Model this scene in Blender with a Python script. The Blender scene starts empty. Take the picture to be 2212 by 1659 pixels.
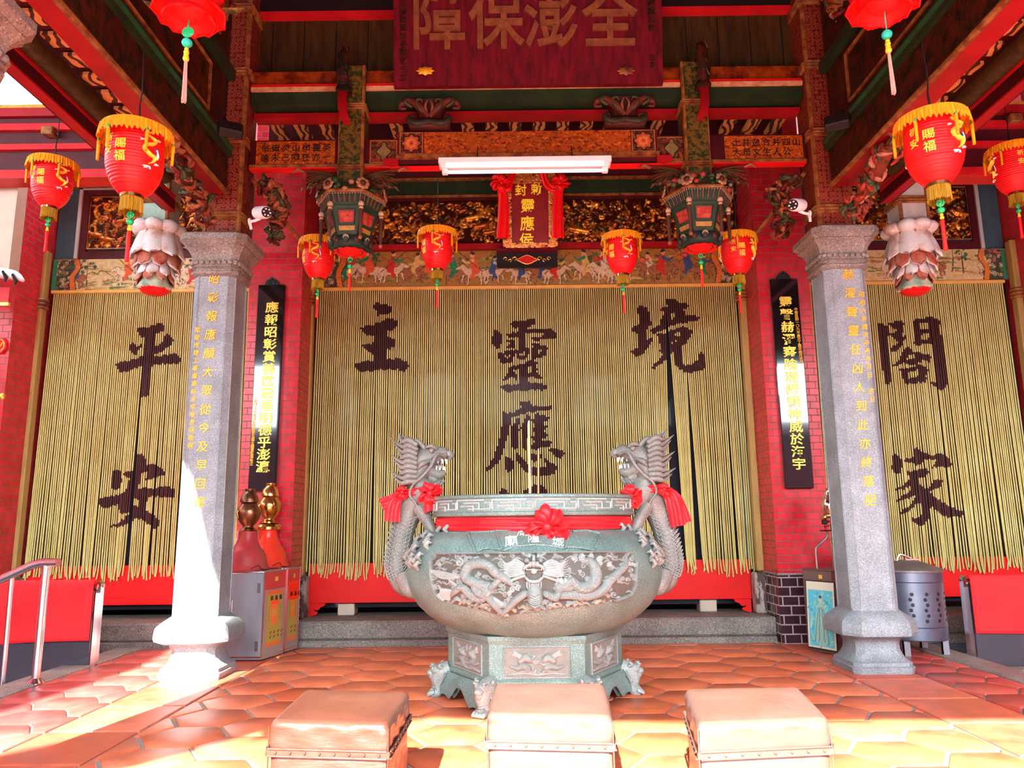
import bpy, math, random, time
import numpy as np
from mathutils import Vector, Matrix
from mathutils.geometry import delaunay_2d_cdt
T0=time.time()
random.seed(7); rng=np.random.default_rng(7)
SC=bpy.context.scene; COL=SC.collection
pi=math.pi
# ------------------------------------------------------------------ camera maths (photo taken as 2212x1659)
FOC=1640.; PITCH=math.atan(294.5/1640); YAW=0.003; ROLL=0.0105; CZ=1.15
fw=(-math.sin(YAW)*math.cos(PITCH), math.cos(YAW)*math.cos(PITCH), math.sin(PITCH))
R_=(math.cos(YAW), math.sin(YAW),0)
U_=(R_[1]*fw[2]-R_[2]*fw[1], R_[2]*fw[0]-R_[0]*fw[2], R_[0]*fw[1]-R_[1]*fw[0])
def ray(px,py):
    u=(px-1106)/FOC; v=-(py-829.5)/FOC; c,s=math.cos(ROLL),math.sin(ROLL)
    a=u*c+v*s; b=-u*s+v*c
    return tuple(fw[i]+a*R_[i]+b*U_[i] for i in range(3))
def atY(px,py,Y):
    d=ray(px,py); t=Y/d[1]; return Vector((d[0]*t, Y, CZ+d[2]*t))
def atZ(px,py,Z=0):
    d=ray(px,py); t=(Z-CZ)/d[2]; return Vector((d[0]*t,d[1]*t,Z))
c_,s_=math.cos(ROLL),math.sin(ROLL)
Xc=Vector([c_*R_[i]-s_*U_[i] for i in range(3)]); Yc_=Vector([s_*R_[i]+c_*U_[i] for i in range(3)]); Zc=-Vector(fw)
cd=bpy.data.cameras.new('camera'); cam=bpy.data.objects.new('camera',cd); COL.objects.link(cam)
M=Matrix((Xc,Yc_,Zc)).transposed().to_4x4(); M.translation=Vector((0,0,CZ)); cam.matrix_world=M
cd.sensor_fit='HORIZONTAL'; cd.sensor_width=36; cd.lens=36*FOC/2212; cd.clip_start=.05; cd.clip_end=200
SC.camera=cam
# ------------------------------------------------------------------ materials
def newmat(name):
    m=bpy.data.materials.new(name); m.use_nodes=True; nt=m.node_tree
    return m,nt,nt.nodes['Principled BSDF']
def N(nt,t,**k):
    n=nt.nodes.new(t)
    for a,b in k.items():
        if a in n.inputs: n.inputs[a].default_value=b
        else: setattr(n,a,b)
    return n
def L(nt,a,b): nt.links.new(a,b)
def rgb(c): return (c[0],c[1],c[2],1)
def objco(nt,sc=(1,1,1)):
    tc=N(nt,'ShaderNodeTexCoord'); mp=N(nt,'ShaderNodeMapping'); mp.inputs['Scale'].default_value=sc
    L(nt,tc.outputs['Object'],mp.inputs['Vector']); return mp.outputs[0]
def pm(name,c,rough=.5,metal=0,c2=None,scale=6,lo=.35,hi=.65,bump=0,bscale=40,stretch=(1,1,1),spec=.28,coat=0,detail=4,emis=None):
    m,nt,b=newmat(name)
    b.inputs['Roughness'].default_value=rough; b.inputs['Metallic'].default_value=metal
    b.inputs['Specular IOR Level'].default_value=spec; b.inputs['Coat Weight'].default_value=coat
    b.inputs['Base Color'].default_value=rgb(c)
    co=None
    if c2 is not None or bump:
        co=objco(nt,stretch)
    if c2 is not None:
        n=N(nt,'ShaderNodeTexNoise',Scale=scale,Detail=detail,Roughness=.6); L(nt,co,n.inputs['Vector'])
        r=N(nt,'ShaderNodeMapRange'); r.inputs[1].default_value=lo; r.inputs[2].default_value=hi; L(nt,n.outputs[0],r.inputs[0])
        mx=N(nt,'ShaderNodeMix',data_type='RGBA'); mx.inputs[6].default_value=rgb(c); mx.inputs[7].default_value=rgb(c2)
        L(nt,r.outputs[0],mx.inputs[0]); L(nt,mx.outputs[2],b.inputs['Base Color'])
    if bump:
        n=N(nt,'ShaderNodeTexNoise',Scale=bscale,Detail=5); L(nt,co,n.inputs['Vector'])
        bp=N(nt,'ShaderNodeBump'); bp.inputs['Strength'].default_value=min(1,bump); bp.inputs['Distance'].default_value=.01*max(1,bump)
        L(nt,n.outputs[0],bp.inputs['Height']); L(nt,bp.outputs[0],b.inputs['Normal'])
    if emis: b.inputs['Emission Color'].default_value=rgb(emis[0]); b.inputs['Emission Strength'].default_value=emis[1]
    return m
def vmat(name,rough=.5,metal=0,bump=0,bscale=60,noise=.0,coat=0):
    m,nt,b=newmat(name); b.inputs['Roughness'].default_value=rough; b.inputs['Metallic'].default_value=metal; b.inputs['Coat Weight'].default_value=coat; b.inputs['Specular IOR Level'].default_value=.22
    a=N(nt,'ShaderNodeVertexColor',layer_name='Col')
    if noise:
        n=N(nt,'ShaderNodeTexNoise',Scale=25,Detail=5); L(nt,objco(nt),n.inputs['Vector'])
        r=N(nt,'ShaderNodeMapRange'); r.inputs[1].default_value=.3; r.inputs[2].default_value=.7; r.inputs[3].default_value=1-noise; r.inputs[4].default_value=1+noise*.5; L(nt,n.outputs[0],r.inputs[0])
        mx=N(nt,'ShaderNodeVectorMath',operation='SCALE'); L(nt,a.outputs[0],mx.inputs[0]); L(nt,r.outputs[0],mx.inputs[3]); L(nt,mx.outputs[0],b.inputs['Base Color'])
    else: L(nt,a.outputs[0],b.inputs['Base Color'])
    if bump:
        n=N(nt,'ShaderNodeTexNoise',Scale=bscale,Detail=5); L(nt,objco(nt),n.inputs['Vector'])
        bp=N(nt,'ShaderNodeBump'); bp.inputs['Strength'].default_value=bump; bp.inputs['Distance'].default_value=.01
        L(nt,n.outputs[0],bp.inputs['Height']); L(nt,bp.outputs[0],b.inputs['Normal'])
    return m
def brickmat(name,c1,c2,mortar,w,h,ms=.0045,rough=.28,off=.5):
    m,nt,b=newmat(name); b.inputs['Roughness'].default_value=rough; b.inputs['Specular IOR Level'].default_value=.35
    tc=N(nt,'ShaderNodeTexCoord'); s=N(nt,'ShaderNodeSeparateXYZ'); L(nt,tc.outputs['Object'],s.inputs[0])
    ad=N(nt,'ShaderNodeMath',operation='ADD'); L(nt,s.outputs[0],ad.inputs[0]); L(nt,s.outputs[1],ad.inputs[1])
    cb=N(nt,'ShaderNodeCombineXYZ'); L(nt,ad.outputs[0],cb.inputs[0]); L(nt,s.outputs[2],cb.inputs[1])
    br=N(nt,'ShaderNodeTexBrick'); L(nt,cb.outputs[0],br.inputs['Vector'])
    br.offset=off; br.inputs['Color1'].default_value=rgb(c1); br.inputs['Color2'].default_value=rgb(c2); br.inputs['Mortar'].default_value=rgb(mortar)
    br.inputs['Scale'].default_value=1; br.inputs['Mortar Size'].default_value=ms; br.inputs['Brick Width'].default_value=w; br.inputs['Row Height'].default_value=h; br.inputs['Mortar Smooth'].default_value=.1
    n=N(nt,'ShaderNodeTexNoise',Scale=9,Detail=4); L(nt,tc.outputs['Object'],n.inputs['Vector'])
    r=N(nt,'ShaderNodeMapRange'); r.inputs[1].default_value=.3; r.inputs[2].default_value=.7; r.inputs[3].default_value=.75; r.inputs[4].default_value=1.15; L(nt,n.outputs[0],r.inputs[0])
    mx=N(nt,'ShaderNodeVectorMath',operation='SCALE'); L(nt,br.outputs[0],mx.inputs[0]); L(nt,r.outputs[0],mx.inputs[3]); L(nt,mx.outputs[0],b.inputs['Base Color'])
    bp=N(nt,'ShaderNodeBump',invert=True); bp.inputs['Strength'].default_value=.6; bp.inputs['Distance'].default_value=.003
    L(nt,br.outputs[1],bp.inputs['Height']); L(nt,bp.outputs[0],b.inputs['Normal'])
    rr=N(nt,'ShaderNodeMapRange'); rr.inputs[3].default_value=rough; rr.inputs[4].default_value=.8; L(nt,br.outputs[1],rr.inputs[0]); L(nt,rr.outputs[0],b.inputs['Roughness'])
    return m
def granite(name,base,dark,light,sc=160,rough=.6,spec=.4):
    m,nt,b=newmat(name); b.inputs['Roughness'].default_value=rough; b.inputs['Specular IOR Level'].default_value=spec
    co=objco(nt)
    v=N(nt,'ShaderNodeTexVoronoi',Scale=sc); L(nt,co,v.inputs['Vector'])
    n=N(nt,'ShaderNodeTexNoise',Scale=5,Detail=5); L(nt,co,n.inputs['Vector'])
    cr=N(nt,'ShaderNodeValToRGB'); e=cr.color_ramp.elements; e[0].position=.0; e[0].color=rgb(dark); e[1].position=1; e[1].color=rgb(light)
    e2=cr.color_ramp.elements.new(.3); e2.color=rgb(base); e3=cr.color_ramp.elements.new(.75); e3.color=rgb(base)
    sp=N(nt,'ShaderNodeSeparateXYZ'); L(nt,v.outputs['Color'],sp.inputs[0]); L(nt,sp.outputs[0],cr.inputs[0])
    r=N(nt,'ShaderNodeMapRange'); r.inputs[1].default_value=.3; r.inputs[2].default_value=.7; r.inputs[3].default_value=.75; r.inputs[4].default_value=1.15; L(nt,n.outputs[0],r.inputs[0])
    mx=N(nt,'ShaderNodeVectorMath',operation='SCALE'); L(nt,cr.outputs[0],mx.inputs[0]); L(nt,r.outputs[0],mx.inputs[3]); L(nt,mx.outputs[0],b.inputs['Base Color'])
    bp=N(nt,'ShaderNodeBump'); bp.inputs['Strength'].default_value=.25; bp.inputs['Distance'].default_value=.004
    n2=N(nt,'ShaderNodeTexNoise',Scale=sc*.6,Detail=3); L(nt,co,n2.inputs['Vector']); L(nt,n2.outputs[0],bp.inputs['Height']); L(nt,bp.outputs[0],b.inputs['Normal'])
    return m
MT={}
MT['red']=pm('red_paint',(.62,.012,.016),.42,c2=(.42,.008,.014),scale=4)
MT['shadered']=pm('shaded_beam_red',(.36,.004,.008),.5,c2=(.25,.003,.008),scale=4)  # darker copy of the bright red, upper shade put into the colour
MT['redbright']=pm('bright_red_paint',(.74,.008,.008),.5,c2=(.64,.008,.008),scale=3,spec=.2)
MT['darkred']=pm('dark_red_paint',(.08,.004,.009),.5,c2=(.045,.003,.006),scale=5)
MT['wine']=pm('wine_lacquer',(.17,.004,.014),.5,c2=(.075,.003,.008),scale=7,bump=.3,bscale=30,stretch=(3,3,.6))
MT['orange']=pm('orange_lacquer',(.32,.055,.004),.35,c2=(.07,.008,.003),scale=9,lo=.38,hi=.66,coat=.3,bump=.3,bscale=50)
MT['browngold']=pm('worn_gold_trim',(.32,.14,.035),.45,c2=(.12,.03,.01),scale=14,stretch=(1,1,1))
MT['cream']=pm('cream_trim',(.70,.46,.24),.5,c2=(.50,.16,.08),scale=10)
MT['green']=pm('dark_green_paint',(.012,.028,.012),.5,c2=(.02,.045,.016),scale=6)
MT['greenstrip']=pm('green_moulding_paint',(.01,.12,.035),.45,c2=(.02,.05,.02),scale=8)
MT['black']=pm('black_paint',(.012,.01,.01),.5)
MT['olive']=pm('olive_plank',(.065,.034,.008),.55,c2=(.03,.016,.004),scale=7,stretch=(3,3,.5),bump=.4,bscale=20)
MT['painted']=pm('painted_timber',(.065,.011,.005),.45,c2=(.012,.010,.004),scale=11,lo=.42,hi=.58,bump=.8,bscale=30,detail=8)
MT['painted2']=pm('painted_green_gold_timber',(.14,.085,.012),.45,c2=(.022,.036,.008),scale=30,lo=.45,hi=.56,bump=.6,bscale=60,detail=6)
MT['bluegrey']=pm('blue_grey_paint',(.05,.10,.13),.55,c2=(.035,.075,.1),scale=5)
MT['stone']=granite('grey_granite',(.22,.25,.268),(.14,.15,.16),(.35,.37,.38),190,.62)
MT['stoned']=granite('worn_granite',(.20,.175,.15),(.11,.09,.075),(.32,.29,.25),110,.7)
MT['curb']=granite('curb_granite',(.27,.22,.19),(.15,.12,.10),(.40,.36,.32),140,.55)
MT['cens']=granite('green_granite',(.115,.195,.175),(.06,.115,.105),(.26,.34,.31),260,.38,.5)
MT['censc']=granite('carved_granite',(.24,.265,.245),(.15,.165,.15),(.36,.38,.35),260,.5,.4)
MT['censd']=granite('dark_carved_granite',(.16,.16,.14),(.085,.085,.075),(.26,.255,.23),260,.45,.5)
MT['gold']=pm('gold_leaf',(.95,.62,.12),.32,.65,c2=(.75,.36,.05),scale=20)
MT['goldflat']=pm('gold_paint',(.78,.40,.02),.4,.2)
MT['tabletred']=pm('tablet_red_lacquer',(.26,.008,.008),.35,c2=(.18,.005,.006),scale=5)
MT['goldfringe']=pm('gold_fringe',(.95,.42,.008),.6,c2=(.75,.27,.004),scale=90,stretch=(1,1,.08),bump=.8,bscale=160)
MT['darkfringe']=pm('olive_gold_fringe',(.50,.28,.01),.6,c2=(.20,.12,.006),scale=120,stretch=(1,1,.06),bump=.8,bscale=160)
MT['lanternred']=pm('lantern_cloth',(.74,.008,.008),.42,c2=(.64,.006,.008),scale=3)
MT['lanterngold']=pm('lantern_gold_print',(.88,.60,.05),.45)
MT['lanternwhite']=pm('lantern_white_print',(.85,.85,.85),.5)
MT['lanternblue']=pm('lantern_blue_print',(.05,.10,.35),.5)
MT['brass']=pm('brass',(.78,.52,.18),.22,1,c2=(.55,.33,.10),scale=10)
MT['bronze']=pm('tarnished_bronze',(.34,.16,.08),.34,1,c2=(.18,.09,.05),scale=8,bump=.3,bscale=40)
MT['silver']=pm('polished_silver',(.75,.70,.62),.14,1)
MT['steel']=pm('stainless_steel',(.72,.72,.74),.2,1)
MT['steelbox']=pm('brushed_steel',(.30,.32,.36),.4,.45,c2=(.22,.23,.26),scale=4,stretch=(1,1,.3))
MT['jade']=pm('green_bead',(.01,.40,.12),.25)
MT['turq']=pm('turquoise_bead',(.02,.50,.35),.3)
MT['yellow']=pm('yellow_bead',(.95,.55,.02),.4)
MT['tasselred']=pm('red_tassel',(.90,.012,.01),.55)
MT['tasselpink']=pm('faded_pink_tassel',(.85,.30,.24),.6)
MT['tasselyel']=pm('yellow_tassel',(.80,.55,.03),.6)
MT['ribbon']=pm('red_satin',(.80,.022,.03),.38,c2=(.68,.014,.02),scale=5)
MT['ribbond']=pm('deep_red_satin',(.80,.008,.01),.35)
MT['felt']=pm('red_felt',(.85,.02,.025),.8,c2=(.75,.015,.02),scale=3)
MT['white']=pm('white_enamel',(.86,.86,.86),.35)
MT['tube']=pm('lamp_tube',(.9,.92,.95),.3,emis=((.93,.97,1),1.0))
MT['string']=pm('plain_curtain_cord',(.60,.55,.20),.6,c2=(.52,.43,.13),scale=3)
MT['stringb']=pm('brown_curtain_cord',(.065,.016,.014),.6)
MT['rail']=pm('curtain_rail',(.72,.42,.10),.5,c2=(.62,.32,.07),scale=6)
MT['wood']=pm('olive_door_frame',(.40,.26,.08),.5,c2=(.30,.19,.06),scale=8,stretch=(2,2,.4))
MT['peel']=pm('peeling_frame',(.35,.30,.26),.6,c2=(.08,.05,.045),scale=16,lo=.48,hi=.54,stretch=(1,1,.35),bump=.5,bscale=30)
MT['peelred']=pm('peeling_red_frame',(.50,.02,.03),.55,c2=(.60,.45,.42),scale=14,lo=.6,hi=.68,stretch=(1,1,.3))
MT['brick']=brickmat('red_glazed_brick',(.60,.016,.03),(.50,.012,.024),(.22,.09,.075),.128,.0665)
MT['brickd']=brickmat('aubergine_glazed_brick',(.055,.022,.032),(.042,.018,.026),(.42,.36,.34),.15,.085,.006,.2)
MT['plaster']=pm('cream_plaster',(.60,.50,.38),.8,c2=(.50,.42,.33),scale=4)
MT['leather']=pm('brown_vinyl',(.095,.034,.022),.36,c2=(.07,.024,.016),scale=9,bump=.5,bscale=25,stretch=(.35,.35,1.6),coat=.15)
MT['leatherR']=pm('tan_vinyl',(.125,.070,.055),.34,c2=(.10,.052,.04),scale=9,bump=.4,bscale=25,stretch=(.4,.4,1.2),coat=.15)
MT['bin']=pm('blue_grey_steel',(.13,.15,.20),.42,.7,c2=(.10,.11,.15),scale=6)
MT['rust']=pm('dull_galvanised_lid',(.22,.20,.19),.5,.6,c2=(.16,.13,.11),scale=10)
MT['glass']=None
MT['ground']=pm('dark_paving',(.10,.09,.11),.35,c2=(.06,.055,.07),scale=3)
MT['roof']=pm('ceiling_boards',(.16,.01,.012),.7,c2=(.09,.006,.008),scale=3)
MT['rafter']=pm('grained_rafter_tile',(.60,.26,.09),.5)
def woodgrain():
    m,nt,b=newmat('woodgrain_painted_tile'); b.inputs['Roughness'].default_value=.5
    w=N(nt,'ShaderNodeTexWave',Scale=5,Distortion=9,Detail=1); w.inputs['Detail Scale'].default_value=1.2
    L(nt,objco(nt,(1,1,1)),w.inputs['Vector'])
    cr=N(nt,'ShaderNodeValToRGB'); cr.color_ramp.interpolation='CONSTANT'; e=cr.color_ramp.elements; e[0].color=rgb((.08,.02,.01)); e[1].position=.42; e[1].color=rgb((.72,.32,.11))
    L(nt,w.outputs[0],cr.inputs[0]); L(nt,cr.outputs[0],b.inputs['Base Color']); return m
MT['rafter']=woodgrain()
def scalemat():
    m,nt,b=newmat('scale_pattern_column'); b.inputs['Specular IOR Level'].default_value=.25; b.inputs['Roughness'].default_value=.45
    v=N(nt,'ShaderNodeTexVoronoi',Scale=26); v.inputs['Randomness'].default_value=.35; L(nt,objco(nt),v.inputs['Vector'])
    cr=N(nt,'ShaderNodeValToRGB'); e=cr.color_ramp.elements; e[0].color=rgb((.20,.028,.012)); e[0].position=.25; e[1].position=.62; e[1].color=rgb((.10,.008,.015))
    e2=cr.color_ramp.elements.new(.42); e2.color=rgb((.30,.08,.025)); e3=cr.color_ramp.elements.new(.5); e3.color=rgb((.12,.01,.015))
    L(nt,v.outputs['Distance'],cr.inputs[0]); L(nt,cr.outputs[0],b.inputs['Base Color']); return m
MT['scale']=scalemat()
MT['vc']=vmat('painted_colours',.5,noise=.25)
MT['vcgloss']=vmat('printed_colours',.3)
MT['vcgold']=vmat('gilded_relief',.33,.55,bump=.3,bscale=70)
MT['vcstone']=vmat('carved_stone_colours',.5,0,bump=.25,bscale=200,noise=.15)
def glassmat():
    m,nt,b=newmat('dark_door_glass'); b.inputs['Base Color'].default_value=(.02,.02,.025,1); b.inputs['Roughness'].default_value=.04
    b.inputs['Transmission Weight'].default_value=0.0; b.inputs['Specular IOR Level'].default_value=.04; return m
MT['glass']=glassmat()
def acryl():
    m,nt,b=newmat('smoked_acrylic'); b.inputs['Base Color'].default_value=(.05,.045,.06,1); b.inputs['Roughness'].default_value=.06; b.inputs['Alpha'].default_value=.8; return m
MT['acryl']=acryl()
def blacklac():
    return pm('black_lacquer',(.006,.005,.006),.07,coat=.6,spec=.5)
MT['lacquer']=blacklac()
def tilem():
    m,nt,b=newmat('terracotta_tile')
    a=N(nt,'ShaderNodeVertexColor',layer_name='Col'); co=objco(nt)
    n=N(nt,'ShaderNodeTexNoise',Scale=7,Detail=6); L(nt,co,n.inputs['Vector'])
    r=N(nt,'ShaderNodeMapRange'); r.inputs[1].default_value=.3; r.inputs[2].default_value=.72; r.inputs[3].default_value=.7; r.inputs[4].default_value=1.2; L(nt,n.outputs[0],r.inputs[0])
    mx=N(nt,'ShaderNodeVectorMath',operation='SCALE'); L(nt,a.outputs[0],mx.inputs[0]); L(nt,r.outputs[0],mx.inputs[3])
    n3=N(nt,'ShaderNodeTexNoise',Scale=2.2,Detail=7,Roughness=.7); L(nt,co,n3.inputs['Vector'])
    r3=N(nt,'ShaderNodeMapRange'); r3.inputs[1].default_value=.55; r3.inputs[2].default_value=.8; r3.inputs[4].default_value=.35; L(nt,n3.outputs[0],r3.inputs[0])
    m2=N(nt,'ShaderNodeMix',data_type='RGBA'); L(nt,r3.outputs[0],m2.inputs[0]); L(nt,mx.outputs[0],m2.inputs[6]); m2.inputs[7].default_value=(.45,.33,.30,1); L(nt,m2.outputs[2],b.inputs['Base Color'])
    rr=N(nt,'ShaderNodeMapRange'); rr.inputs[3].default_value=.28; rr.inputs[4].default_value=.55; L(nt,n.outputs[0],rr.inputs[0]); L(nt,rr.outputs[0],b.inputs['Roughness'])
    bp=N(nt,'ShaderNodeBump'); bp.inputs['Strength'].default_value=.25; bp.inputs['Distance'].default_value=.01; L(nt,n3.outputs[0],bp.inputs['Height']); L(nt,bp.outputs[0],b.inputs['Normal'])
    return m
MT['tile']=tilem()
MT['grout']=pm('grey_grout',(.36,.31,.28),.8,c2=(.26,.22,.20),scale=20)
# ------------------------------------------------------------------ objects
def thing(name,label,cat,loc=(0,0,0),rz=0,group=None):
    o=bpy.data.objects.new(name,None); COL.objects.link(o); o.location=loc; o.rotation_euler=(0,0,rz); o.empty_display_size=.1
    o['label']=label; o['category']=cat
    if group: o['group']=group
    return o
def tag(o,label,cat,group=None,kind=None):
    o['label']=label; o['category']=cat
    if group: o['group']=group
    if kind: o['kind']=kind
    return o
def struct(o):
    o['kind']='structure'; return o
def dup(root,loc,rz=None,label=None,group=None,scale=None):
    r=root.copy(); COL.objects.link(r); r.location=loc
    if rz is not None: r.rotation_euler=(0,0,rz)
    if label: r['label']=label
    if group: r['group']=group
    if scale: r.scale=scale if hasattr(scale,'__len__') else (scale,)*3
    for ch in list(root.children):
        c=ch.copy(); COL.objects.link(c); c.parent=r
        for g in list(ch.children):
            d=g.copy(); COL.objects.link(d); d.parent=c
    return r
class MB:
    def __init__(s): s.v=[]; s.f=[]; s.m=[]; s.c=None; s.n=0
    def add(s,v,f,mi=0,col=None):
        v=np.asarray(v,float).reshape(-1,3)
        s.v.append(v); s.f+= [tuple(int(i)+s.n for i in q) for q in f]
        if hasattr(mi,'__len__'): s.m+=list(mi)
        else: s.m+=[mi]*len(f)
        if col is not None or s.c is not None:
            if s.c is None: s.c=[np.ones((s.n,3))*.5] if s.n else []
            cc=np.ones((len(v),3))*np.asarray(col if col is not None else (.5,.5,.5)) if (col is None or np.ndim(col)==1) else np.asarray(col)
            s.c.append(cc)
        s.n+=len(v); return s
    def box(s,x0,x1,y0,y1,z0,z1,mi=0,col=None,bev=0):
        if bev:
            return s.loft([(x0+x1)/2,(y0+y1)/2],[((x1-x0)/2-bev,(y1-y0)/2-bev,0,z0),((x1-x0)/2,(y1-y0)/2,bev,z0+bev),((x1-x0)/2,(y1-y0)/2,bev,z1-bev),((x1-x0)/2-bev,(y1-y0)/2-bev,0,z1)],mi,col)
        v=[(x,y,z) for z in(z0,z1) for y in(y0,y1) for x in(x0,x1)]
        return s.add(v,[(0,2,3,1),(4,5,7,6),(0,1,5,4),(1,3,7,5),(3,2,6,7),(2,0,4,6)],mi,col)
    def loft(s,c,prof,mi=0,col=None):
        # prof: (ax,ay,chamfer,z) octagonal sections
        v=[];n=8
        for ax,ay,ch,z in prof:
            ch=max(ch,1e-4)
            for x,y in((ax-ch,-ay),(ax,-ay+ch),(ax,ay-ch),(ax-ch,ay),(-ax+ch,ay),(-ax,ay-ch),(-ax,-ay+ch),(-ax+ch,-ay)): v.append((c[0]+x,c[1]+y,z))
        f=[]
        for i in range(len(prof)-1):
            for k in range(n): a=i*n+k; b=i*n+(k+1)%n; f.append((a,b,b+n,a+n))
        f.append(tuple(range(n))[::-1]); f.append(tuple(range((len(prof)-1)*n,len(prof)*n)))
        return s.add(v,f,mi,col)
    def lathe(s,c,prof,n=32,mi=0,col=None,cap=True,a0=0,a1=2*pi,rad=None):
        # prof (r,z); rad(theta,i)->multiplier
        full=abs(a1-a0-2*pi)<1e-6; m=n if full else n+1; v=[]
        for i,(r,z) in enumerate(prof):
            for k in range(m):
                t=a0+(a1-a0)*k/n; q=r*(rad(t,i) if rad else 1); v.append((c[0]+q*math.cos(t),c[1]+q*math.sin(t),c[2]+z))
        f=[]
        for i in range(len(prof)-1):
            for k in range(n):
                a=i*m+k; b=i*m+(k+1)%m; f.append((a,b,b+m,a+m))
        if cap and full:
            f.append(tuple(range(m))[::-1]); f.append(tuple(range((len(prof)-1)*m,len(prof)*m)))
        return s.add(v,f,mi,col)
    def tube(s,path,rad,n=8,mi=0,col=None,flat=1.0,cap=True,closed=False):
        P=np.asarray(path,float); k=len(P)
        rr=np.interp(np.linspace(0,1,k),np.linspace(0,1,len(rad)),rad) if hasattr(rad,'__len__') else np.full(k,rad)
        T=np.gradient(P,axis=0); T/=np.linalg.norm(T,axis=1)[:,None]+1e-12
        up=np.array((0,0,1.)) if abs(T[0][2])<.9 else np.array((0,1.,0))
        v=[]; u=np.cross(T[0],up); u/=np.linalg.norm(u)+1e-12
        for i in range(k):
            u=u-T[i]*np.dot(u,T[i]); u/=np.linalg.norm(u)+1e-12; w=np.cross(T[i],u)
            for j in range(n):
                a=2*pi*j/n; v.append(P[i]+rr[i]*(math.cos(a)*u+flat*math.sin(a)*w))
        f=[]
        for i in range(k-1):
            for j in range(n): a=i*n+j; b=i*n+(j+1)%n; f.append((a,b,b+n,a+n))
        if cap: f.append(tuple(range(n))[::-1]); f.append(tuple(range((k-1)*n,k*n)))
        return s.add(v,f,mi,col)
    def ball(s,c,r,n=10,mi=0,col=None,sc=(1,1,1)):
        pr=[]
        v=[]
        m=max(4,n//2+1)
        for i in range(m+1):
            t=-pi/2+pi*i/m
            for k in range(n):
                a=2*pi*k/n; v.append((c[0]+r*sc[0]*math.cos(t)*math.cos(a),c[1]+r*sc[1]*math.cos(t)*math.sin(a),c[2]+r*sc[2]*math.sin(t)))
        f=[(i*n+k,i*n+(k+1)%n,(i+1)*n+(k+1)%n,(i+1)*n+k) for i in range(m) for k in range(n)]
        return s.add(v,f,mi,col)
    def extr(s,poly,y0,y1,mi=0,col=None,axis='y'):
        # polygon in (x,z) extruded in y (or (y,z) in x)
        n=len(poly)
        g=(lambda a,b,t:(a,t,b)) if axis=='y' else ((lambda a,b,t:(t,a,b)) if axis=='x' else (lambda a,b,t:(a,b,t)))
        v=[g(a,b,y0) for a,b in poly]+[g(a,b,y1) for a,b in poly]
        f=[(i,(i+1)%n,(i+1)%n+n,i+n) for i in range(n)]
        cdt=delaunay_2d_cdt([Vector(p) for p in poly],[],[list(range(n))],1,1e-7)
        if len(cdt[0])==n:
            for t in cdt[2]: f.append(tuple(t)[::-1]); f.append(tuple(i+n for i in t))
        else: f.append(tuple(range(n))[::-1]); f.append(tuple(range(n,2*n)))
        return s.add(v,f,mi,col)
    def grid(s,fn,nu,nv,mi=0,col=None,closeu=False):
        v=[fn(i/(nu),j/(nv)) for j in range(nv+1) for i in range(nu+1)]
        f=[(j*(nu+1)+i,j*(nu+1)+i+1,(j+1)*(nu+1)+i+1,(j+1)*(nu+1)+i) for j in range(nv) for i in range(nu)]
        return s.add(v,f,mi,col)
    def xform(s,Mx):
        A=np.array(Mx.to_3x3()); t=np.array(Mx.translation)
        s.v=[v@A.T+t for v in s.v]; return s
    def merge(s,o,Mx=None,mi=None):
        v=np.concatenate(o.v)
        if Mx is not None: v=v@np.array(Mx.to_3x3()).T+np.array(Mx.translation)
        col=np.concatenate(o.c) if o.c else None
        return s.add(v,o.f,o.m if mi is None else mi,col)
    def build(s,name,mats,parent=None,smooth=35,off=None):
        if not hasattr(mats,'__len__') or isinstance(mats,str): mats=[mats]
        mats=[MT[m] if isinstance(m,str) else m for m in mats]
        v=np.concatenate(s.v)
        if off is None and parent is not None:
            r=parent
            while r.parent: r=r.parent
            off=r.location
            lo=np.array(off)
            v=v-lo
            if r.rotation_euler.z:
                c,q=math.cos(-r.rotation_euler.z),math.sin(-r.rotation_euler.z); v=v@np.array([[c,-q,0],[q,c,0],[0,0,1]]).T
        elif off is not None: v=v-np.array(off)
        me=bpy.data.meshes.new(name); me.from_pydata(v.tolist(),[],s.f)
        for m in mats: me.materials.append(m)
        me.polygons.foreach_set('material_index',np.array(s.m,dtype=np.int32))
        if s.c:
            a=me.color_attributes.new('Col','FLOAT_COLOR','POINT'); cc=np.concatenate(s.c); a.data.foreach_set('color',np.hstack([cc,np.ones((len(cc),1))]).astype(np.float32).ravel())
        if smooth:
            me.polygons.foreach_set('use_smooth',np.ones(len(me.polygons),bool)); me.update()
            if smooth<180: me.set_sharp_from_angle(angle=math.radians(smooth))
        me.update()
        o=bpy.data.objects.new(name,me); COL.objects.link(o)
        if parent is not None: o.parent=parent
        elif off is not None: o.location=off
        return o
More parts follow.
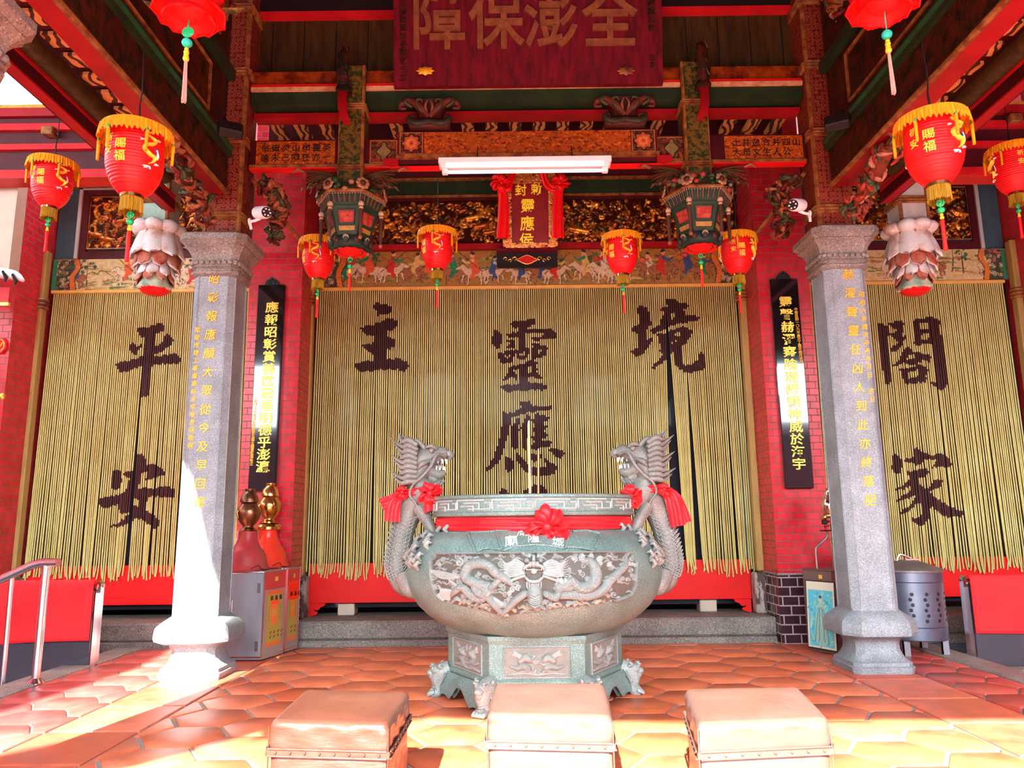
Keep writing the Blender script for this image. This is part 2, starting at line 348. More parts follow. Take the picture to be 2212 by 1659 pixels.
# glyphs
_G={}
def glyph(ch,bold=.012):
    k=(ch,bold)
    if k not in _G:
        c=bpy.data.curves.new('t','FONT'); c.body=ch; c.offset=bold; c.resolution_u=3
        o=bpy.data.objects.new('t',c); COL.objects.link(o)
        dg=bpy.context.evaluated_depsgraph_get(); me=o.evaluated_get(dg).to_mesh()
        v=np.array([tuple(q.co) for q in me.vertices]).reshape(-1,3); f=[tuple(p.vertices) for p in me.polygons]
        # boundary edges
        from collections import Counter
        ec=Counter()
        for q in f:
            for i in range(len(q)): ec[(q[i],q[(i+1)%len(q)])]+=1
        be=[e for e in ec if (e[1],e[0]) not in ec]
        v2=v[:,:2]-np.array((.5,.38))
        bpy.data.objects.remove(o); bpy.data.curves.remove(c)
        _G[k]=(v2,f,be)
    return _G[k]
def text3d(mb,ch,fn,size,bold=.012,mi=0,col=None,depth=None,slant=0,wide=1):
    # fn(u,v,h)->xyz ; h 0 = front, 1 = back
    v,f,be=glyph(ch,bold); 
    if len(v)==0: return
    u=v[:,0]*size*wide+v[:,1]*size*slant; w=v[:,1]*size; n=len(v)
    P=[fn(a,b,0) for a,b in zip(u,w)]+[fn(a,b,1) for a,b in zip(u,w)]
    F2=list(f)+[tuple(i+n for i in q[::-1]) for q in f]+[(b,a,a+n,b+n) for a,b in be]
    mb.add(P,F2,mi,col)
def wall_text(mb,ch,x,z,y,size,depth=.006,**k):
    text3d(mb,ch,lambda a,b,h:(x+a,y-depth*(1-h),z+b),size,**k)
# relief height fields
def smooth_path(pts,n=8):
    P=np.asarray(pts,float)
    if len(P)<3: 
        t=np.linspace(0,1,max(2,n))[:,None]; return P[0]*(1-t)+P[-1]*t
    Q=np.vstack([2*P[0]-P[1],P,2*P[-1]-P[-2]]); out=[]
    for i in range(1,len(Q)-2):
        for t in np.linspace(0,1,n,endpoint=False):
            a,b,c,d=Q[i-1],Q[i],Q[i+1],Q[i+2]
            out.append(.5*((2*b)+(-a+c)*t+(2*a-5*b+4*c-d)*t*t+(-a+3*b-3*c+d)*t**3))
    out.append(P[-1]); return np.array(out)
class Relief:
    def __init__(s,W,H,nx,nz,bg=(.1,.1,.1)):
        s.W,s.H,s.nx,s.nz=W,H,nx,nz
        s.x=np.linspace(0,W,nx+1); s.z=np.linspace(0,H,nz+1)
        s.h=np.zeros((nz+1,nx+1)); s.col=np.ones((nz+1,nx+1,3))*np.array(bg)
    def stroke(s,pts,r,amp=1,col=None,flat=False,scales=0,n=8,add=False,ink=False):
        P=smooth_path(pts,n); k=len(P)
        rr=np.interp(np.linspace(0,1,k),np.linspace(0,1,len(r)),r) if hasattr(r,'__len__') else np.full(k,r)
        L0=0
        for i in range(k-1):
            a,b=P[i],P[i+1]; R=max(rr[i],rr[i+1]); lo=np.minimum(a,b)-R; hi=np.maximum(a,b)+R
            i0,i1=np.searchsorted(s.x,lo[0]),np.searchsorted(s.x,hi[0]); j0,j1=np.searchsorted(s.z,lo[1]),np.searchsorted(s.z,hi[1])
            ln=np.linalg.norm(b-a)
            if i1<=i0 or j1<=j0: L0+=ln; continue
            X,Z=np.meshgrid(s.x[i0:i1],s.z[j0:j1]); d=b-a; q=max(ln*ln,1e-12)
            t=np.clip(((X-a[0])*d[0]+(Z-a[1])*d[1])/q,0,1); dx=X-a[0]-t*d[0]; dz=Z-a[1]-t*d[1]; D=np.hypot(dx,dz); rl=rr[i]+(rr[i+1]-rr[i])*t
            m=D<rl
            hh=np.where(m,np.sqrt(np.clip(1-(D/np.maximum(rl,1e-9))**2,0,1))*amp*(rl if not flat else R),0)
            if scales:
                sd=(dx*d[1]-dz*d[0])/max(ln,1e-9)/np.maximum(rl,1e-9); al=(L0+t*ln)/scales+abs(sd)*.9
                hh=np.where(m,hh*(.66+.34*(al%1)),hh)
            L0+=ln
            sub=s.h[j0:j1,i0:i1]
            if ink: up=m
            else:
                up=m&(hh>sub); s.h[j0:j1,i0:i1]=np.where(up,hh,sub)
            if col is not None: s.col[j0:j1,i0:i1][up]=col
    def poly(s,pts,col,h=None):
        P=np.asarray(pts,float); X,Z=np.meshgrid(s.x,s.z); ins=inpoly(P,X,Z)
        s.col[ins]=col
        if h is not None: s.h[ins]=np.maximum(s.h[ins],h)
        return ins
    def spiral(s,c,R,r,turns=1.3,a0=0,sg=1,**k):
        t=np.linspace(0,1,14); s.stroke([(c[0]+R*(1-.85*q)*math.cos(a0+sg*q*turns*2*pi),c[1]+R*(1-.85*q)*math.sin(a0+sg*q*turns*2*pi)) for q in t],r,n=3,**k)
    def mesh(s,mb,fn,mask=None,shade=None):
        H=s.h; nz,nx=s.nz,s.nx
        v=np.array([fn(s.x[i],s.z[j],H[j,i]) for j in range(nz+1) for i in range(nx+1)])
        f=[]
        for j in range(nz):
            for i in range(nx):
                if mask is None or (mask[j,i] and mask[j,i+1] and mask[j+1,i] and mask[j+1,i+1]):
                    a=j*(nx+1)+i; f.append((a,a+1,a+nx+2,a+nx+1))
        mb.add(v,f,0,s.col.reshape(-1,3))
def inpoly(P,X,Z):
    ins=np.zeros(X.shape,bool); n=len(P); j=n-1
    for i in range(n):
        xi,zi=P[i]; xj,zj=P[j]
        c=((zi>Z)!=(zj>Z))&(X<(xj-xi)*(Z-zi)/((zj-zi) if zj!=zi else 1e-12)+xi)
        ins^=c; j=i
    return ins
# ------------------------------------------------------------------ floor
AX=.15
def clip_poly(P,x0,x1,y0,y1):
    def cl(P,ax,val,keep):
        out=[]
        for i in range(len(P)):
            a,b=P[i],P[(i+1)%len(P)]
            ia,ib=keep(a[ax]),keep(b[ax])
            if ia: out.append(a)
            if ia!=ib:
                t=(val-a[ax])/(b[ax]-a[ax]); q=[a[0]+(b[0]-a[0])*t,a[1]+(b[1]-a[1])*t]; q[ax]=val; out.append(tuple(q))
        return out
    for ax,val,k in((0,x0,lambda q:q>=x0-1e-9),(0,x1,lambda q:q<=x1+1e-9),(1,y0,lambda q:q>=y0-1e-9),(1,y1,lambda q:q<=y1+1e-9)):
        if len(P)<3: return []
        P=cl(P,ax,val,k)
    return P
FL=MB(); FL.box(-3.52,3.52,-.9,7.5,-.25,-.012,0,(.3,.24,.21))
def tile(P,col):
    n=len(P); 
    if n<3: return
    c=np.mean(P,0); P=np.array(P); Q=c+(P-c)*.955 if False else P
    r=np.linalg.norm(P-c,axis=1)[:,None]; inn=c+(P-c)*(1-.008/np.maximum(r,.02))
    v=[(x,y,-.013) for x,y in P]+[(x,y,-.004) for x,y in P]+[(x,y,0) for x,y in inn]
    f=[tuple(range(2*n,3*n))]+[(i,(i+1)%n,n+(i+1)%n,n+i) for i in range(n)]+[(n+i,n+(i+1)%n,2*n+(i+1)%n,2*n+i) for i in range(n)]
    FL.add(v,f,1,col)
def tcol(red=0):
    a=random.uniform(.85,1.12); b=random.uniform(0,1)
    return (min(1,(.62+.10*b-.14*red)*a),(.125+.05*b-.07*red)*a,(.048+.028*b)*a)
xL,xR=-2.13,2.43
for i in range(-8,10):
    for j in range(-3,22):
        cx=.02+i*.372; cy=.12+j*.412+(.206 if i%2 else 0)
        hx=[(cx+a,cy+b) for a,b in((.234,0),(.119,.192),(-.119,.192),(-.234,0),(-.119,-.192),(.119,-.192))]
        P=clip_poly(hx,xL+.012,xR-.012,-.88,7.42)
        if P: tile(P,tcol())
for sx in(-1,1):
    a,b=(xL-.53,xL-.012) if sx<0 else (xR+.012,xR+.53)
    y=-.84
    while y<7.4:
        tile([(a,y+.01),(b,y+.01),(b,min(7.42,y+.586)),(a,min(7.42,y+.586))],tcol(.4)); y+=.6
    a,b=(-3.5,xL-.545) if sx<0 else (xR+.545,3.5)
    for i in range(-2,5):
        for j in range(-4,24):
            cx=a+.2+i*.33; cy=.05+j*.36+(.18 if i%2 else 0)
            hx=[(cx+p,cy+q) for p,q in((.21,0),(.108,.17),(-.108,.17),(-.21,0),(-.108,-.17),(.108,-.17))]
            P=clip_poly(hx,a,b,-.88,7.42)
            if P: tile(P,tcol(1))
floor=struct(FL.build('floor',['grout','tile'],smooth=30)); 
for nm,a,b in(('trim_1',-3.76,-3.52),('trim_2',3.52,3.76)):
    m=MB(); m.box(a,b,-.9,7.48,-.6,.012,bev=.012); struct(m.build(nm,'curb'))
g=MB(); g.box(-12,-3.76,-7,12,-.75,-.5); g.box(3.76,12,-7,12,-.75,-.5); g.box(-12,12,7.9,12,-.9,-.1); g.box(-40,40,-40,-.92,-.95,-.02); struct(g.build('floor_outside','ground'))  # last box: unseen paving behind the viewer, added dark to cut bounce light
# sunken steps either side
for sx,nm in((-1,'side_steps'),(1,'side_steps')):
    m=MB()
    for k in range(3): 
        a,b=sorted((sx*(3.78+.0),sx*(4.9+.0))); m.box(a,b,6.3-k*.32,7.4,-.5,-.38+k*.12*0-.0+.0 if False else -.5+.13*(3-k)*.9*(1 if k==0 else .66 if k==1 else .33)+0) if False else m.box(a,b,5.4+k*.6,7.4,-.5+k*.13-.001,-.5+(k+1)*.13)
    o=struct(m.build(nm,'curb'))
# ------------------------------------------------------------------ threshold
YP,YC=7.35,7.85
def threshold(x0,x1,nm):
    m=MB(); m.box(x0,x1,7.43,8.2,-.02,.055,bev=.006); m.box(x0-.02,x1+.02,7.47,8.2,.055,.225,bev=.018)
    return struct(m.build(nm,'stoned'))
threshold(-2.1,2.44,'trim_3'); threshold(-6.2,-2.72,'trim_4'); threshold(3.0,6.5,'trim_5')
# ------------------------------------------------------------------ brick piers = walls of the facade
def pier(x0,x1,nm,z1=6.2):
    m=MB(); m.box(x0,x1,YP,8.1,.63,z1,0); m.box(x0-.006,x1+.006,YP-.008,8.1,0,.63,1); m.box(x0-.012,x1+.012,YP-.014,8.1,.618,.636,2)
    return struct(m.build(nm,['brick','brickd','curb'],smooth=0))
pier(-2.66,-2.13,'wall_left'); pier(2.46,2.98,'wall_right')
pier(-5.7,-5.02,'wall_far_left',5.1); pier(5.36,6.4,'wall_far_right')
m=MB(); m.box(-12,-5.7,7.3,8.1,-.5,5.1); struct(m.build('wall_outer_left','brick',smooth=0))
m=MB(); m.box(-5.1,9,10.2,10.35,-.9,5.35); m.box(-5.1,9,8.0,10.2,5.3,5.35); m.box(-5.15,-5.05,8.0,10.3,-.9,5.35); struct(m.build('wall_back','black',smooth=0))
m=MB(); m.box(-12,-4.62,6.64,6.78,atY(20,585,6.64).z,4.6); 
# plaster end above the left neighbour wall
o=tag(m.build('plaster_wall','plaster',smooth=0),'cream plaster wall end above the brick at the far left edge','wall')
m=MB(); m.box(-14,-4,12.0,12.2,-.5,7.2); struct(m.build('wall_neighbour',pm('pink_plaster',(.80,.35,.38),.8),smooth=0))
# door frames (posts) beside the curtains
def frame_post(x,side,label):
    t=thing('door_frame_post',label,'door frame',(x,YC-.06,0.225),0,'door frame posts beside the curtains')
    y=YC-.12
    m=MB(); m.box(x-.035,x+.035,y,y+.1,.63,4.05,bev=.012); m.build('olive_post','wood',t)
    s=-side
    m=MB(); m.box(min(x+s*.035,x+s*.09),max(x+s*.035,x+s*.09),y+.02,y+.12,.63,4.05); m.build('red_strip','peelred',t)
    m=MB(); 
    for z in(3.42,3.46,3.50): m.lathe((x,y+.045,z),[(.062,-.018),(.074,0),(.062,.018)],12)
    m.build('ring_band','browngold',t)
    m=MB(); m.box(x-.075,x+.075,y-.02,y+.12,.225,.62,bev=.015); m.build('foot_block','peel',t)
    return t
frame_post(-2.15,1,'olive wooden door post at the left edge of the wide middle curtain')
frame_post(2.425,-1,'olive wooden door post at the right edge of the wide middle curtain')
frame_post(-5.02,1,'olive wooden door post left of the left side curtain')
frame_post(5.34,-1,'olive wooden door post right of the right side curtain')
# ------------------------------------------------------------------ curtains
CH=[]
def ch(ox,oy,s,polys,holes=()):
    A=[np.array([tuple(atY(ox+x/s,oy+y/s,YC))[::2] for x,y in p]) for p in polys]; B=[np.array([tuple(atY(ox+x/s,oy+y/s,YC))[::2] for x,y in p]) for p in holes]
    CH.append((A,B,np.min([a.min(0) for a in A],0),np.max([a.max(0) for a in A],0)))
ch(740,630,8.295,[[(530,245),(590,208),(700,210),(780,230),(850,262),(900,315),(895,370),(850,400),(810,415),(740,408),(660,425),(610,435),(640,375),(600,335),(550,270)],
 [(315,650),(440,612),(560,590),(660,550),(760,500),(850,478),(920,490),(1005,555),(1000,590),(960,640),(900,690),(790,720),(785,815),(860,820),(940,870),(958,905),(915,1000),(850,1025),(780,1045),(778,1205),(940,1205),(990,1185),(1050,1205),(1150,1265),(1188,1335),(1170,1370),(1105,1422),(1030,1412),(980,1392),(850,1390),(650,1408),(430,1435),(340,1455),(270,1410),(225,1360),(198,1305),(210,1280),(320,1262),(380,1240),(550,1235),(560,1120),(500,1100),(440,1050),(380,1005),(345,970),(360,955),(440,950),(560,920),(570,780),(450,778),(390,725),(340,690)]])
ch(1030,670,8.295,[[(295,370),(350,365),(400,390),(455,440),(455,570),(410,660),(365,695),(320,665),(275,605),(272,490),(300,440)],
 [(590,220),(680,210),(800,185),(900,175),(1000,152),(1045,180),(1050,220),(1020,260),(960,290),(900,315),(895,345),(1060,335),(1200,330),(1310,320),(1360,345),(1420,420),(1440,460),(1435,510),(1410,520),(1330,515),(1200,520),(1140,530),(1120,550),(1050,548),(960,505),(940,495),(1040,475),(1130,500),(1180,440),(1230,400),(1100,400),(1000,415),(880,430),(880,700),(755,710),(755,640),(735,600),(735,480),(650,500),(560,480),(515,450),(600,410),(735,390),(735,325),(680,320),(620,280)],
 [(640,505),(690,560),(690,600),(600,590),(520,548),(600,535)],[(515,650),(560,620),(640,610),(690,650),(690,700),(640,695),(560,680)],
 [(940,600),(1010,575),(1080,590),(1120,620),(1130,640),(1190,620),(1240,650),(1275,680),(1250,740),(1235,810),(1150,845),(1000,890),(985,760),(960,700),(1000,680),(1050,660),(1000,630)],
 [(355,770),(440,765),(580,725),(640,720),(680,740),(670,830),(650,910),(560,950),(490,970),(430,930),(380,830)],
 [(690,720),(860,690),(900,665),(945,690),(935,760),(920,840),(860,885),(800,895),(740,885),(710,850)],
 [(545,1020),(700,985),(880,940),(970,895),(1010,905),(1080,940),(1080,965),(1060,980),(1065,1030),(1100,1055),(1090,1085),(1060,1110),(1090,1150),(1165,1195),(1160,1235),(1110,1250),(1060,1220),(1020,1180),(930,1220),(900,1215),(930,1150),(990,1080),(1000,1040),(990,1015),(905,1030),(905,1300),(1060,1305),(1150,1310),(1250,1360),(1245,1400),(1170,1445),(1040,1430),(870,1440),(700,1455),(530,1480),(470,1435),(420,1370),(500,1345),(620,1335),(745,1325),(745,1060),(640,1075),(590,1085)],
 [(580,1075),(640,1080),(680,1140),(740,1210),(710,1270),(650,1220),(610,1190),(540,1260),(470,1265),(470,1240),(530,1160),(580,1090)]],
 [[(1085,730),(1170,700),(1180,745),(1090,785)],[(500,825),(590,815),(585,850),(540,870),(510,860)],[(760,795),(870,745),(870,800),(780,825)]])
ch(1040,860,7.9,[[(340,225),(375,220),(400,235),(440,255),(560,235),(650,200),(680,140),(640,50),(800,45),(860,130),(1000,135),(1110,150),(1180,140),(1195,180),(1160,210),(1050,215),(960,225),(850,235),(700,280),(560,325),(500,350),(490,440),(470,560),(440,680),(400,800),(360,960),(300,1080),(230,1150),(130,1240),(90,1230),(85,1190),(140,1130),(200,1020),(250,880),(300,720),(330,580),(355,460),(360,290)],
 [(480,550),(500,505),(580,420),(600,360),(640,345),(690,375),(660,430),(600,490),(615,520),(615,860),(580,870),(500,820),(520,780),(520,560)],
 [(635,540),(690,470),(740,390),(750,310),(800,290),(830,340),(800,420),(785,520),(785,880),(740,910),(700,850),(690,520),(650,550)],
 [(830,545),(900,510),(925,500),(920,440),(840,400),(850,370),(920,350),(920,270),(960,265),(1060,290),(1150,330),(1155,370),(1120,400),(1040,420),(1050,450),(1110,460),(1135,490),(1110,520),(1040,570),(1100,590),(1140,630),(1100,670),(1040,710),(1130,725),(1190,735),(1195,770),(1170,820),(1060,835),(960,860),(890,890),(840,870),(840,815),(900,770),(930,740),(900,710),(830,680),(860,660),(925,640),(925,580),(870,565)],
 [(1130,880),(1200,865),(1300,870),(1380,895),(1420,950),(1400,1000),(1350,1025),(1280,1000),(1180,930)],
 [(400,990),(480,1010),(530,1060),(535,1190),(470,1290),(440,1270),(395,1180),(400,1100),(415,1040)],
 [(580,940),(640,950),(690,1010),(740,1080),(790,1130),(860,1170),(1000,1190),(1110,1170),(1130,1140),(1050,1040),(1100,1045),(1180,1090),(1300,1160),(1300,1200),(1250,1280),(1150,1330),(1000,1345),(880,1310),(770,1270),(690,1200),(620,1090),(590,1020)],
 [(830,960),(940,950),(1020,970),(1010,1030),(960,1090),(910,1090),(850,1040)]])
ch(1040,860,7.9,[[(310,1590),(350,1530),(400,1550),(460,1610),(440,1700),(380,1760),(340,2200),(280,2200),(290,1850),(200,1950),(160,1940),(260,1760)],
 [(720,1620),(730,1575),(850,1500),(900,1465),(970,1470),(1060,1510),(1120,1580),(1080,1680),(950,1700),(740,1720)],[(560,1800),(1120,1780),(1130,1850),(860,1870),(1120,2150),(1080,2200),(800,1980),(560,2200),(510,2160),(760,1880),(560,1880)]])
ch(1340,630,8.295,[[(280,295),(350,255),(430,280),(490,310),(520,370),(510,480),(560,540),(560,590),(480,660),(475,740),(485,870),(590,815),(580,880),(500,1010),(400,1110),(340,1165),(290,1160),(190,1090),(190,1070),(260,1040),(325,990),(320,770),(240,720),(175,660),(240,620),(330,570),(325,400),(300,330)],
 [(825,135),(960,140),(1060,190),(1160,200),(1230,240),(1210,280),(1120,320),(1180,370),(1165,440),(1240,420),(1330,425),(1420,470),(1400,530),(1320,545),(1200,550),(1050,580),(900,620),(780,670),(690,710),(640,755),(590,765),(520,690),(600,640),(740,570),(705,515),(760,430),(815,395),(700,330),(760,295),(850,275),(820,190)],
 [(660,760),(800,740),(900,690),(1050,640),(1140,625),(1230,670),(1315,710),(1260,790),(1200,900),(1140,975),(1080,990),(1090,1100),(1110,1250),(1150,1320),(1280,1300),(1390,1210),(1440,1050),(1480,1110),(1530,1240),(1530,1330),(1470,1400),(1330,1450),(1170,1450),(1050,1390),(980,1290),(960,1090),(880,1140),(830,1230),(700,1310),(620,1385),(550,1385),(545,1360),(650,1270),(750,1160),(770,1110),(650,1050),(740,1020),(690,900)]],
 [[(890,400),(990,360),(980,430),(930,510),(890,500)],[(810,830),(880,810),(880,940),(840,960)],[(950,750),(1100,695),(1080,770),(1040,830)],[(920,910),(1030,870),(1000,900),(930,940)]])
ch(240,680,8.294,[[(445,235),(560,235),(700,205),(800,170),(880,150),(970,190),(975,250),(940,290),(860,320),(810,360),(790,440),(775,590),(880,530),(950,450),(930,380),(1000,350),(1070,380),(1130,440),(1080,530),(980,620),(830,700),(760,740),(860,735),(1000,720),(1120,695),(1200,720),(1275,790),(1240,850),(1210,890),(1100,880),(960,880),(740,895),(720,1100),(690,1300),(660,1450),(600,1460),(550,1470),(545,1300),(570,920),(450,955),(320,1000),(240,1025),(170,1030),(120,950),(75,880),(200,850),(400,800),(590,730),(620,405),(570,410),(500,350)],
 [(335,540),(375,490),(430,530),(460,580),(560,520),(545,570),(480,640),(460,710),(430,715),(360,660),(340,610)]])
ch(200,960,8.295,[[(370,470),(470,465),(520,510),(530,640),(490,760),(410,840),(360,790),(330,690),(370,580)],
 [(745,155),(810,160),(880,180),(950,240),(970,280),(945,385),(1080,360),(1180,400),(1280,480),(1325,520),(1270,560),(1130,600),(1000,640),(920,660),(960,600),(1010,490),(940,480),(870,520),(860,650),(820,800),(880,780),(960,765),(1000,790),(1150,780),(1330,740),(1450,790),(1480,820),(1470,930),(1430,970),(1320,940),(1020,940),(980,1020),(920,1180),(1040,1220),(1140,1310),(1200,1370),(1220,1420),(1150,1510),(1090,1500),(960,1410),(860,1330),(740,1340),(690,1390),(560,1450),(460,1480),(340,1485),(320,1450),(440,1415),(560,1330),(650,1240),(520,1235),(450,1130),(480,1060),(300,1120),(200,1155),(130,1100),(90,985),(300,940),(560,880),(620,760),(670,600),(560,550),(545,535),(640,485),(720,460),(730,340),(755,200)]],
 [[(700,980),(740,960),(820,970),(820,1110),(700,1090),(655,1060)]])
ch(1880,670,8.295,[[(120,250),(200,245),(310,290),(325,640),(380,1290),(310,1345),(245,1280),(190,800),(150,400)],
 [(310,230),(390,220),(440,185),(560,185),(610,240),(580,340),(575,480),(640,440),(650,460),(600,560),(560,640),(470,745),(400,765),(360,700),(360,665),(430,640),(490,580),(400,500),(335,425),(400,420),(460,440),(460,340),(400,330),(340,270)],
 [(750,185),(880,165),(1000,130),(1070,95),(1160,140),(1245,180),(1240,270),(1290,610),(1340,900),(1380,1130),(1395,1320),(1340,1380),(1260,1435),(1200,1390),(1060,1295),(1190,1280),(1160,1000),(1100,640),(1090,600),(960,610),(830,645),(785,590),(790,500),(760,300)],
 [(615,650),(680,665),(760,735),(870,760),(1010,790),(1085,845),(1080,940),(1000,920),(930,890),(880,950),(800,970),(690,990),(620,975),(590,940),(520,965),(440,1010),(370,980),(440,950),(510,880),(560,780),(600,720)],
 [(520,1035),(680,1045),(800,1000),(900,975),(960,1000),(1045,1060),(1010,1130),(985,1190),(1020,1230),(990,1300),(830,1305),(640,1335),(590,1250),(560,1150),(525,1080)]],
 [[(875,245),(1045,225),(1050,340),(960,330),(880,332)],[(895,435),(1000,425),(1050,390),(1070,500),(980,525),(905,535)],[(610,900),(720,790),(790,800),(850,835),(720,865),(640,895)],[(675,1125),(780,1095),(840,1075),(850,1180),(760,1200),(690,1215)]])
ch(1910,950,4.76,[[(90,155),(130,155),(180,205),(180,280),(160,340),(125,355),(75,310),(72,270),(95,210)],
 [(295,80),(330,80),(380,110),(440,150),(520,155),(580,140),(615,155),(670,205),(700,250),(690,270),(600,285),(520,285),(480,295),(500,265),(530,210),(470,205),(400,215),(360,260),(330,270),(290,235),(230,235),(195,210),(220,190),(300,175),(310,140)],
 [(220,335),(300,310),(400,290),(460,320),(450,360),(390,385),(340,420),(380,470),(410,510),(460,480),(500,430),(520,405),(560,410),(595,425),(590,460),(560,490),(500,510),(460,540),(520,590),(620,650),(700,690),(780,730),(835,755),(820,780),(790,795),(650,800),(590,770),(510,700),(475,670),(465,780),(440,840),(400,870),(340,880),(290,830),(275,810),(350,800),(380,770),(390,700),(385,640),(330,660),(260,720),(190,760),(145,765),(210,715),(280,650),(320,590),(325,550),(280,590),(200,620),(130,635),(125,625),(190,580),(250,540),(280,480),(200,505),(105,525),(105,505),(180,480),(250,420),(270,390),(235,350)]])
def in_char(X,Z):
    r=np.zeros(X.shape,bool)
    for A,B,lo,hi in CH:
        m=(X>lo[0])&(X<hi[0])&(Z>lo[1])&(Z<hi[1])
        if not m.any(): continue
        q=np.zeros(m.sum(),bool); xs,zs=X[m],Z[m]
        for p in A: q|=inpoly(p,xs,zs)
        for p in B: q&=~inpoly(p,xs,zs)
        r[m]|=q
    return r
def curtain(x0,x1,name,label,gaps,ztop=3.6,zbot=.62,flare=.0):
    n=int((x1-x0)/.0222); dz=.0225; nz=int((ztop-zbot)/dz)
    t=thing(name,label,'curtain',((x0+x1)/2,YC,zbot))
    m=MB(); m.box(x0-.02,x1+.02,YC-.02,YC+.015,ztop,ztop+.035,bev=.006); m.build('curtain_rail','rail',t)
    m=MB(); cm=[]
    for i in range(n):
        x=x0+(i+.5)*(x1-x0)/n; zb=zbot+random.uniform(-.03,.03)+.018*math.sin(x*5)+.012*math.sin(x*17)
        zz=np.linspace(ztop,zb,nz+1); s=(ztop-zz)/(ztop-zbot)
        ph=random.uniform(0,6); xx=x+np.zeros_like(zz)+ .0035*s*math.sin(x*43+ph*.2)+.010*s**3*math.sin(x*21)+.004*s**2*random.uniform(-1,1)
        xx+=(x-(x0+x1)/2)/((x1-x0)/2)*flare*s
        for gx,zs,w,sg in gaps:
            ss=np.clip((zs-zz)/(zs-zbot),0,1); d=x-gx
            xx+=np.sign(d+1e-6)*w*ss**.8*math.exp(-abs(d)/sg)
        yy=YC+.006*s*np.sin(x*60+ph)+random.uniform(-.003,.003)
        tail=np.clip((.16-(zz-zb))/.16,0,1); xx=xx+tail**2*random.uniform(-.022,.022)
        r=.0083; v=[]
        for a in range(4):
            an=a*pi/2+pi/4; v.append(np.stack([xx+r*math.cos(an),yy+r*math.sin(an),zz],1))
        V=np.concatenate(v); k=nz+1; f=[]; mi=[]
        mid=in_char((xx[1:]+xx[:-1])/2,(zz[1:]+zz[:-1])/2)
        for a in range(4):
            A=a*k; B=((a+1)%4)*k
            for j in range(nz): f.append((A+j,B+j,B+j+1,A+j+1)); mi.append(1 if mid[j] else 0)
        m.add(V,f,mi)
    o=m.build('hanging_cords',['string','stringb'],t,smooth=180); o['kind']='stuff'
    return t
curtain(-2.10,2.385,'cord_curtain','wide tan cord curtain with black characters behind the stone censer',
 [(-1.45,2.6,.010,.05),(-1.72,2.7,.006,.04),(1.62,3.3,.075,.16),(1.80,2.7,.035,.06),(-.73,3.2,.004,.04),(.95,2.2,.006,.05),(2.2,2.4,.012,.05),(-.2,1.8,.006,.05)],flare=.02)
curtain(-4.95,-2.70,'cord_curtain','tan cord curtain hanging left of the left stone pillar',
 [(-3.93,2.9,.018,.07),(-3.7,2.4,.014,.06),(-3.45,2.2,.014,.05),(-3.25,2.2,.012,.05),(-4.4,1.8,.006,.04)],flare=.03)
curtain(3.02,5.25,'cord_curtain','tan cord curtain hanging behind the right stone pillar and metal drum',
 [(4.42,3.3,.010,.05),(3.8,2.2,.006,.04),(4.9,2.4,.014,.05),(3.5,2.0,.006,.05)],flare=.03)
# doors' glass behind the cords
for i,(a,b) in enumerate(((-2.18,2.47),(-5.02,-2.66),(2.98,5.34))):
    m=MB(); m.box(a,b,YC+.10,YC+.112,.30,4.0); struct(m.build('window_%d'%(i+1),'glass',smooth=0))
# red board below the curtains, blue inner jamb
def redboard(x0,x1,nm,label):
    t=thing('threshold_board',label,'panel',((x0+x1)/2,YC,.225),0,'red boards under the curtains')
    m=MB(); m.box(x0,x1,YC+.02,YC+.06,.352,.74,bev=.004); m.build('board','redbright',t)
    for s,x in((1,x0+.02),(-1,x1-.02)):
        P=[(0,.352),(.17,.352),(.155,.325),(.12,.315),(.10,.29),(.07,.285),(.045,.30),(.06,.275),(.09,.268),(.085,.245),(.05,.235),(.03,.226),(0,.226)]
        m=MB(); m.extr([(x+s*a,z) for a,z in (P if s>0 else P[::-1])],YC+.0,YC+.035); m.build('scroll_foot','redbright',t)
    return t
redboard(-2.1,2.36,'a','red board under the wide middle curtain, above the granite threshold')
redboard(-4.98,-2.7,'b','red board under the left side curtain')
redboard(3.02,5.3,'c','red board under the right side curtain')
# scroll feet seen either side of the censer (bench feet)
t=thing('altar_table','red bench foot scrolls showing under the board behind the censer','table',(.12,YC,.225))
for s,x in((1,-.62),(-1,.86)):
    m=MB()
    P=[(-.28,.352),(0.02,.352),(.02,.226),(-.02,.226),(-.06,.235),(-.03,.255),(-.07,.268),(-.10,.26),(-.09,.29),(-.14,.30),(-.16,.325),(-.22,.33)]
    m.extr([(x+s*a,z) for a,z in (P if s>0 else P[::-1])],YC-.035,YC+.015)
    m.build('table_foot','redbright',t)
for x,lab in((-1.72,'pale stone block under the red board left of the censer'),(1.93,'pale stone block under the red board at the right end')):
    m=MB(); m.box(x-.085,x+.085,YC+.07,YC+.25,.225,.345,bev=.008); tag(m.build('stone_block','plaster'),lab,'block')
m=MB(); m.box(2.33,2.39,YC+.03,YC+.08,.75,4.0); tag(m.build('door_jamb','bluegrey'),'blue grey inner door jamb right of the wide curtain','door frame')
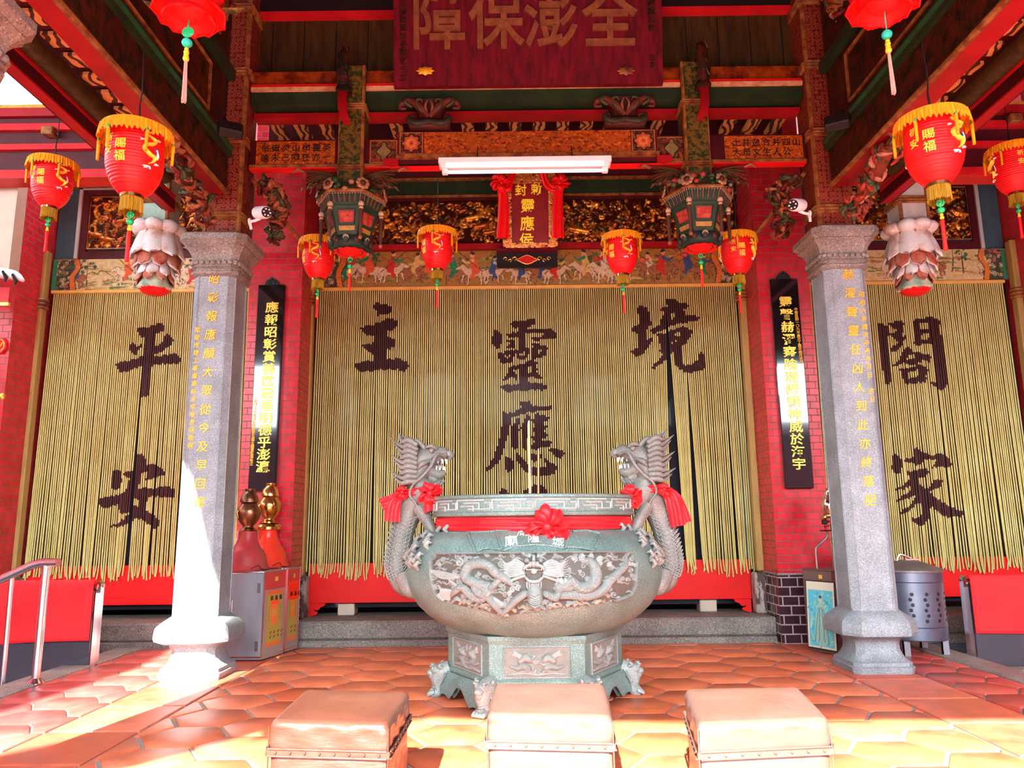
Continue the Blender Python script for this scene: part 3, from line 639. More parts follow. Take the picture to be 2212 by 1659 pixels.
# ------------------------------------------------------------------ stone pillars
PX={-1:-2.46,1:2.73}; PY=6.14
def stone_pillar(cx,cy,label):
    t=thing('stone_pillar',label,'pillar',(cx,cy,0))
    c=(cx,cy)
    m=MB(); m.loft(c,[(.225,.225,.04,0),(.235,.235,.045,.045),(.222,.222,.045,.055),(.222,.222,.045,.078),(.205,.205,.05,.088),(.185,.185,.05,.115),(.168,.168,.05,.16),(.165,.165,.05,.20),(.18,.18,.06,.235),(.215,.215,.075,.262)]); m.build('pedestal_foot','stone',t,smooth=40)
    m=MB(); m.loft(c,[(.255,.255,.09,.262),(.282,.282,.105,.275),(.288,.288,.105,.30),(.28,.28,.10,.365),(.268,.268,.095,.385),(.22,.22,.07,.425),(.20,.20,.055,.437),(.185,.185,.05,.45)]); m.build('pedestal_drum','stone',t,smooth=25)
    m=MB(); m.loft(c,[(.18,.18,.04,.44),(.172,.172,.04,.47),(.165,.165,.04,3.17)])
    for sx in(-1,1):
        for sy in(-1,1):
            for a,b in((.167,.120),(.120,.167)):
                m.tube([(cx+sx*a*1.03,cy+sy*b*1.03,.46),(cx+sx*a*.995,cy+sy*b*.995,3.16)],.007,5)
    m.build('shaft','stone',t,smooth=30)
    k=.83; m=MB(); m.loft(c,[(a*k,a*k,ch_*k,z) for a,ch_,z in((.205,.05,3.15),(.235,.06,3.165),(.24,.06,3.185),(.215,.055,3.195),(.225,.055,3.21),(.245,.06,3.22),(.23,.06,3.235),(.225,.055,3.285),(.235,.06,3.30),(.245,.06,3.34),(.27,.065,3.375),(.30,.07,3.395),(.295,.07,3.405),(.335,.08,3.44),(.335,.08,3.485),(.31,.07,3.50))])
    cap=m.build('capital','stoned',t,smooth=25)
    m=MB()
    for s in range(4):
        for k in range(7):
            a=-.14+.28*k/6; x,y=(a,-.193); q=s*pi/2
            m.ball((cx+x*math.cos(q)-y*math.sin(q),cy+x*math.sin(q)+y*math.cos(q),3.262),.022,8)
        x,y=(.175,-.175); q=s*pi/2; m.ball((cx+x*math.cos(q)-y*math.sin(q),cy+x*math.sin(q)+y*math.cos(q),3.262),.022,8)
    m.build('bead_row','stoned',cap)
    return t
pl=stone_pillar(PX[-1],PY,'carved grey stone pillar on the left, half in sunlight, with gilt characters')
pr=stone_pillar(PX[1],PY,'carved grey stone pillar on the right, fully in shade, with gilt characters')
near=dup(pl,(-2.52,3.02,0),label='nearer stone pillar cut off by the top left edge of the photo')
m=MB(); F0=PY-.166
def pil_text(t,cx,chars,px0,py0,px1,py1,size,name,bold=-.004):
    m=MB(); n=len(chars)
    for i,chh in enumerate(chars):
        if chh==' ': continue
        q=i/(n-1); p=atY(px0+(px1-px0)*q,py0+(py1-py0)*q,F0-.004)
        text3d(m,chh,lambda a,b,h:(p.x+a,F0-.008+.012*h,p.z+b),size,bold=bold,slant=.12)
    m.build(name,'goldflat',t,smooth=0)
# gilt couplets
pil_text(pl,PX[-1],'昭彰報應願大眾從今及早回頭'[:13],463,602,430,1085,.092,'gilt_characters',.004)
pil_text(pl,PX[-1],'監督改建工事董事許吉年等長順敬獻',427,712,412,962,.047,'small_gilt_characters',.004)
pil_text(pr,PX[1],'赫濯聲靈任凶人到此亦終落胆',1832,592,1880,1080,.092,'gilt_characters',.004)
pil_text(pr,PX[1],'昭和六年歲次辛未冬月日 吉旦',1861,636,1884,862,.05,'small_gilt_characters',.004)
# ------------------------------------------------------------------ wooden columns on the pillars
def wood_column(cx,label,side):
    t=thing('painted_column',label,'column',(cx,PY,3.5))
    m=MB(); m.loft((cx,PY),[(.15,.15,.03,3.5),(.15,.15,.03,6.3)]); m.build('column_core','scale',t,smooth=0)
    m=MB()
    for s in(-1,1):
        x=cx+s*.137; m.tube([(x,PY-.139,3.5),(x,PY-.139,6.3)],.021,6)
    m.build('corner_moulding','browngold',t,smooth=30)
    for z in(3.66,4.35,4.98,5.6):
        m=MB(); m.loft((cx,PY),[(r_,r_,.04,z+dz) for dz,r_ in((-.014,.158),(0,.172),(.012,.160),(.026,.172),(.04,.160),(.054,.172),(.068,.158))])
        m.build('rope_band','browngold',t,smooth=60)
    return t
wood_column(-2.43,'scale patterned painted column standing on the left stone pillar',-1)
wood_column(2.70,'scale patterned painted column standing on the right stone pillar',1)
# ------------------------------------------------------------------ side lintels (towards the viewer)
def side_lintel(s,xi,label):
    xo=xi+s*.165; a,b=sorted((xi,xo)); y0,y1=-1.2,5.93
    t=thing('side_lintel',label,'beam',((a+b)/2,5.9,3.86),0,'painted lintels running towards the viewer')
    m=MB(); m.box(a,b,y0,y1,3.87,4.17); m.build('painted_beam','painted',t,smooth=0)
    m=MB(); m.tube([(xi,y0,3.865),(xi,y1,3.865)],.022,8); m.build('gilt_edge','browngold',t)
    m=MB(); m.box(a+.012,b,y0,y1,3.852,3.866); m.build('red_underside','shadered',t,smooth=0)
    m=MB(); m.tube([(xi-s*.0,y0,4.25),(xi-s*.0,y1,4.25)],.04,8); m.build('green_moulding','greenstrip',t)
    m=MB(); m.box(min(xi-s*.03,xo),max(xi-s*.03,xo),y0,y1,4.17,4.215); m.build('dark_moulding','green',t,smooth=0)
    m=MB(); a2,b2=sorted((xi+s*.04,xo)); m.box(a2,b2,y0,y1,4.21,6.3); m.build('upper_panel','painted',t,smooth=0)
    m=MB()
    for za in (4.40,4.80):
        m.tube([(xi+s*.035,y0,za),(xi+s*.035,5.55 if za==4.4 else 5.55,za)],.016,6)
    m.tube([(xi+s*.035,5.55,4.40),(xi+s*.035,5.55,4.80)],.016,6); m.tube([(xi+s*.035,y0,5.0),(xi+s*.035,y1,5.0)],.02,6)
    m.build('panel_frame','browngold',t)
    m=MB(); m.box(min(xi-s*.02,xo),max(xi-s*.02,xo),y0,y1,4.88,4.97); m.build('green_strip','green',t,smooth=0)
side_lintel(-1,-2.38,'deep painted lintel with gilt lower edge running from the left pillar towards the viewer')
side_lintel(1,2.655,'deep painted lintel with gilt lower edge running from the right pillar towards the viewer')
# eave members outside the lintels
for s,ox,w in((-1,0,'left'),(1,.27,'right')):
    X=lambda v: s*v+ox
    m=MB(); m.tube([(X(2.935),-1,4.04),(X(2.935),6.0,4.04)],.062,14); tag(m.build('round_purlin','olive'),'round olive purlin running towards the viewer, %s side'%w,'beam',)
    t=thing('eave_beam','deep red and dark eave beam running towards the viewer, %s side'%w,'beam',(X(3.05),5.9,3.9))
    a,b=sorted((X(3.0),X(3.10)))
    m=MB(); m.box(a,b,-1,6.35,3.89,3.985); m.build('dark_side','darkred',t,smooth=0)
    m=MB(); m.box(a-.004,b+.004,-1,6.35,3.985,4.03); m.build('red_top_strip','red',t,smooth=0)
    m=MB(); a,b=sorted((X(2.992),X(3.07))); m.box(a,b,-1,6.35,3.875,3.89); m.build('red_soffit','shadered',t,smooth=0)
    # rafter tiles
    proto=None
    for k in range(22):
        y=1.2+k*.215
        m=MB(); a,b=sorted((X(2.575),X(2.90))); m.box(a,b,y,y+.13,4.125,4.15)
        if True:
            o=m.build('rafter_tile','rafter',smooth=0); 
            side='left' if s<0 else 'right'
            tag(o,'wood grain painted rafter tile in the row outside the %s lintel'%side,'rafter','rafter tiles outside the %s lintel'%side)
    m=MB(); a,b=sorted((X(2.56),X(3.3))); m.box(a,b,-1,6.3,4.16,4.18); struct(m.build('ceiling_eave_'+w,'darkred',smooth=0))
# ------------------------------------------------------------------ horizontal red beams of the side bays (plane behind)
for s in(-1,1):
    w='left' if s<0 else 'right'
    x0,x1=(-8,-2.66) if s<0 else (2.93,8)
    Yb=6.42
    rows=[(225,232,'gold'),(232,250,'shadered'),(250,266,'darkred'),(266,280,'red'),(280,310,'darkred'),(310,322,'red'),(322,366,'darkred'),(366,384,'red')]
    t=thing('bay_crossbeam','stack of red crossbeams spanning the %s side bay under the ceiling'%w,'beam',((x0+x1)/2,Yb,4.0))
    for k,(a,b,mm) in enumerate(rows):
        off=0 if s<0 else -6
        z1=atY(100 if s<0 else 2120,a+off,Yb).z; z0=atY(100 if s<0 else 2120,b+off,Yb).z
        m=MB(); m.box(x0,x1,Yb+(0.0 if mm!='darkred' else .045),Yb+.2,z0,z1); m.build('crossbeam_moulding' if mm!='darkred' else 'crossbeam_board',mm,t,smooth=0)
    p=atY(108 if s<0 else 2190,283 if s<0 else 256,Yb)
    m=MB(); m.box(p.x-.055,p.x+.055,Yb-.05,Yb+.05,p.z-.05,p.z+.03,bev=.008); m.build('beam_end_block','browngold',t)
    xa,xb=(-5.0,-2.66) if s<0 else (2.98,5.34)
    m=MB(); m.box(xa,xb,YC-.08,YC-.0,4.83,5.1); m.build('rear_board','darkred',t,smooth=0)
    m=MB(); m.box(xa,xb,YC-.10,YC-.0,4.80,4.83); m.build('gilt_lower_edge','browngold',t,smooth=0)
    # bay above: frieze panels at the curtain plane
# ------------------------------------------------------------------ front crossbeam between the columns
YB=PY
t=thing('front_crossbeam','orange lacquered crossbeam with painted panels and black characters between the two columns','beam',(AX,YB,4.15))
def bx(x0,x1,y0,y1,z0,z1,nm,mt,**k):
    m=MB(); m.box(x0,x1,y0,y1,z0,z1); return m.build(nm,mt,t,smooth=0)
zc=lambda y,px=1130: atY(px,y,YB-.1).z
bx(-2.25,2.52,YB-.07,YB+.0,4.165,4.40,'side_board','darkred')
bx(-.98,1.25,YB-.10,YB+.0,4.235,4.445,'centre_board','wine')
bx(-2.25,-.98,YB-.085,YB+.0,4.142,4.168,'cream_lower_edge','browngold'); bx(1.25,2.52,YB-.085,YB+.0,4.142,4.168,'cream_lower_edge','browngold'); bx(-.99,1.26,YB-.115,YB+.0,4.205,4.235,'cream_centre_edge','browngold')
bx(-2.25,2.52,YB-.08,YB+.0,4.13,4.143,'red_soffit','redbright')
# painted panels
def pat(seed,W,Hh,kind):
    R=Relief(W,Hh,int(W/.005),int(Hh/.005),(.06,.012,.010)); rg=random.Random(seed)
    if kind=='orange':
        R.col[:]=(.36,.08,.008)
        for k in range(int(W*420)): 
            x,z=rg.uniform(0,W),rg.uniform(0,Hh); R.stroke([(x,z),(x+rg.uniform(-.03,.03),z+rg.uniform(-.015,.015))],rg.uniform(.002,.008),ink=True,col=rg.choice([(.55,.15,.012),(.15,.015,.005),(.45,.06,.006),(.24,.03,.005)]),n=3)
    else:
        for k in range(int(W*Hh*1500)):
            x,z=rg.uniform(0,W),rg.uniform(0,Hh); R.spiral((x,z),rg.uniform(.012,.022),.0028,1.2,rg.uniform(0,6),rg.choice((-1,1)),ink=True,col=rg.choice([(.32,.09,.012),(.25,.03,.012),(.10,.08,.02)]))
        c=(W/2,Hh/2)
        if kind=='cloudy':
            q=[(c[0]+math.cos(a)*(.05+.012*math.cos(4*a)),c[1]+math.sin(a)*(.075+.012*math.cos(4*a))) for a in np.linspace(0,2*pi,40)]
            R.poly(q,(.22,.17,.06)); R.stroke(q,.005,ink=True,col=(.02,.012,.01),n=2); 
        if kind=='flower':
            for rr,cc in((.085,(.02,.012,.012)),(.07,(.45,.10,.03)),(.045,(.62,.20,.05)),(.018,(.5,.05,.02))):
                q=[(c[0]+math.cos(a)*rr*(1+.14*math.cos(8*a)),c[1]+math.sin(a)*rr*(1+.14*math.cos(8*a))) for a in np.linspace(0,2*pi,60)]; R.poly(q,cc)
        R.stroke([(0.004,0.004),(W-.004,.004),(W-.004,Hh-.004),(.004,Hh-.004),(.004,.004)],.006,ink=True,col=(.40,.16,.04),n=1)
    return R
def panel(par,x0,x1,z0,z1,y,R,nm,mat='vc',thick=.006,amp=1,label=None):
    m=MB(); R.mesh(m,lambda u,v,h:(x0+u,y-h*amp,z0+v)); o=m.build(nm,mat,par,smooth=60)
    return o
def pp(a,b,c,d,kind,nm,yo,seed):
    W=b-a;Hh=d-c; panel(t,a,b,c,d,yo,pat(seed,W,Hh,kind),nm)
pp(-2.20,-1.52,4.178,4.388,'orange','character_panel',YB-.072,1); pp(1.86-.03,2.50,4.178,4.388,'orange','character_panel',YB-.072,2)
pp(-1.22,-.98,4.178,4.388,'cloudy','quatrefoil_panel',YB-.072,3); pp(1.25,1.50,4.178,4.388,'cloudy','quatrefoil_panel',YB-.072,4)
pp(-.96,-.76,4.24,4.44,'flower','flower_panel',YB-.103,5); pp(1.03,1.23,4.24,4.44,'flower','flower_panel',YB-.103,6)
pp(-.75,1.02,4.24,4.44,'orange','orange_centre_panel',YB-.103,7)
m=MB()
for row,z,st in((0,4.328,'岳嶽炎山幽靈英'),(1,4.238,'論未己國任亦一')):
    for i,c in enumerate(st): wall_text(m,c,-2.12+i*.088,z,YB-.073,.075,.002,bold=.006)
m.build('black_characters','black',t,smooth=0); m=MB()
for row,z,st in((0,4.328,'土井益合井四山'),(1,4.238,'大是文生人公')):
    for i,c in enumerate(st): wall_text(m,c,1.93+i*.086,z,YB-.073,.075,.002,bold=.006)
m.build('black_characters','black',t,smooth=0)
# curved ogee ends of the centre board
for s,x in((-1,-.98),(1,1.25)):
    m=MB(); P=[(.01,4.145),(.01,4.206),(-.06,4.206),(-.12,4.206),(-.12,4.16),(-.09,4.145),(-.05,4.135)]
    m.extr([(x-(-s)*a*1.0 if s<0 else x-a,z) for a,z in (P if s<0 else P)] if False else [(x+s*(-a),z) for a,z in P],YB-.10,YB+.0); m.build('ogee_end','shadered',t)
# ------------------------------------------------------------------ upper beam
t=thing('upper_beam','long upper beam in orange, cream and dark green layers below the signboard','beam',(AX,YB,4.74))
for a,b,y,mt,nm in((4.735,4.86,.06,'green','green_face'),(4.86,4.895,.085,'cream','cream_moulding'),(4.895,4.925,.075,'redbright','pink_red_moulding'),(4.925,5.06,.05,'orange','orange_face')):
    bx(-2.27,2.54,YB-y,YB+.12,a,b,nm,mt)
bx(-2.27,2.54,YB+.02,YB+.14,4.66,4.705,'lower_red_strip','shadered')
for k in range(22):
    x=-2.2+k*.218
    if -1.5<x<-1.2 or 1.5<x<1.75: continue
    m=MB(); m.box(x,x+.11,YB+.16,YB+.5,4.70,4.735); tag(m.build('rafter_tile','rafter',smooth=0),'short wood grain rafter end in the row under the long upper beam','rafter','rafter ends under the upper beam')
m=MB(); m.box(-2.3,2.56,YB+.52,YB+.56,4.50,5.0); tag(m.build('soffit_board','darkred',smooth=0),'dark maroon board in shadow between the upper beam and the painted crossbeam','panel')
m=MB(); m.box(-2.3,2.56,YB+.12,YB+.16,5.0,6.32)
for k in range(-8,9): m.box(AX+k*.29-.004,AX+k*.29+.004,YB+.112,YB+.125,5.06,5.66,1)
tag(m.build('plank_wall',['olive','black'],smooth=0),'dark olive plank wall behind the big red signboard','wall')
m=MB(); m.box(-2.3,2.56,YB+.05,YB+.12,5.68,5.73); m.box(-2.3,2.56,YB+.06,YB+.12,5.73,6.3,1); tag(m.build('top_beam',['red','black'],smooth=0),'thin red beam edge above the plank wall at the top of the photo','beam')
# ------------------------------------------------------------------ signboard
sb=thing('signboard','big maroon signboard with four large carved characters at the top centre','sign',(AX,5.9,4.84))
tilt=-.14
def sgn(x,z,y=0): # lean forward with height
    return (x, 5.98+y-(z-4.84)*(-tilt), z)
m=MB(); x0,x1=-1.01,1.31
v=[];
for y in(0,.05):
    for z in(4.84,5.95):
        for x in(x0,x1): v.append(sgn(x,z,y))
m.add(v,[(0,1,3,2),(4,6,7,5),(0,4,5,1),(2,3,7,6),(0,2,6,4),(1,5,7,3)]); m.build('board','wine',sb,smooth=0)
m=MB()
for chh,px in(('障',948),('保',1072),('澎',1190),('全',1316)):
    p=atY(px,30,5.92)
    text3d(m,chh,lambda a,b,h:sgn(p.x+a,5.42+b,-.018+.02*h),.56,bold=.016,wide=.86)
m.build('large_characters',pm('dull_gilt_wood',(.16,.05,.02),.5,c2=(.26,.09,.03),scale=14,bump=.4),sb,smooth=0)
m=MB()
for i,chh in enumerate('年月吉日澎湖眾弟子敬獻仝立'): text3d(m,chh,lambda a,b,h:sgn(-.925+a,5.78-i*.072+b,-.008+.012*h),.065,bold=.01)
for i,chh in enumerate('光緒歲次敬'): text3d(m,chh,lambda a,b,h:sgn(1.22+a,5.62-i*.075+b,-.008+.012*h),.07,bold=.01)
for i,chh in enumerate('敬立'): text3d(m,chh,lambda a,b,h:sgn(1.22+a,5.06-i*.06+b,-.008+.012*h),.055,bold=.01)
m.build('small_characters',MT['painted'],sb,smooth=0)
for px,mt,l in((919,'goldflat','gilt'),(1352,'browngold','pink')):
    p=atY(px,154,5.9); m=MB()
    m.lathe((0,0,0),[(.001,0),(.06,.0),(.07,.008),(.05,.02),(.001,.028)],28,rad=lambda a,i:1+.16*math.cos(8*a)*(i<3))
    m.xform(Matrix.Translation((p.x,5.9,p.z))@Matrix.Rotation(pi/2,4,'X')@Matrix.Diagonal((1,.55,1,1)))
    m.build('support_boss',mt,sb)
# ------------------------------------------------------------------ deep facade layers above the curtains
ZF=[(3.635,4.03),(4.03,4.10),(4.10,4.60),(4.60,4.63),(4.66,4.83)]
t=thing('frieze_frame','red and green mouldings above the wide middle curtain','frame',(AX,YC,4.03))
def bz(x0,x1,y0,y1,z0,z1,nm,mt): return bx(x0,x1,y0,y1,z0,z1,nm,mt)
x0,x1=-2.12,2.46
bz(x0,x1,YC-.06,YC+.1,4.035,4.095,'red_strip','shadered'); bz(x0,x1,YC-.03,YC+.1,4.60,4.64,'dark_moulding','darkred'); bz(x0,x1,YC-.05,YC+.1,4.635,4.66,'gilt_moulding','browngold')
bz(x0,x1,YC-.02,YC+.1,4.66,4.83,'green_board','green'); bz(x0,x1,YC-.06,YC+.1,4.83,4.855,'gilt_moulding','browngold'); bz(x0,x1,YC-.03,YC+.1,4.855,5.3,'upper_red_board','darkred'); bz(x0,x1,YC-.07,YC+.1,4.99,5.03,'red_moulding','red')
def gold_relief(W,Hh,seed,dark=(.07,.012,.006)):
    R=Relief(W,Hh,int(W/.009),int(Hh/.009),dark); rg=random.Random(seed)
    G=[(.80,.34,.04),(.42,.12,.015),(.16,.04,.01),(.50,.16,.02),(.10,.02,.008),(.07,.05,.015),(.12,.04,.01)]
    for k in range(int(W*Hh*420)):
        x,z=rg.uniform(0,W),rg.uniform(0.02,Hh-.02); c=rg.choice(G)
        if rg.random()<.4: R.spiral((x,z),rg.uniform(.02,.05),.010,1.1,rg.uniform(0,6),rg.choice((-1,1)),amp=1.1,col=c)
        else: 
            a=rg.uniform(0,pi*2); l=rg.uniform(.03,.11); R.stroke([(x,z),(x+l*.5*math.cos(a),z+l*.5*math.sin(a)+.02),(x+l*math.cos(a),z+l*math.sin(a))],[rg.uniform(.008,.022),.004],amp=1.3,col=c,n=4)
    for k in range(int(W*3.2)):   # small mounted figures
        x=rg.uniform(.05,W-.05); z=rg.uniform(.08,Hh*.6); s=rg.choice((-1,1)); c=rg.choice(G[:2]+G[3:4])
        R.stroke([(x-s*.07,z),(x,z+.01),(x+s*.06,z+.03),(x+s*.085,z+.07)],[.024,.028,.014],amp=1.3,col=c)
        R.stroke([(x-.0,z+.03),(x+s*.01,z+.10)],[.022,.014],amp=1.5,col=rg.choice(G)); R.stroke([(x+s*.012,z+.125),(x+s*.014,z+.13)],.014,amp=1.8,col=c)
        for q in(-.06,-.035,.03,.055): R.stroke([(x+q,z),(x+q+s*.015,z-.06)],[.009,.005],amp=1.2,col=c,n=3)
    return R
gp=tag(panel(None,x0+.05,x1-.05,4.105,4.595,YC-.01,gold_relief(x1-x0-.1,.49,11),'carved_frieze','vcgold'),'dark gilded carved frieze of riders behind the tablet, above the wide curtain','carving')
def landscape(W,Hh,seed,fig=8,bg=(.42,.26,.06),ends=True):
    R=Relief(W,Hh,int(W/.0075),int(Hh/.0075),bg); rg=random.Random(seed)
    ink=dict(ink=True)
    for k in range(int(W*45)):
        x,z=rg.uniform(0,W),rg.uniform(0,Hh*.8); R.stroke([(x,z),(x+rg.uniform(.05,.2),z+rg.uniform(-.02,.02))],[rg.uniform(.006,.016),.003],col=rg.choice([(.20,.22,.06),(.30,.20,.06),(.50,.34,.10),(.12,.16,.05),(.34,.14,.05)]),n=4,**ink)
    for k in range(int(W*2.2)):   # hills
        x=rg.uniform(0,W); z=rg.uniform(Hh*.3,Hh*.75); R.stroke([(x-.16,z),(x-.06,z+.06),(x,z+.04),(x+.05,z+.08),(x+.18,z)],.004,col=(.10,.07,.03),**ink)
    for k in range(int(W*3)):     # trees
        x=rg.uniform(0,W); z=rg.uniform(.02,Hh*.3); a=rg.uniform(-.08,.08)
        R.stroke([(x,z),(x+a,z+.12),(x+a*1.4,z+.24)],[.008,.004],col=(.07,.045,.025),**ink)
        for q in range(6): R.stroke([(x+a+rg.uniform(-.08,.08),z+.2+rg.uniform(-.06,.08))]*2,rg.uniform(.01,.022),col=rg.choice([(.03,.09,.04),(.05,.13,.06),(.08,.10,.03)]),n=2,**ink)
    C=[(.02,.20,.08),(.50,.03,.02),(.60,.10,.03),(.60,.50,.35),(.04,.08,.20),(.55,.38,.10)]
    for k in range(fig):          # horse + rider
        x=(k+.5+rg.uniform(-.25,.25))*W/fig; z=.10+rg.uniform(-.01,.05); s=rg.choice((-1,1)); hc=rg.choice([(.58,.46,.28),(.55,.42,.25),(.30,.12,.05)]); q=rg.uniform(.75,1.1)
        def P(*a): return [(x+s*u*q,z+w*q) for u,w in a]
        for c,e in(((.03,.02,.02),.004),(hc,0)):
            R.stroke(P((-.11,.02),(-.03,.03),(.05,.035),(.10,.09)),[q*.045+e,q*.04+e,q*.022+e],col=c,**ink); R.stroke(P((.10,.09),(.16,.065)),[.022*q+e,.012+e],col=c,**ink)
            for u,v in((-.13,-.09),(-.09,-.10),(.05,-.10),(.11,-.06)): R.stroke(P((u*.85,.0),(u,v)),[.012*q+e,.007+e],col=c,n=3,**ink)
        c=rg.choice(C); R.stroke(P((-.03,.05),(-.01,.12),(.0,.17)),[.042*q,.03*q],col=c,**ink); R.stroke(P((-.02,.05),(.01,-.03)),[.025*q,.016],col=c,n=3,**ink)
        R.stroke(P((0,.16),(.06,.13),(.10,.16)),[.018*q,.01],col=rg.choice(C),**ink); R.stroke(P((.005,.205),(.006,.21)),.020*q,col=(.62,.36,.18),n=2,**ink); R.stroke(P((-.005,.228),(.01,.235)),.016*q,col=(.03,.02,.02),n=2,**ink)
        if k%2: R.stroke(P((-.12,.02),(.16,.26)),.0045,col=(.10,.03,.02),n=2,**ink)
    if ends:
        for s in(0,1):
            X=lambda u:(u if s==0 else W-u)
            R.poly([(X(0),0),(X(.22),0),(X(.20),Hh*.5),(X(.24),Hh),(X(0),Hh)],(.055,.05,.03))
            for k in range(40): R.spiral((X(rg.uniform(.03,.2)),rg.uniform(0,Hh)),.02,.004,1.1,rg.uniform(0,6),col=rg.choice([(.55,.45,.25),(.10,.18,.06),(.50,.12,.08)]),ink=True)
            R.stroke([(X(.24),0),(X(.22),Hh*.4),(X(.27),Hh*.7),(X(.25),Hh)],.028,col=(.60,.17,.03),**ink); R.stroke([(X(.27),0),(X(.25),Hh*.4),(X(.30),Hh*.7),(X(.28),Hh)],.005,col=(.03,.02,.02),**ink)
            R.poly([(X(0),0),(X(.05),0),(X(.05),Hh),(X(0),Hh)],(.03,.20,.10))
    return R
tag(panel(None,x0+.02,x1-.02,3.64,4.03,YC-.005,landscape(x1-x0-.04,.39,21,20,(.30,.155,.03)),'painted_frieze','vc'),'painted battle frieze of riders above the wide middle curtain','painting')
for s,(a,b),w in((-1,(-5.0,-2.66),'left'),(1,(2.98,5.34),'right')):
    tag(panel(None,a+.02,b-.02,3.64,3.985,YC-.005,landscape(b-a-.04,.345,30+s,5,(.55,.42,.20)),'painted_frieze','vc'),'painted frieze with horsemen and green hills above the %s side curtain'%w,'painting')
    t=thing('carved_window','carved and gilded window panel in red and blue grey frame over the %s side curtain'%w,'window',((a+b)/2,YC,4.0))
    zt=4.82
    bz(a,b,YC+.04,YC+.1,3.985,5.05,'blue_grey_board','bluegrey')
    ia,ib=a+.24,b-.24
    m=MB()
    for (p,q,r_,u) in((ia,ia+.035,3.99,zt),(ib-.035,ib,3.99,zt),(ia,ib,zt-.035,zt)): m.box(p,q,YC-.02,YC+.05,r_,u)
    m.build('pale_frame',pm('pale_grey_paint_'+w,(.42,.42,.40),.5),t,smooth=0)
    m=MB()
    for (p,q,r_,u) in((ia+.035,ib-.035,3.99,4.08),(ia+.035,ib-.035,zt-.10,zt-.035),(ia+.035,ia+.11,4.08,zt-.1),(ib-.11,ib-.035,4.08,zt-.1)): m.box(p,q,YC+.0,YC+.05,r_,u)
    m.build('red_frame','darkred',t,smooth=0)
    m=MB(); q=.13
    m.tube([(ia+q,YC-.01,4.10),(ib-q,YC-.01,4.10),(ib-q,YC-.01,zt-.12),(ia+q,YC-.01,zt-.12),(ia+q,YC-.01,4.10)],.009,6); m.build('gilt_bead','browngold',t)
    R=gold_relief(ib-ia-2*q,zt-.12-4.10,40+s,(.06,.01,.008))
    rg=random.Random(5+s)
    for k in range(70): 
        x,z=rg.uniform(.1,R.W-.1),rg.uniform(.05,R.H-.05); 
        if k%3: R.stroke([(x,z),(x+.03,z+.012)],[.012,.003],amp=2,col=(.05,.10,.04))
        else: 
            for aa in range(5): R.stroke([(x,z),(x+.025*math.cos(aa*1.26),z+.025*math.sin(aa*1.26))],[.012,.01],amp=1.5,col=(.55,.03,.03) if k%2 else (.62,.2,.05),n=3)
    panel(t,ia+q,ib-q,4.10,zt-.12,YC+.01,R,'carved_panel','vcgold')
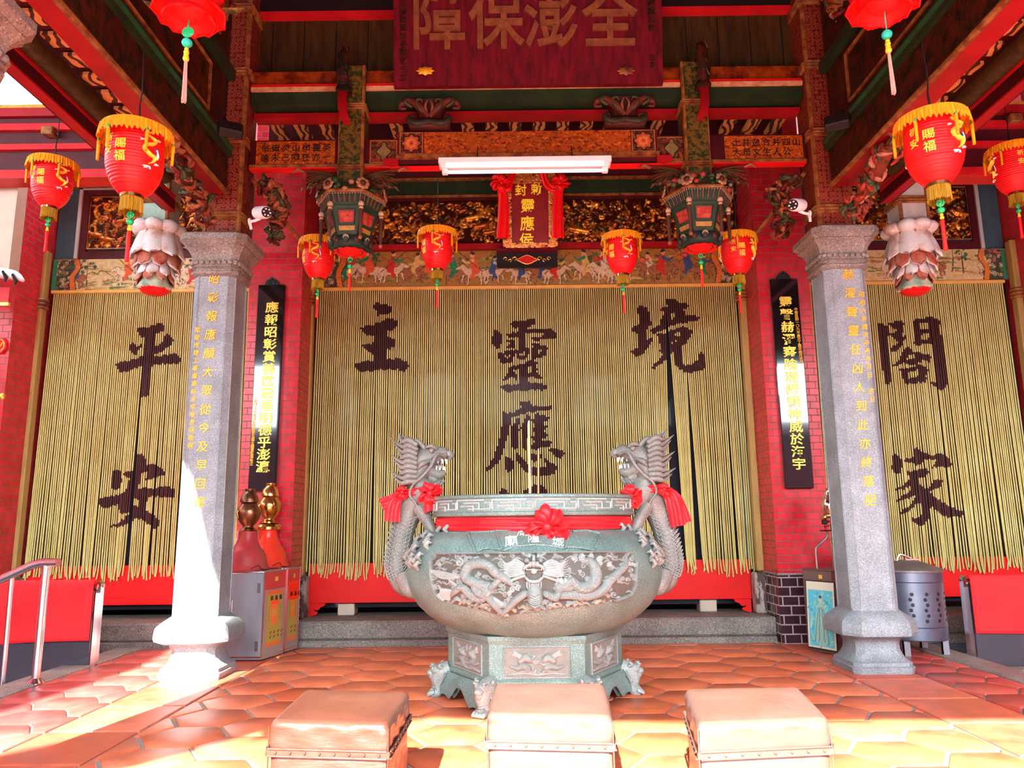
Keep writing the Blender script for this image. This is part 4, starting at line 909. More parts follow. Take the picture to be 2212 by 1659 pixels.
# ------------------------------------------------------------------ lanterns (local origin at the top ring, z down)
def lantern_proto():
    t=thing('red_lantern','','lantern')
    prof=[(.052,-.395),(.075,-.385),(.11,-.345),(.138,-.29),(.152,-.23),(.155,-.17),(.150,-.10),(.145,-.04),(.140,-.01)]
    zs=np.linspace(-.395,-.01,121); rs=np.interp(zs,[p[1] for p in prof],[p[0] for p in prof])
    def rib(r,z): return r*(1-.03*(1-abs(math.sin((z)*pi/.018)))**2)
    m=MB(); m.lathe((0,0,0),[(rib(r,z),z) for r,z in zip(rs,zs)],40,rad=lambda a,i:1-.012*abs(math.sin(4*a))); body=m.build('lantern_body','lanternred',t,smooth=80)
    m=MB(); m.lathe((0,0,0),[(.03,.035),(.055,.03),(.06,.012),(.165,.008),(.185,0),(.188,-.012),(.15,-.014)],40,mi=0); m.build('top_rim','goldfringe',t,smooth=50)
    m=MB(); m.lathe((0,0,0),[(.035,.03),(.05,.04),(.05,.055),(.03,.06)],24); m.build('gold_cap','brass',t)
    # fringe skirt: many strands joined as one pleated skirt
    m=MB(); n=180
    def fr(u,v):
        a=u*2*pi; k=int(u*n); r=.188+.012*v+.0035*math.sin(a*60)+.002*math.sin(a*37+2); z=-.006-v*(.072+.010*math.sin(a*47)*(v>.99)+.004*math.sin(a*19))
        return (r*math.cos(a),r*math.sin(a),z)
    m.grid(fr,360,4); m.build('gold_fringe','goldfringe',t,smooth=60)
    for i in range(6):
        a=i*pi/3+.26; x,y=.196*math.cos(a),.196*math.sin(a)
        m=MB(); m.ball((x,y,-.055),.008,8); m.build('green_bead','jade',t) if False else None
        m=MB(); m.tube([(x,y,-.035),(x,y,-.075),(x,y,-.085),(x,y,-.195)],[.003,.004,.010,.008],8,mi=0); m.ball((x,y,-.068),.009,8,mi=1); m.build('side_tassel',['goldfringe','jade'],t,smooth=60)
    m=MB(); m.lathe((0,0,0),[(.05,-.392),(.062,-.394),(.063,-.412),(.05,-.415)],28); m.build('bottom_ring','brass',t)
    m=MB(); m.grid(lambda u,v:((.056+.004*v+.003*math.sin(u*2*pi*40))*math.cos(u*2*pi),(.056+.004*v+.003*math.sin(u*2*pi*40))*math.sin(u*2*pi),-.41-v*(.085+.006*math.sin(u*2*pi*31))),160,3); m.build('bottom_fringe','darkfringe',t,smooth=60)
    m=MB(); 
    for k in range(6): 
        a=k*pi/3; m.tube([(.018*math.cos(a+q),0,-.505+.018*math.sin(a+q)) for q in np.linspace(0,1.1,4)],.0045,6); m.tube([(0,0,-.505),(.018*math.cos(a),0,-.505+.018*math.sin(a))],.0035,5)
    m.build('green_knot','jade',t)
    m=MB(); m.ball((0,0,-.548),.020,14,sc=(1,1,.9)); m.build('green_bead','jade',t)
    m=MB(); m.ball((0,0,-.575),.009,10); m.ball((0,0,-.592),.012,10); m.tube([(0,0,-.46),(0,0,-.58)],.002,5); m.build('yellow_beads','yellow',t)
    m=MB(); m.lathe((0,0,0),[(.007,-.60),(.011,-.61),(.010,-.70),(.012,-.78)],12); m.build('tassel','tasselred',t)
    m=MB(); m.tube([(0,0,.05),(.004,0,.10),(0,0,.16)],.006,6); m.build('hook','black',t)
    # writing and dragon on the cloth (angle 0 faces -Y)
    def wrap(u,w,h): 
        r=float(np.interp(w,zs,rs))+.0022-.003*h; a=-pi/2+u/.15; return (r*math.cos(a),r*math.sin(a),w)
    for cx in(0,pi*.15):
      m=MB()
      for chh,u,w in(('賜',.0,-.150),('福',.0,-.222),('祈',-.078,-.105),('安',-.078,-.178)): text3d(m,chh,lambda a,b,h:wrap(cx+u+a,w+b,h),(.064 if u==0 else .054),bold=.010)
      m.build('gold_characters','lanterngold',t,smooth=0)
    def wrapline(mb,P,r,mi):
        Q=smooth_path(P,5); RR=np.interp(np.linspace(0,1,len(Q)),np.linspace(0,1,len(r)),r) if hasattr(r,'__len__') else [r]*len(Q)
        mb.tube([wrap(x,z,-.3) for x,z in Q],RR,6,mi,flat=.5)
    for cx in(.145,.145+pi*.15):
        m=MB()
        S=[(cx+.01,-.085),(cx+.035,-.10),(cx+.02,-.125),(cx-.015,-.14),(cx-.025,-.165),(cx+.005,-.19),(cx+.035,-.20),(cx+.03,-.225),(cx+.005,-.245)]
        wrapline(m,S,[.010,.021,.022,.022,.021,.020,.018,.013,.005],0)
        for x,z in S[1:7]: wrapline(m,[(x-.004,z),(x+.004,z+.002)],.004,2)
        wrapline(m,[(cx+.01,-.085),(cx-.02,-.075),(cx-.01,-.062),(cx+.025,-.058)],[.010,.013,.007],0)
        for dx,dz in((-.04,-.115),(.055,-.09),(.05,-.235),(-.01,-.268)): wrapline(m,[(cx+dx-.006,dz),(cx+dx+.012,dz+.003)],[.012,.008],1)
        wrapline(m,[(cx+.045,-.15),(cx+.055,-.185),(cx+.052,-.205)],[.005,.007,.004],1); wrapline(m,[(cx+.03,-.145),(cx+.045,-.17)],.005,2); wrapline(m,[(cx-.025,-.262),(cx+.01,-.258),(cx+.02,-.27)],.006,1); wrapline(m,[(cx+.005,-.264),(cx+.006,-.272)],.005,2)
        m.build('printed_dragon',['lanterngold','lanternwhite','lanternblue'],t,smooth=60)
    return t
LP=lantern_proto()
def hang_wire(o,z1,par): 
    m=MB(); x,y,z=o.location; m.tube([(x,y,z+.05),(x+.01,y,z+.3),(x,y,z1)],.004,5); m.build('wire','black',par)
LN=[ # px of cap, py top, Y, scale, angle about z, label
 (297,283,4.0,1.0,-.05,'large red lantern hanging in front of the left lintel, nearest on the left',None),
 (2010,258,4.0,1.0,-.66,'large red lantern hanging in front of the right lintel, dragon facing front',None),
 (117,352,5.5,.93,-.02,'smaller red lantern at far left in front of the brick wall',None),
 (2182,322,5.5,.93,.35,'red lantern cut by the right edge of the photo',None),
 (690,520,6.6,.93,-.98,'red lantern at left end of the curtain, half behind the basket shaped pendant',None),
 (945,500,6.6,.93,-.93,'red lantern left of the centre tablet, hanging on a long wire',None),
 (1342,510,6.6,.93,-.85,'red lantern right of the centre tablet, hanging on a long wire',None),
 (1590,510,6.6,.93,.02,'red lantern at right end of the curtain, beside the basket shaped pendant',None)]
for i,(px,py,Y,sc,a,lab,_) in enumerate(LN):
    p=atY(px,py,Y); o=LP if i==0 else dup(LP,p,a,scale=sc)
    o.location=p; o.rotation_euler=(0,0,a); o['label']=lab; o['group']='red festival lanterns'
    m=MB(); m.tube([(0,0,.15),(.01,0,.25),(0,0,(5.0 if Y>6 else 3.85 if Y<5 else 4.2)-p.z)],.004,5)
    w=m.build('wire','black'); w.parent=o; 
# ------------------------------------------------------------------ red lotus ornaments with tassels at the top edge
def petal_ring(mb,c,n,r0,r1,z0,z1,w,a0=0,curl=.03,th=.008,mi=0,cup=.3,col=None):
    for k in range(n):
        a=a0+2*pi*k/n; ca,sa=math.cos(a),math.sin(a)
        def fn(u,v,side=0):
            s=(u-.5)*2; wd=w*math.sin(min(1,v*1.15+.12)*pi*.58)**.6*(1 if v<.8 else math.sqrt(max(0,1-((v-.8)/.2)**2))*.999+.001)
            r=r0+(r1-r0)*v**.8+curl*v**4-cup*(s*wd)**2/ max(w,1e-3)*1.0 - side*th
            z=z0+(z1-z0)*v+.006*math.sin(s*9)*v**3
            x=s*wd; return (c[0]+r*ca-x*sa,c[1]+r*sa+x*ca,c[2]+z)
        nu,nv=8,9
        v=[fn(i/nu,j/nv,sd) for sd in(0,1) for j in range(nv+1) for i in range(nu+1)]; q=(nu+1)*(nv+1)
        f=[(j*(nu+1)+i,j*(nu+1)+i+1,(j+1)*(nu+1)+i+1,(j+1)*(nu+1)+i) for j in range(nv) for i in range(nu)]
        f+=[tuple(x+q for x in g[::-1]) for g in f]
        bd=[i for i in range(nu+1)]+[(j)*(nu+1)+nu for j in range(1,nv+1)]+[nv*(nu+1)+i for i in range(nu-1,-1,-1)]+[j*(nu+1) for j in range(nv-1,0,-1)]
        f+=[(bd[i],bd[(i+1)%len(bd)],bd[(i+1)%len(bd)]+q,bd[i]+q) for i in range(len(bd))]
        mb.add(v,f,mi,col)
def hanging_lotus(px,py,Y,label,pink):
    p=atY(px,py,Y); t=thing('lotus_pendant',label,'ornament',p,0,'red lotus pendants at the top edge')
    c=tuple(p)
    m=MB(); petal_ring(m,c,9,.05,.20,.10,.02,.075,curl=-.02); petal_ring(m,c,8,.04,.15,.06,-.02,.06,.2,curl=-.02); m.lathe(c,[(.001,-.01),(.05,0),(.10,.05),(.16,.13),(.15,.2)],24); m.build('petals','redbright',t,smooth=60)
    m=MB(); 
    for k in range(5): a=k*1.3+.4; m.tube([(c[0]+.15*math.cos(a),c[1]+.15*math.sin(a),c[2]+.09),(c[0]+.22*math.cos(a),c[1]+.22*math.sin(a),c[2]+.10),(c[0]+.26*math.cos(a),c[1]+.26*math.sin(a),c[2]+.13)],[.02,.03,.005],8,flat=.4)
    m.build('leaves','painted2',t)
    z=c[2]-.02
    m=MB(); m.tube([(c[0],c[1],z+.03),(c[0]+.002,c[1],z-.16)],.003,5); m.build('cord','jade' if not pink else 'turq',t)
    if not pink:
        m=MB(); m.lathe((0,0,0),[(.024,-.004),(.030,0),(.024,.004)],20); 
        for k in range(5): a=k*2*pi/5; m.tube([(0,0,0),(.024*math.cos(a),.024*math.sin(a),0)],.004,5)
        m.xform(Matrix.Translation((c[0],c[1],z-.055))@Matrix.Rotation(pi/2,4,'X')); m.build('jade_disc','jade',t)
    m=MB(); m.ball((c[0],c[1],z-.115),.026,16,sc=(1,1,.9)); m.build('bead','turq',t)
    m=MB()
    for k,r in enumerate((.011,.014,.013,.016)): m.ball((c[0],c[1],z-.15-k*.017),r,10)
    m.build('yellow_beads','yellow',t)
    m=MB(); rg=random.Random(3)
    for k in range(12): a=rg.uniform(0,6.3); r=rg.uniform(.0,.009); m.tube([(c[0]+r*math.cos(a)*.6,c[1]+r*math.sin(a)*.6,z-.205),(c[0]+r*math.cos(a)*1.3+.004,c[1]+r*math.sin(a)*1.3,z-.42-rg.uniform(0,.02))],.0035,5)
    m.build('tassel','tasselpink',t)
hanging_lotus(408,40,3.4,'red lotus ornament with jade disc, turquoise bead and faded tassel at top left',False)
hanging_lotus(1910,22,3.4,'red lotus ornament with turquoise bead and faded tassel at top right',True)
# ------------------------------------------------------------------ lotus drop posts
WP=pm('weathered_white_petals',(.60,.60,.58),.6,c2=(.46,.27,.20),scale=7,lo=.5,hi=.66,bump=.5)
RP=pm('dark_red_petals',(.30,.03,.02),.5,c2=(.42,.20,.12),scale=9)
def lotus_post(px,Y,label,topc):
    p=atY(px,485,Y); x,y=p.x,p.y
    t=thing('lotus_post',label,'post',(x,y,p.z-.6)); zt=p.z
    m=MB(); m.loft((x,y),[(.125,.125,.02,zt-.05),(.125,.125,.02,4.45)]); m.build('square_post',topc,t,smooth=0)
    m=MB()
    for s in(-1,1): m.tube([(x+s*.118,y-.118,zt),(x+s*.118,y-.118,4.45)],.02,6)
    m.build('corner_moulding','browngold',t)
    m=MB(); z=zt+.16; m.loft((x,y),[(r_,r_,.02,z+dz) for dz,r_ in((-.01,.13),(0,.145),(.012,.132),(.025,.145),(.037,.132),(.05,.145),(.06,.13))])
    m.build('rope_band','browngold',t)
    c=(x,y,zt)
    m=MB(); n=8
    for k in range(n): a=2*pi*k/n+.2; m.ball((x+.15*math.cos(a),y+.15*math.sin(a),zt-.055),.085,12,sc=(1,1,.72))
    m.build('bulb_ring',WP,t,smooth=80)
    m=MB(); petal_ring(m,c,8,.15,.25,-.08,-.34,.082,.2,curl=-.01,th=.014,cup=.45); m.build('upper_petals',WP,t,smooth=80)
    m=MB(); petal_ring(m,c,8,.10,.205,-.22,-.44,.058,.6,curl=-.0,th=.012,cup=.5); petal_ring(m,c,8,.08,.175,-.30,-.51,.050,.2,curl=-.0,th=.012,cup=.5); m.build('lower_petals',WP,t,smooth=80)
    m=MB(); petal_ring(m,c,8,.12,.215,-.12,-.44,.06,.6,curl=-.01); petal_ring(m,c,8,.08,.175,-.3,-.56,.045,.0,curl=-.01); m.lathe(c,[(.06,-.60),(.10,-.5),(.15,-.3),(.16,-.05)],16); m.build('inner_petals',RP,t,smooth=80)
    m=MB(); m.lathe(c,[(.125,-.615),(.14,-.60),(.115,-.54),(.095,-.48)],32,rad=lambda a,i:1+.10*math.cos(7*a)*(i<2)); m.build('green_cup',pm('weathered_green_'+label[:9].replace(' ','_'),(.18,.30,.24),.6,c2=(.50,.48,.30),scale=9),t)
    m=MB(); m.lathe(c,[(.001,-.66),(.06,-.655),(.10,-.635),(.125,-.612),(.11,-.60)],32,rad=lambda a,i:1+.07*math.cos(12*a)*(i<4)); m.build('red_tip','redbright',t)
    return t
lotus_post(345,6.45,'drop post ending in a weathered white lotus left of the left pillar capital',pm('pale_green_painted_wood',(.22,.36,.27),.5,c2=(.30,.42,.34),scale=22,bump=.5))
lotus_post(1962,6.45,'drop post ending in a weathered white lotus right of the right pillar capital',pm('pale_weathered_wood',(.48,.48,.42),.5,c2=(.36,.40,.38),scale=10,bump=.5))
# ------------------------------------------------------------------ basket pendants under carved posts
def flower(mb,c,nrm_a,R,cp,cc,up=0):
    # flat flower facing direction angle nrm_a in the horizontal plane, tilted
    P=MB(); n=8
    for k in range(n):
        a=2*pi*k/n; P.ball((R*.62*math.cos(a),R*.62*math.sin(a),0),R*.36,8,0,cp,sc=(1,1,.45))
    P.ball((0,0,R*.15),R*.42,10,0,cc,sc=(1,1,.6))
    Mx=Matrix.Translation(c)@Matrix.Rotation(nrm_a,4,'Z')@Matrix.Rotation(pi/2-up,4,'Y')
    mb.merge(P,Mx)
def basket_post(x,label):
    y=PY-.02; t=thing('basket_post',label,'post',(x,y,3.40)); c=(x,y)
    m=MB(); m.loft(c,[(.11,.11,.02,3.95),(.11,.11,.02,5.06)]); m.build('square_post','painted2',t,smooth=0)
    m=MB(); s=1 if x<AX else -1
    m.tube([(x+s*.098,y-.103,3.95),(x+s*.098,y-.103,5.06)],.016,6); m.tube([(x-s*.10,y-.105,3.95),(x-s*.10,y-.105,5.06)],.007,6); m.build('corner_moulding','browngold',t)
    for z0 in(4.09,4.66):
        m=MB(); m.loft(c,[(r_,r_,.022,z0+dz) for dz,r_ in((-.008,.112),(0,.124),(.010,.114),(.02,.124),(.03,.114),(.04,.124),(.048,.112))]); m.build('rope_band','browngold',t)
    # strap and carved tail in front
    yf=y-.15
    m=MB(); m.grid(lambda u,v:(x-s*.06-.034+.068*u+(-s)*(-.035)*max(0,v-.35)**1.3*1.6,yf-.03-.06*math.sin(v*pi*.6),4.80-v*.33),2,12); 
    m.tube([(x-s*.06+s*.0,yf-.01,4.80),(x-s*.06,yf-.05,4.70),(x-s*.05,yf-.05,4.60),(x-s*.02,yf-.02,4.47)],[.036,.036,.034,.03],4,flat=.5); m.build('red_strap','shadered',t,smooth=30)
    m=MB(); m.tube([(x-s*.06,yf,4.80),(x-s*.075,yf-.03,4.95),(x-s*.06,yf-.05,5.10),(x-s*.05,yf-.02,5.19),(x-s*.04,yf+.02,5.22)],[.05,.055,.05,.035,.012],10,flat=.6)
    for k in range(9): z=4.84+k*.043; m.tube([(x-s*.07+.045*(1 if k%2 else -1),yf-.04,z),(x-s*.06+.02*(1 if k%2 else -1),yf-.07,z+.05)],[.012,.003],5)
    m.loft((x-s*.06,yf),[(.06,.05,.015,4.77),(.065,.055,.015,4.80),(.055,.045,.015,4.83)]); m.build('carved_tail','painted',t,smooth=50)
    C=(x,y,0); rg=random.Random(int(x*100)+500)
    hexr=lambda k: pi/6+k*pi/3-pi/2+pi/6*0
    def hexloft(mb,prof,mi=0,col=None,rot=pi/6*0):
        v=[];
        for r,z in prof:
            for k in range(6): a=k*pi/3+rot; v.append((x+r*math.cos(a),y+r*math.sin(a),z))
        f=[(i*6+k,i*6+(k+1)%6,(i+1)*6+(k+1)%6,(i+1)*6+k) for i in range(len(prof)-1) for k in range(6)]+[tuple(range(6))[::-1],tuple(range((len(prof)-1)*6,len(prof)*6))]
        mb.add(v,f,mi,col)
    # flower crown
    m=MB()
    CC=[(.62,.30,.14),(.62,.05,.03),(.50,.42,.28),(.45,.08,.05),(.10,.16,.05)]
    for k in range(6):
        a=k*pi/3; flower(m,(x+.285*math.cos(a),y+.285*math.sin(a),3.905),a,.062,(.72,.40,.20),(.16,.03,.02),.2)
    for k in range(60):
        a=rg.uniform(0,2*pi); r=.25+rg.uniform(-.03,.03); z=3.90+rg.uniform(-.045,.06); q=CC[rg.randrange(5)] if rg.random()<.6 else (.03,.10,.03)
        m.ball((x+r*math.cos(a),y+r*math.sin(a),z),rg.uniform(.018,.035),7,0,q,sc=(1,1,.8))
    hexloft(m,[(.20,3.84),(.27,3.86),(.26,3.93),(.12,3.97)],0,(.06,.05,.02)); m.c=[q*.5 for q in m.c]; m.build('flower_crown','vc',t,smooth=60)
    m=MB(); hexloft(m,[(.30,3.855),(.305,3.84),(.29,3.828),(.27,3.84)]); m.build('gilt_cornice','browngold',t,smooth=0)
    m=MB(); hexloft(m,[(.275,3.84),(.24,3.74),(.20,3.74)],0,(.05,.10,.07))
    for k in range(6):
        a,b=k*pi/3,(k+1)*pi/3; A=np.array((math.cos(a),math.sin(a)));B=np.array((math.cos(b),math.sin(b)))
        for i in range(12):
            q=(i+.5)/12; p0=(A*(1-q)+B*q)*.283; p1=(A*(1-q)+B*q)*.25
            m.tube([(x+p0[0],y+p0[1],3.83),(x+p1[0],y+p1[1],3.755)],.0065,5,0,(.35,.14,.05) if i%2 else (.05,.12,.09))
            m.ball((x+p0[0]*1.01,y+p0[1]*1.01,3.822),.009,6,0,(.5,.42,.3))
    m.c=[q*.45 for q in m.c]; m.build('fringe_eave','vc',t,smooth=50)
    m=MB(); hexloft(m,[(.15,3.50),(.17,3.53),(.235,3.73),(.235,3.75)],0); m.build('basket_body','green',t,smooth=0)
    for k in range(6):
        a,b=k*pi/3,(k+1)*pi/3
        def on(u,v,o): # u 0..1 along the face, v 0..1 up
            r=.165+.068*v; A=np.array((math.cos(a),math.sin(a)))*r; B=np.array((math.cos(b),math.sin(b)))*r; p=A*(1-u)+B*u; n=np.array((math.cos((a+b)/2),math.sin((a+b)/2))); p=p+n*o
            return (x+p[0],y+p[1],3.53+.20*v)
        m=MB(); m.tube([on(.16,.30,.0),on(.16,.85,.0),on(.84,.85,0),on(.84,.30,0),on(.16,.30,0)],.010,6,0,(.03,.09,.06)); 
        R=Relief(.12,.08,30,20,(.55,.05,.03)); 
        for q in range(10): R.spiral((rg.uniform(.01,.11),rg.uniform(.01,.07)),.014,.005,1,rg.uniform(0,6),col=(.70,.10,.06),amp=1)
        R.mesh(m,lambda u,v,h:on(.2+.6*u/.12,.34+.47*v/.08,.004+h)); 
        m.box(0,0,0,0,0,0,0,(0,0,0)) if False else None
        m.add([on(.12,.02,.008),on(.88,.02,.008),on(.88,.20,.008),on(.12,.20,.008)],[(0,1,2,3)],0,(.62,.34,.08))
        m.c=[q*.6 for q in m.c]; m.build('side_panel','vc',t,smooth=50)
        a2=a; m=MB(); X=lambda r:(x+r*math.cos(a2),y+r*math.sin(a2)); 
        p=X(.255); m.tube([(p[0],p[1],3.74),(p[0],p[1],3.50),(p[0],p[1],3.44)],[.017,.014,.010],8,0,(.10,.04,.02)); m.ball((p[0],p[1],3.735),.026,8,0,(.62,.45,.28)); m.ball((p[0],p[1],3.70),.020,8,0,(.62,.40,.22)); m.ball((p[0],p[1],3.66),.016,8,0,(.10,.15,.08)); m.ball((p[0],p[1],3.445),.018,8,0,(.35,.12,.05)); m.c=[q*.75 for q in m.c]; m.build('corner_finial','vc',t)
    m=MB(); hexloft(m,[(.14,3.40),(.175,3.42),(.18,3.46),(.15,3.51)],0,(.03,.07,.05))
    for k in range(12):
        a=k*pi/6; m.ball((x+.168*math.cos(a),y+.168*math.sin(a),3.455),.03,8,0,(.04,.08,.06) if k%2 else (.10,.04,.03),sc=(1,1,1.1))
    for k in range(6): a=k*pi/3+pi/6; flower(m,(x+.185*math.cos(a),y+.185*math.sin(a),3.462),a,.028,(.62,.50,.35),(.5,.08,.05),-.3)
    m.c=[q*.5 for q in m.c]; m.build('lower_lobes','vc',t,smooth=60)
    m=MB(); petal_ring(m,(x,y,3.42),12,.06,.14,.0,-.03,.035,curl=.0); m.lathe((x,y,3.40),[(.001,-.04),(.05,-.03),(.10,0),(.11,.02)],20); m.build('red_base','redbright',t,smooth=60)
    m=MB(); z=3.33
    for k in range(6): 
        a=k*pi/3; m.tube([(x+.018*math.cos(a+q),y,z+.018*math.sin(a+q)) for q in np.linspace(0,1.1,4)],.0045,6)
    m.ball((x,y,z-.06),.020,12); m.tube([(x,y,3.38),(x,y,z-.10)],.002,5); m.build('green_beads','jade',t)
    m=MB(); m.ball((x,y,z-.09),.010,8); m.ball((x,y,z-.108),.012,8); m.build('yellow_beads','yellow',t)
    m=MB(); m.lathe((x,y,z),[(.007,-.12),(.010,-.14),(.011,-.27)],10); m.build('tassel','tasselred',t)
    # phoenix brackets both sides
    for sg in(-1,1):
        m=MB()
        def F(pts,r,col,flat=.5,n=7): m.tube(smooth_path([(x+sg*p[0],y+p[1],p[2]) for p in pts],4),r,n,0,col,flat=flat)
        for k in range(7): # wing feathers
            q=k/6; F([(.12,-.05,4.04-.02*k),(.22+.05*q,-.08,4.07-.05*q),(.34+.10*q*(1-q)*4-.04*k*.3,-.09,4.09-.075*k*.55)],[.016,.018,.006],[(.30,.10,.04),(.10,.14,.05),(.22,.06,.03)][k%3])
        F([(.10,0,4.08),(.30,-.04,4.10),(.46,-.05,4.115)],[.03,.03,.008],(.35,.05,.03)); F([(.40,-.05,4.10),(.455,-.06,4.12),(.50,-.06,4.09)],[.016,.024,.006],(.60,.28,.12))
        F([(.10,-.03,3.97),(.18,-.07,3.99),(.26,-.08,3.95),(.30,-.06,3.99),(.36,-.06,3.97)],[.06,.055,.04,.035,.008],(.14,.06,.03),flat=.7)
        F([(.14,-.03,4.0),(.20,-.08,3.92),(.24,-.08,3.86),(.20,-.06,3.84)],[.05,.04,.035,.01],(.28,.07,.03),flat=.7)
        for k in range(5): F([(.16+.05*k,-.06,4.0-.012*k),(.19+.05*k,-.11,4.01-.02*k),(.215+.05*k,-.09,3.98-.02*k)],[.012,.014,.004],[(.36,.16,.07),(.12,.12,.05)][k%2])
        m.ball((x+sg*.33,y-.07,3.965),.03,8,0,(.40,.12,.06)); m.c=[q*.4 for q in m.c]; m.build('phoenix_bracket','vc',t,smooth=60)
    return t
basket_post(-1.375,'carved post left of centre ending in a hexagonal flower basket pendant with red panels')
basket_post(1.585,'carved post right of centre ending in a hexagonal flower basket pendant with red panels')
# ------------------------------------------------------------------ cloud brackets under the upper beam
def cloud_bracket(px,label):
    p=atY(px,260,PY-.1); x=p.x; y=PY-.06; t=thing('cloud_bracket',label,'bracket',(x,y,4.47))
    m=MB()
    def F(pts,r,col): m.tube(smooth_path([(x+a,y+b,c) for a,b,c in pts],4),r,8,0,col,flat=.8)
    m.loft((x,y),[(.12,.06,.02,4.56),(.10,.06,.02,4.60),(.15,.07,.02,4.74)],0,(.14,.03,.02))
    for s in(-1,1):
        F([(0,-.06,4.57),(s*.08,-.07,4.66),(s*.17,-.06,4.72),(s*.24,-.05,4.70),(s*.25,-.05,4.66),(s*.20,-.06,4.655)],[.03,.045,.04,.03,.02,.012],(.26,.05,.03))
        F([(s*.04,-.07,4.60),(s*.09,-.10,4.64),(s*.11,-.10,4.70),(s*.07,-.10,4.715),(s*.055,-.09,4.69)],[.012,.016,.016,.012,.006],(.16,.13,.05))
        F([(s*.15,-.07,4.66),(s*.21,-.09,4.70),(s*.16,-.09,4.73)],[.016,.02,.008],(.12,.14,.05))
        F([(0,-.05,4.53),(s*.10,-.06,4.51),(s*.16,-.06,4.53),(s*.17,-.06,4.57),(s*.13,-.06,4.58)],[.04,.045,.04,.03,.012],(.08,.07,.04))
        F([(s*.02,-.09,4.60),(s*.03,-.105,4.66),(s*.01,-.10,4.71)],[.008,.012,.006],(.50,.22,.12))
    m.loft((x,y-.01),[(.16,.06,.02,4.475),(.18,.07,.02,4.50),(.10,.06,.02,4.56)],0,(.18,.04,.03)); m.c=[q*.42 for q in m.c]; m.build('carved_cloud','vc',t,smooth=60)
cloud_bracket(928,'carved cloud bracket under the upper beam, left of centre'); cloud_bracket(1350,'carved cloud bracket under the upper beam, right of centre')
# ------------------------------------------------------------------ carved brackets under the side lintels and beside the columns
def dragon_bracket(pts,label,cols,y_is=None,wid=.09,seed=1):
    rg=random.Random(seed); P=smooth_path(pts,8); c=P[0]
    t=thing('carved_bracket',label,'bracket',tuple(P.mean(0)))
    m=MB(); m.tube(P,[wid*.4,wid*.7,wid*.8,wid*.7,wid*.5,wid*.2],10,0,cols[0],flat=.8); m.build('bracket_core','vc',t,smooth=60)
    m=MB()
    for k in range(70):
        q=P[rg.randrange(2,len(P)-2)]; d=np.array([rg.uniform(-1,1) for _ in range(3)]); d/=np.linalg.norm(d); a=q+d*wid*rg.uniform(.5,1.0)
        e=np.cross(d,[rg.uniform(-1,1) for _ in range(3)]); e/=np.linalg.norm(e)+1e-6
        m.tube(smooth_path([a-e*.05,a+d*.03,a+e*.045,a+e*.03+d*.045,a+e*.01+d*.03],3),[.008,.020,.017,.012,.006],6,0,cols[rg.randrange(len(cols))])
    m.build('carved_scrolls','vc',t,smooth=60)
DC=[(.07,.02,.01),(.22,.05,.02),(.05,.06,.025),(.30,.11,.04),(.14,.015,.01)]
for s,ox,w in((-1,-2.45,'left'),(1,2.73,'right')):
    dragon_bracket([(ox+s*.02,5.0,3.84),(ox+s*.02,5.3,3.74),(ox+s*.02,5.6,3.66),(ox+s*.02,5.82,3.54)],'carved and painted bracket under the %s lintel above the pillar capital'%w,DC if s<0 else [(.20,.04,.02),(.42,.18,.10),(.06,.08,.035),(.34,.04,.02)],wid=.075,seed=3+s)
    xx=-2.22 if s<0 else 2.49; e=1 if s<0 else -1
    dragon_bracket([(ox+s*0-s*.30,6.05,4.02),(ox-s*.42,6.2,3.92),(ox-s*.36,6.35,3.78),(ox-s*.30,6.5,3.62)],'dark carved bracket behind the security camera beside the %s column'%w,DC,wid=.07,seed=8+s)
    m=MB(); m.tube([(ox-s*.22,6.10,4.06),(ox-s*.50,6.9,3.70)],.018,6); tag(m.build('brace_rod','browngold'),'gilt edged diagonal brace beside the %s column'%w,'brace')
    # dragon head at the top of each column
    dragon_bracket([(ox-s*.02,5.75,5.55),(ox-s*.05,5.6,5.42),(ox-s*.04,5.55,5.28),(ox+s*.05,5.62,5.18)],'gilded dragon head carving at the top of the %s column'%w,[(.26,.07,.02),(.42,.19,.08),(.17,.02,.01),(.06,.07,.03)],wid=.10,seed=12+s)
    dragon_bracket([(s*2.52+(.27 if s>0 else 0),1.9,3.9),(s*2.60+(.27 if s>0 else 0),2.3,3.86),(s*2.62+(.27 if s>0 else 0),2.8,3.82),(s*2.60+(.27 if s>0 else 0),3.3,3.80)],'carved swirl bracket under the outer edge of the %s lintel near the top corner'%w,DC,wid=.07,seed=15+s)
# floodlights on the lintels
for s,px,py,lab in((-1,498,278,'small black floodlight fixed to the left lintel'),(1,1808,262,'small black floodlight fixed to the right lintel')):
    p=atY(px,py,5.35); t=thing('floodlight',lab,'light',p)
    m=MB(); B=MB(); B.box(-.09,.09,-.03,.05,-.06,.06,bev=.01); m.merge(B,Matrix.Translation(p)@Matrix.Rotation(-s*.5,4,'Z')@Matrix.Rotation(-.5,4,'X')); m.build('housing','black',t)
    m=MB(); m.tube([(p.x,p.y,p.z),(p.x+s*.06,p.y+.02,p.z+.10)],.012,6); m.build('bracket','black',t)
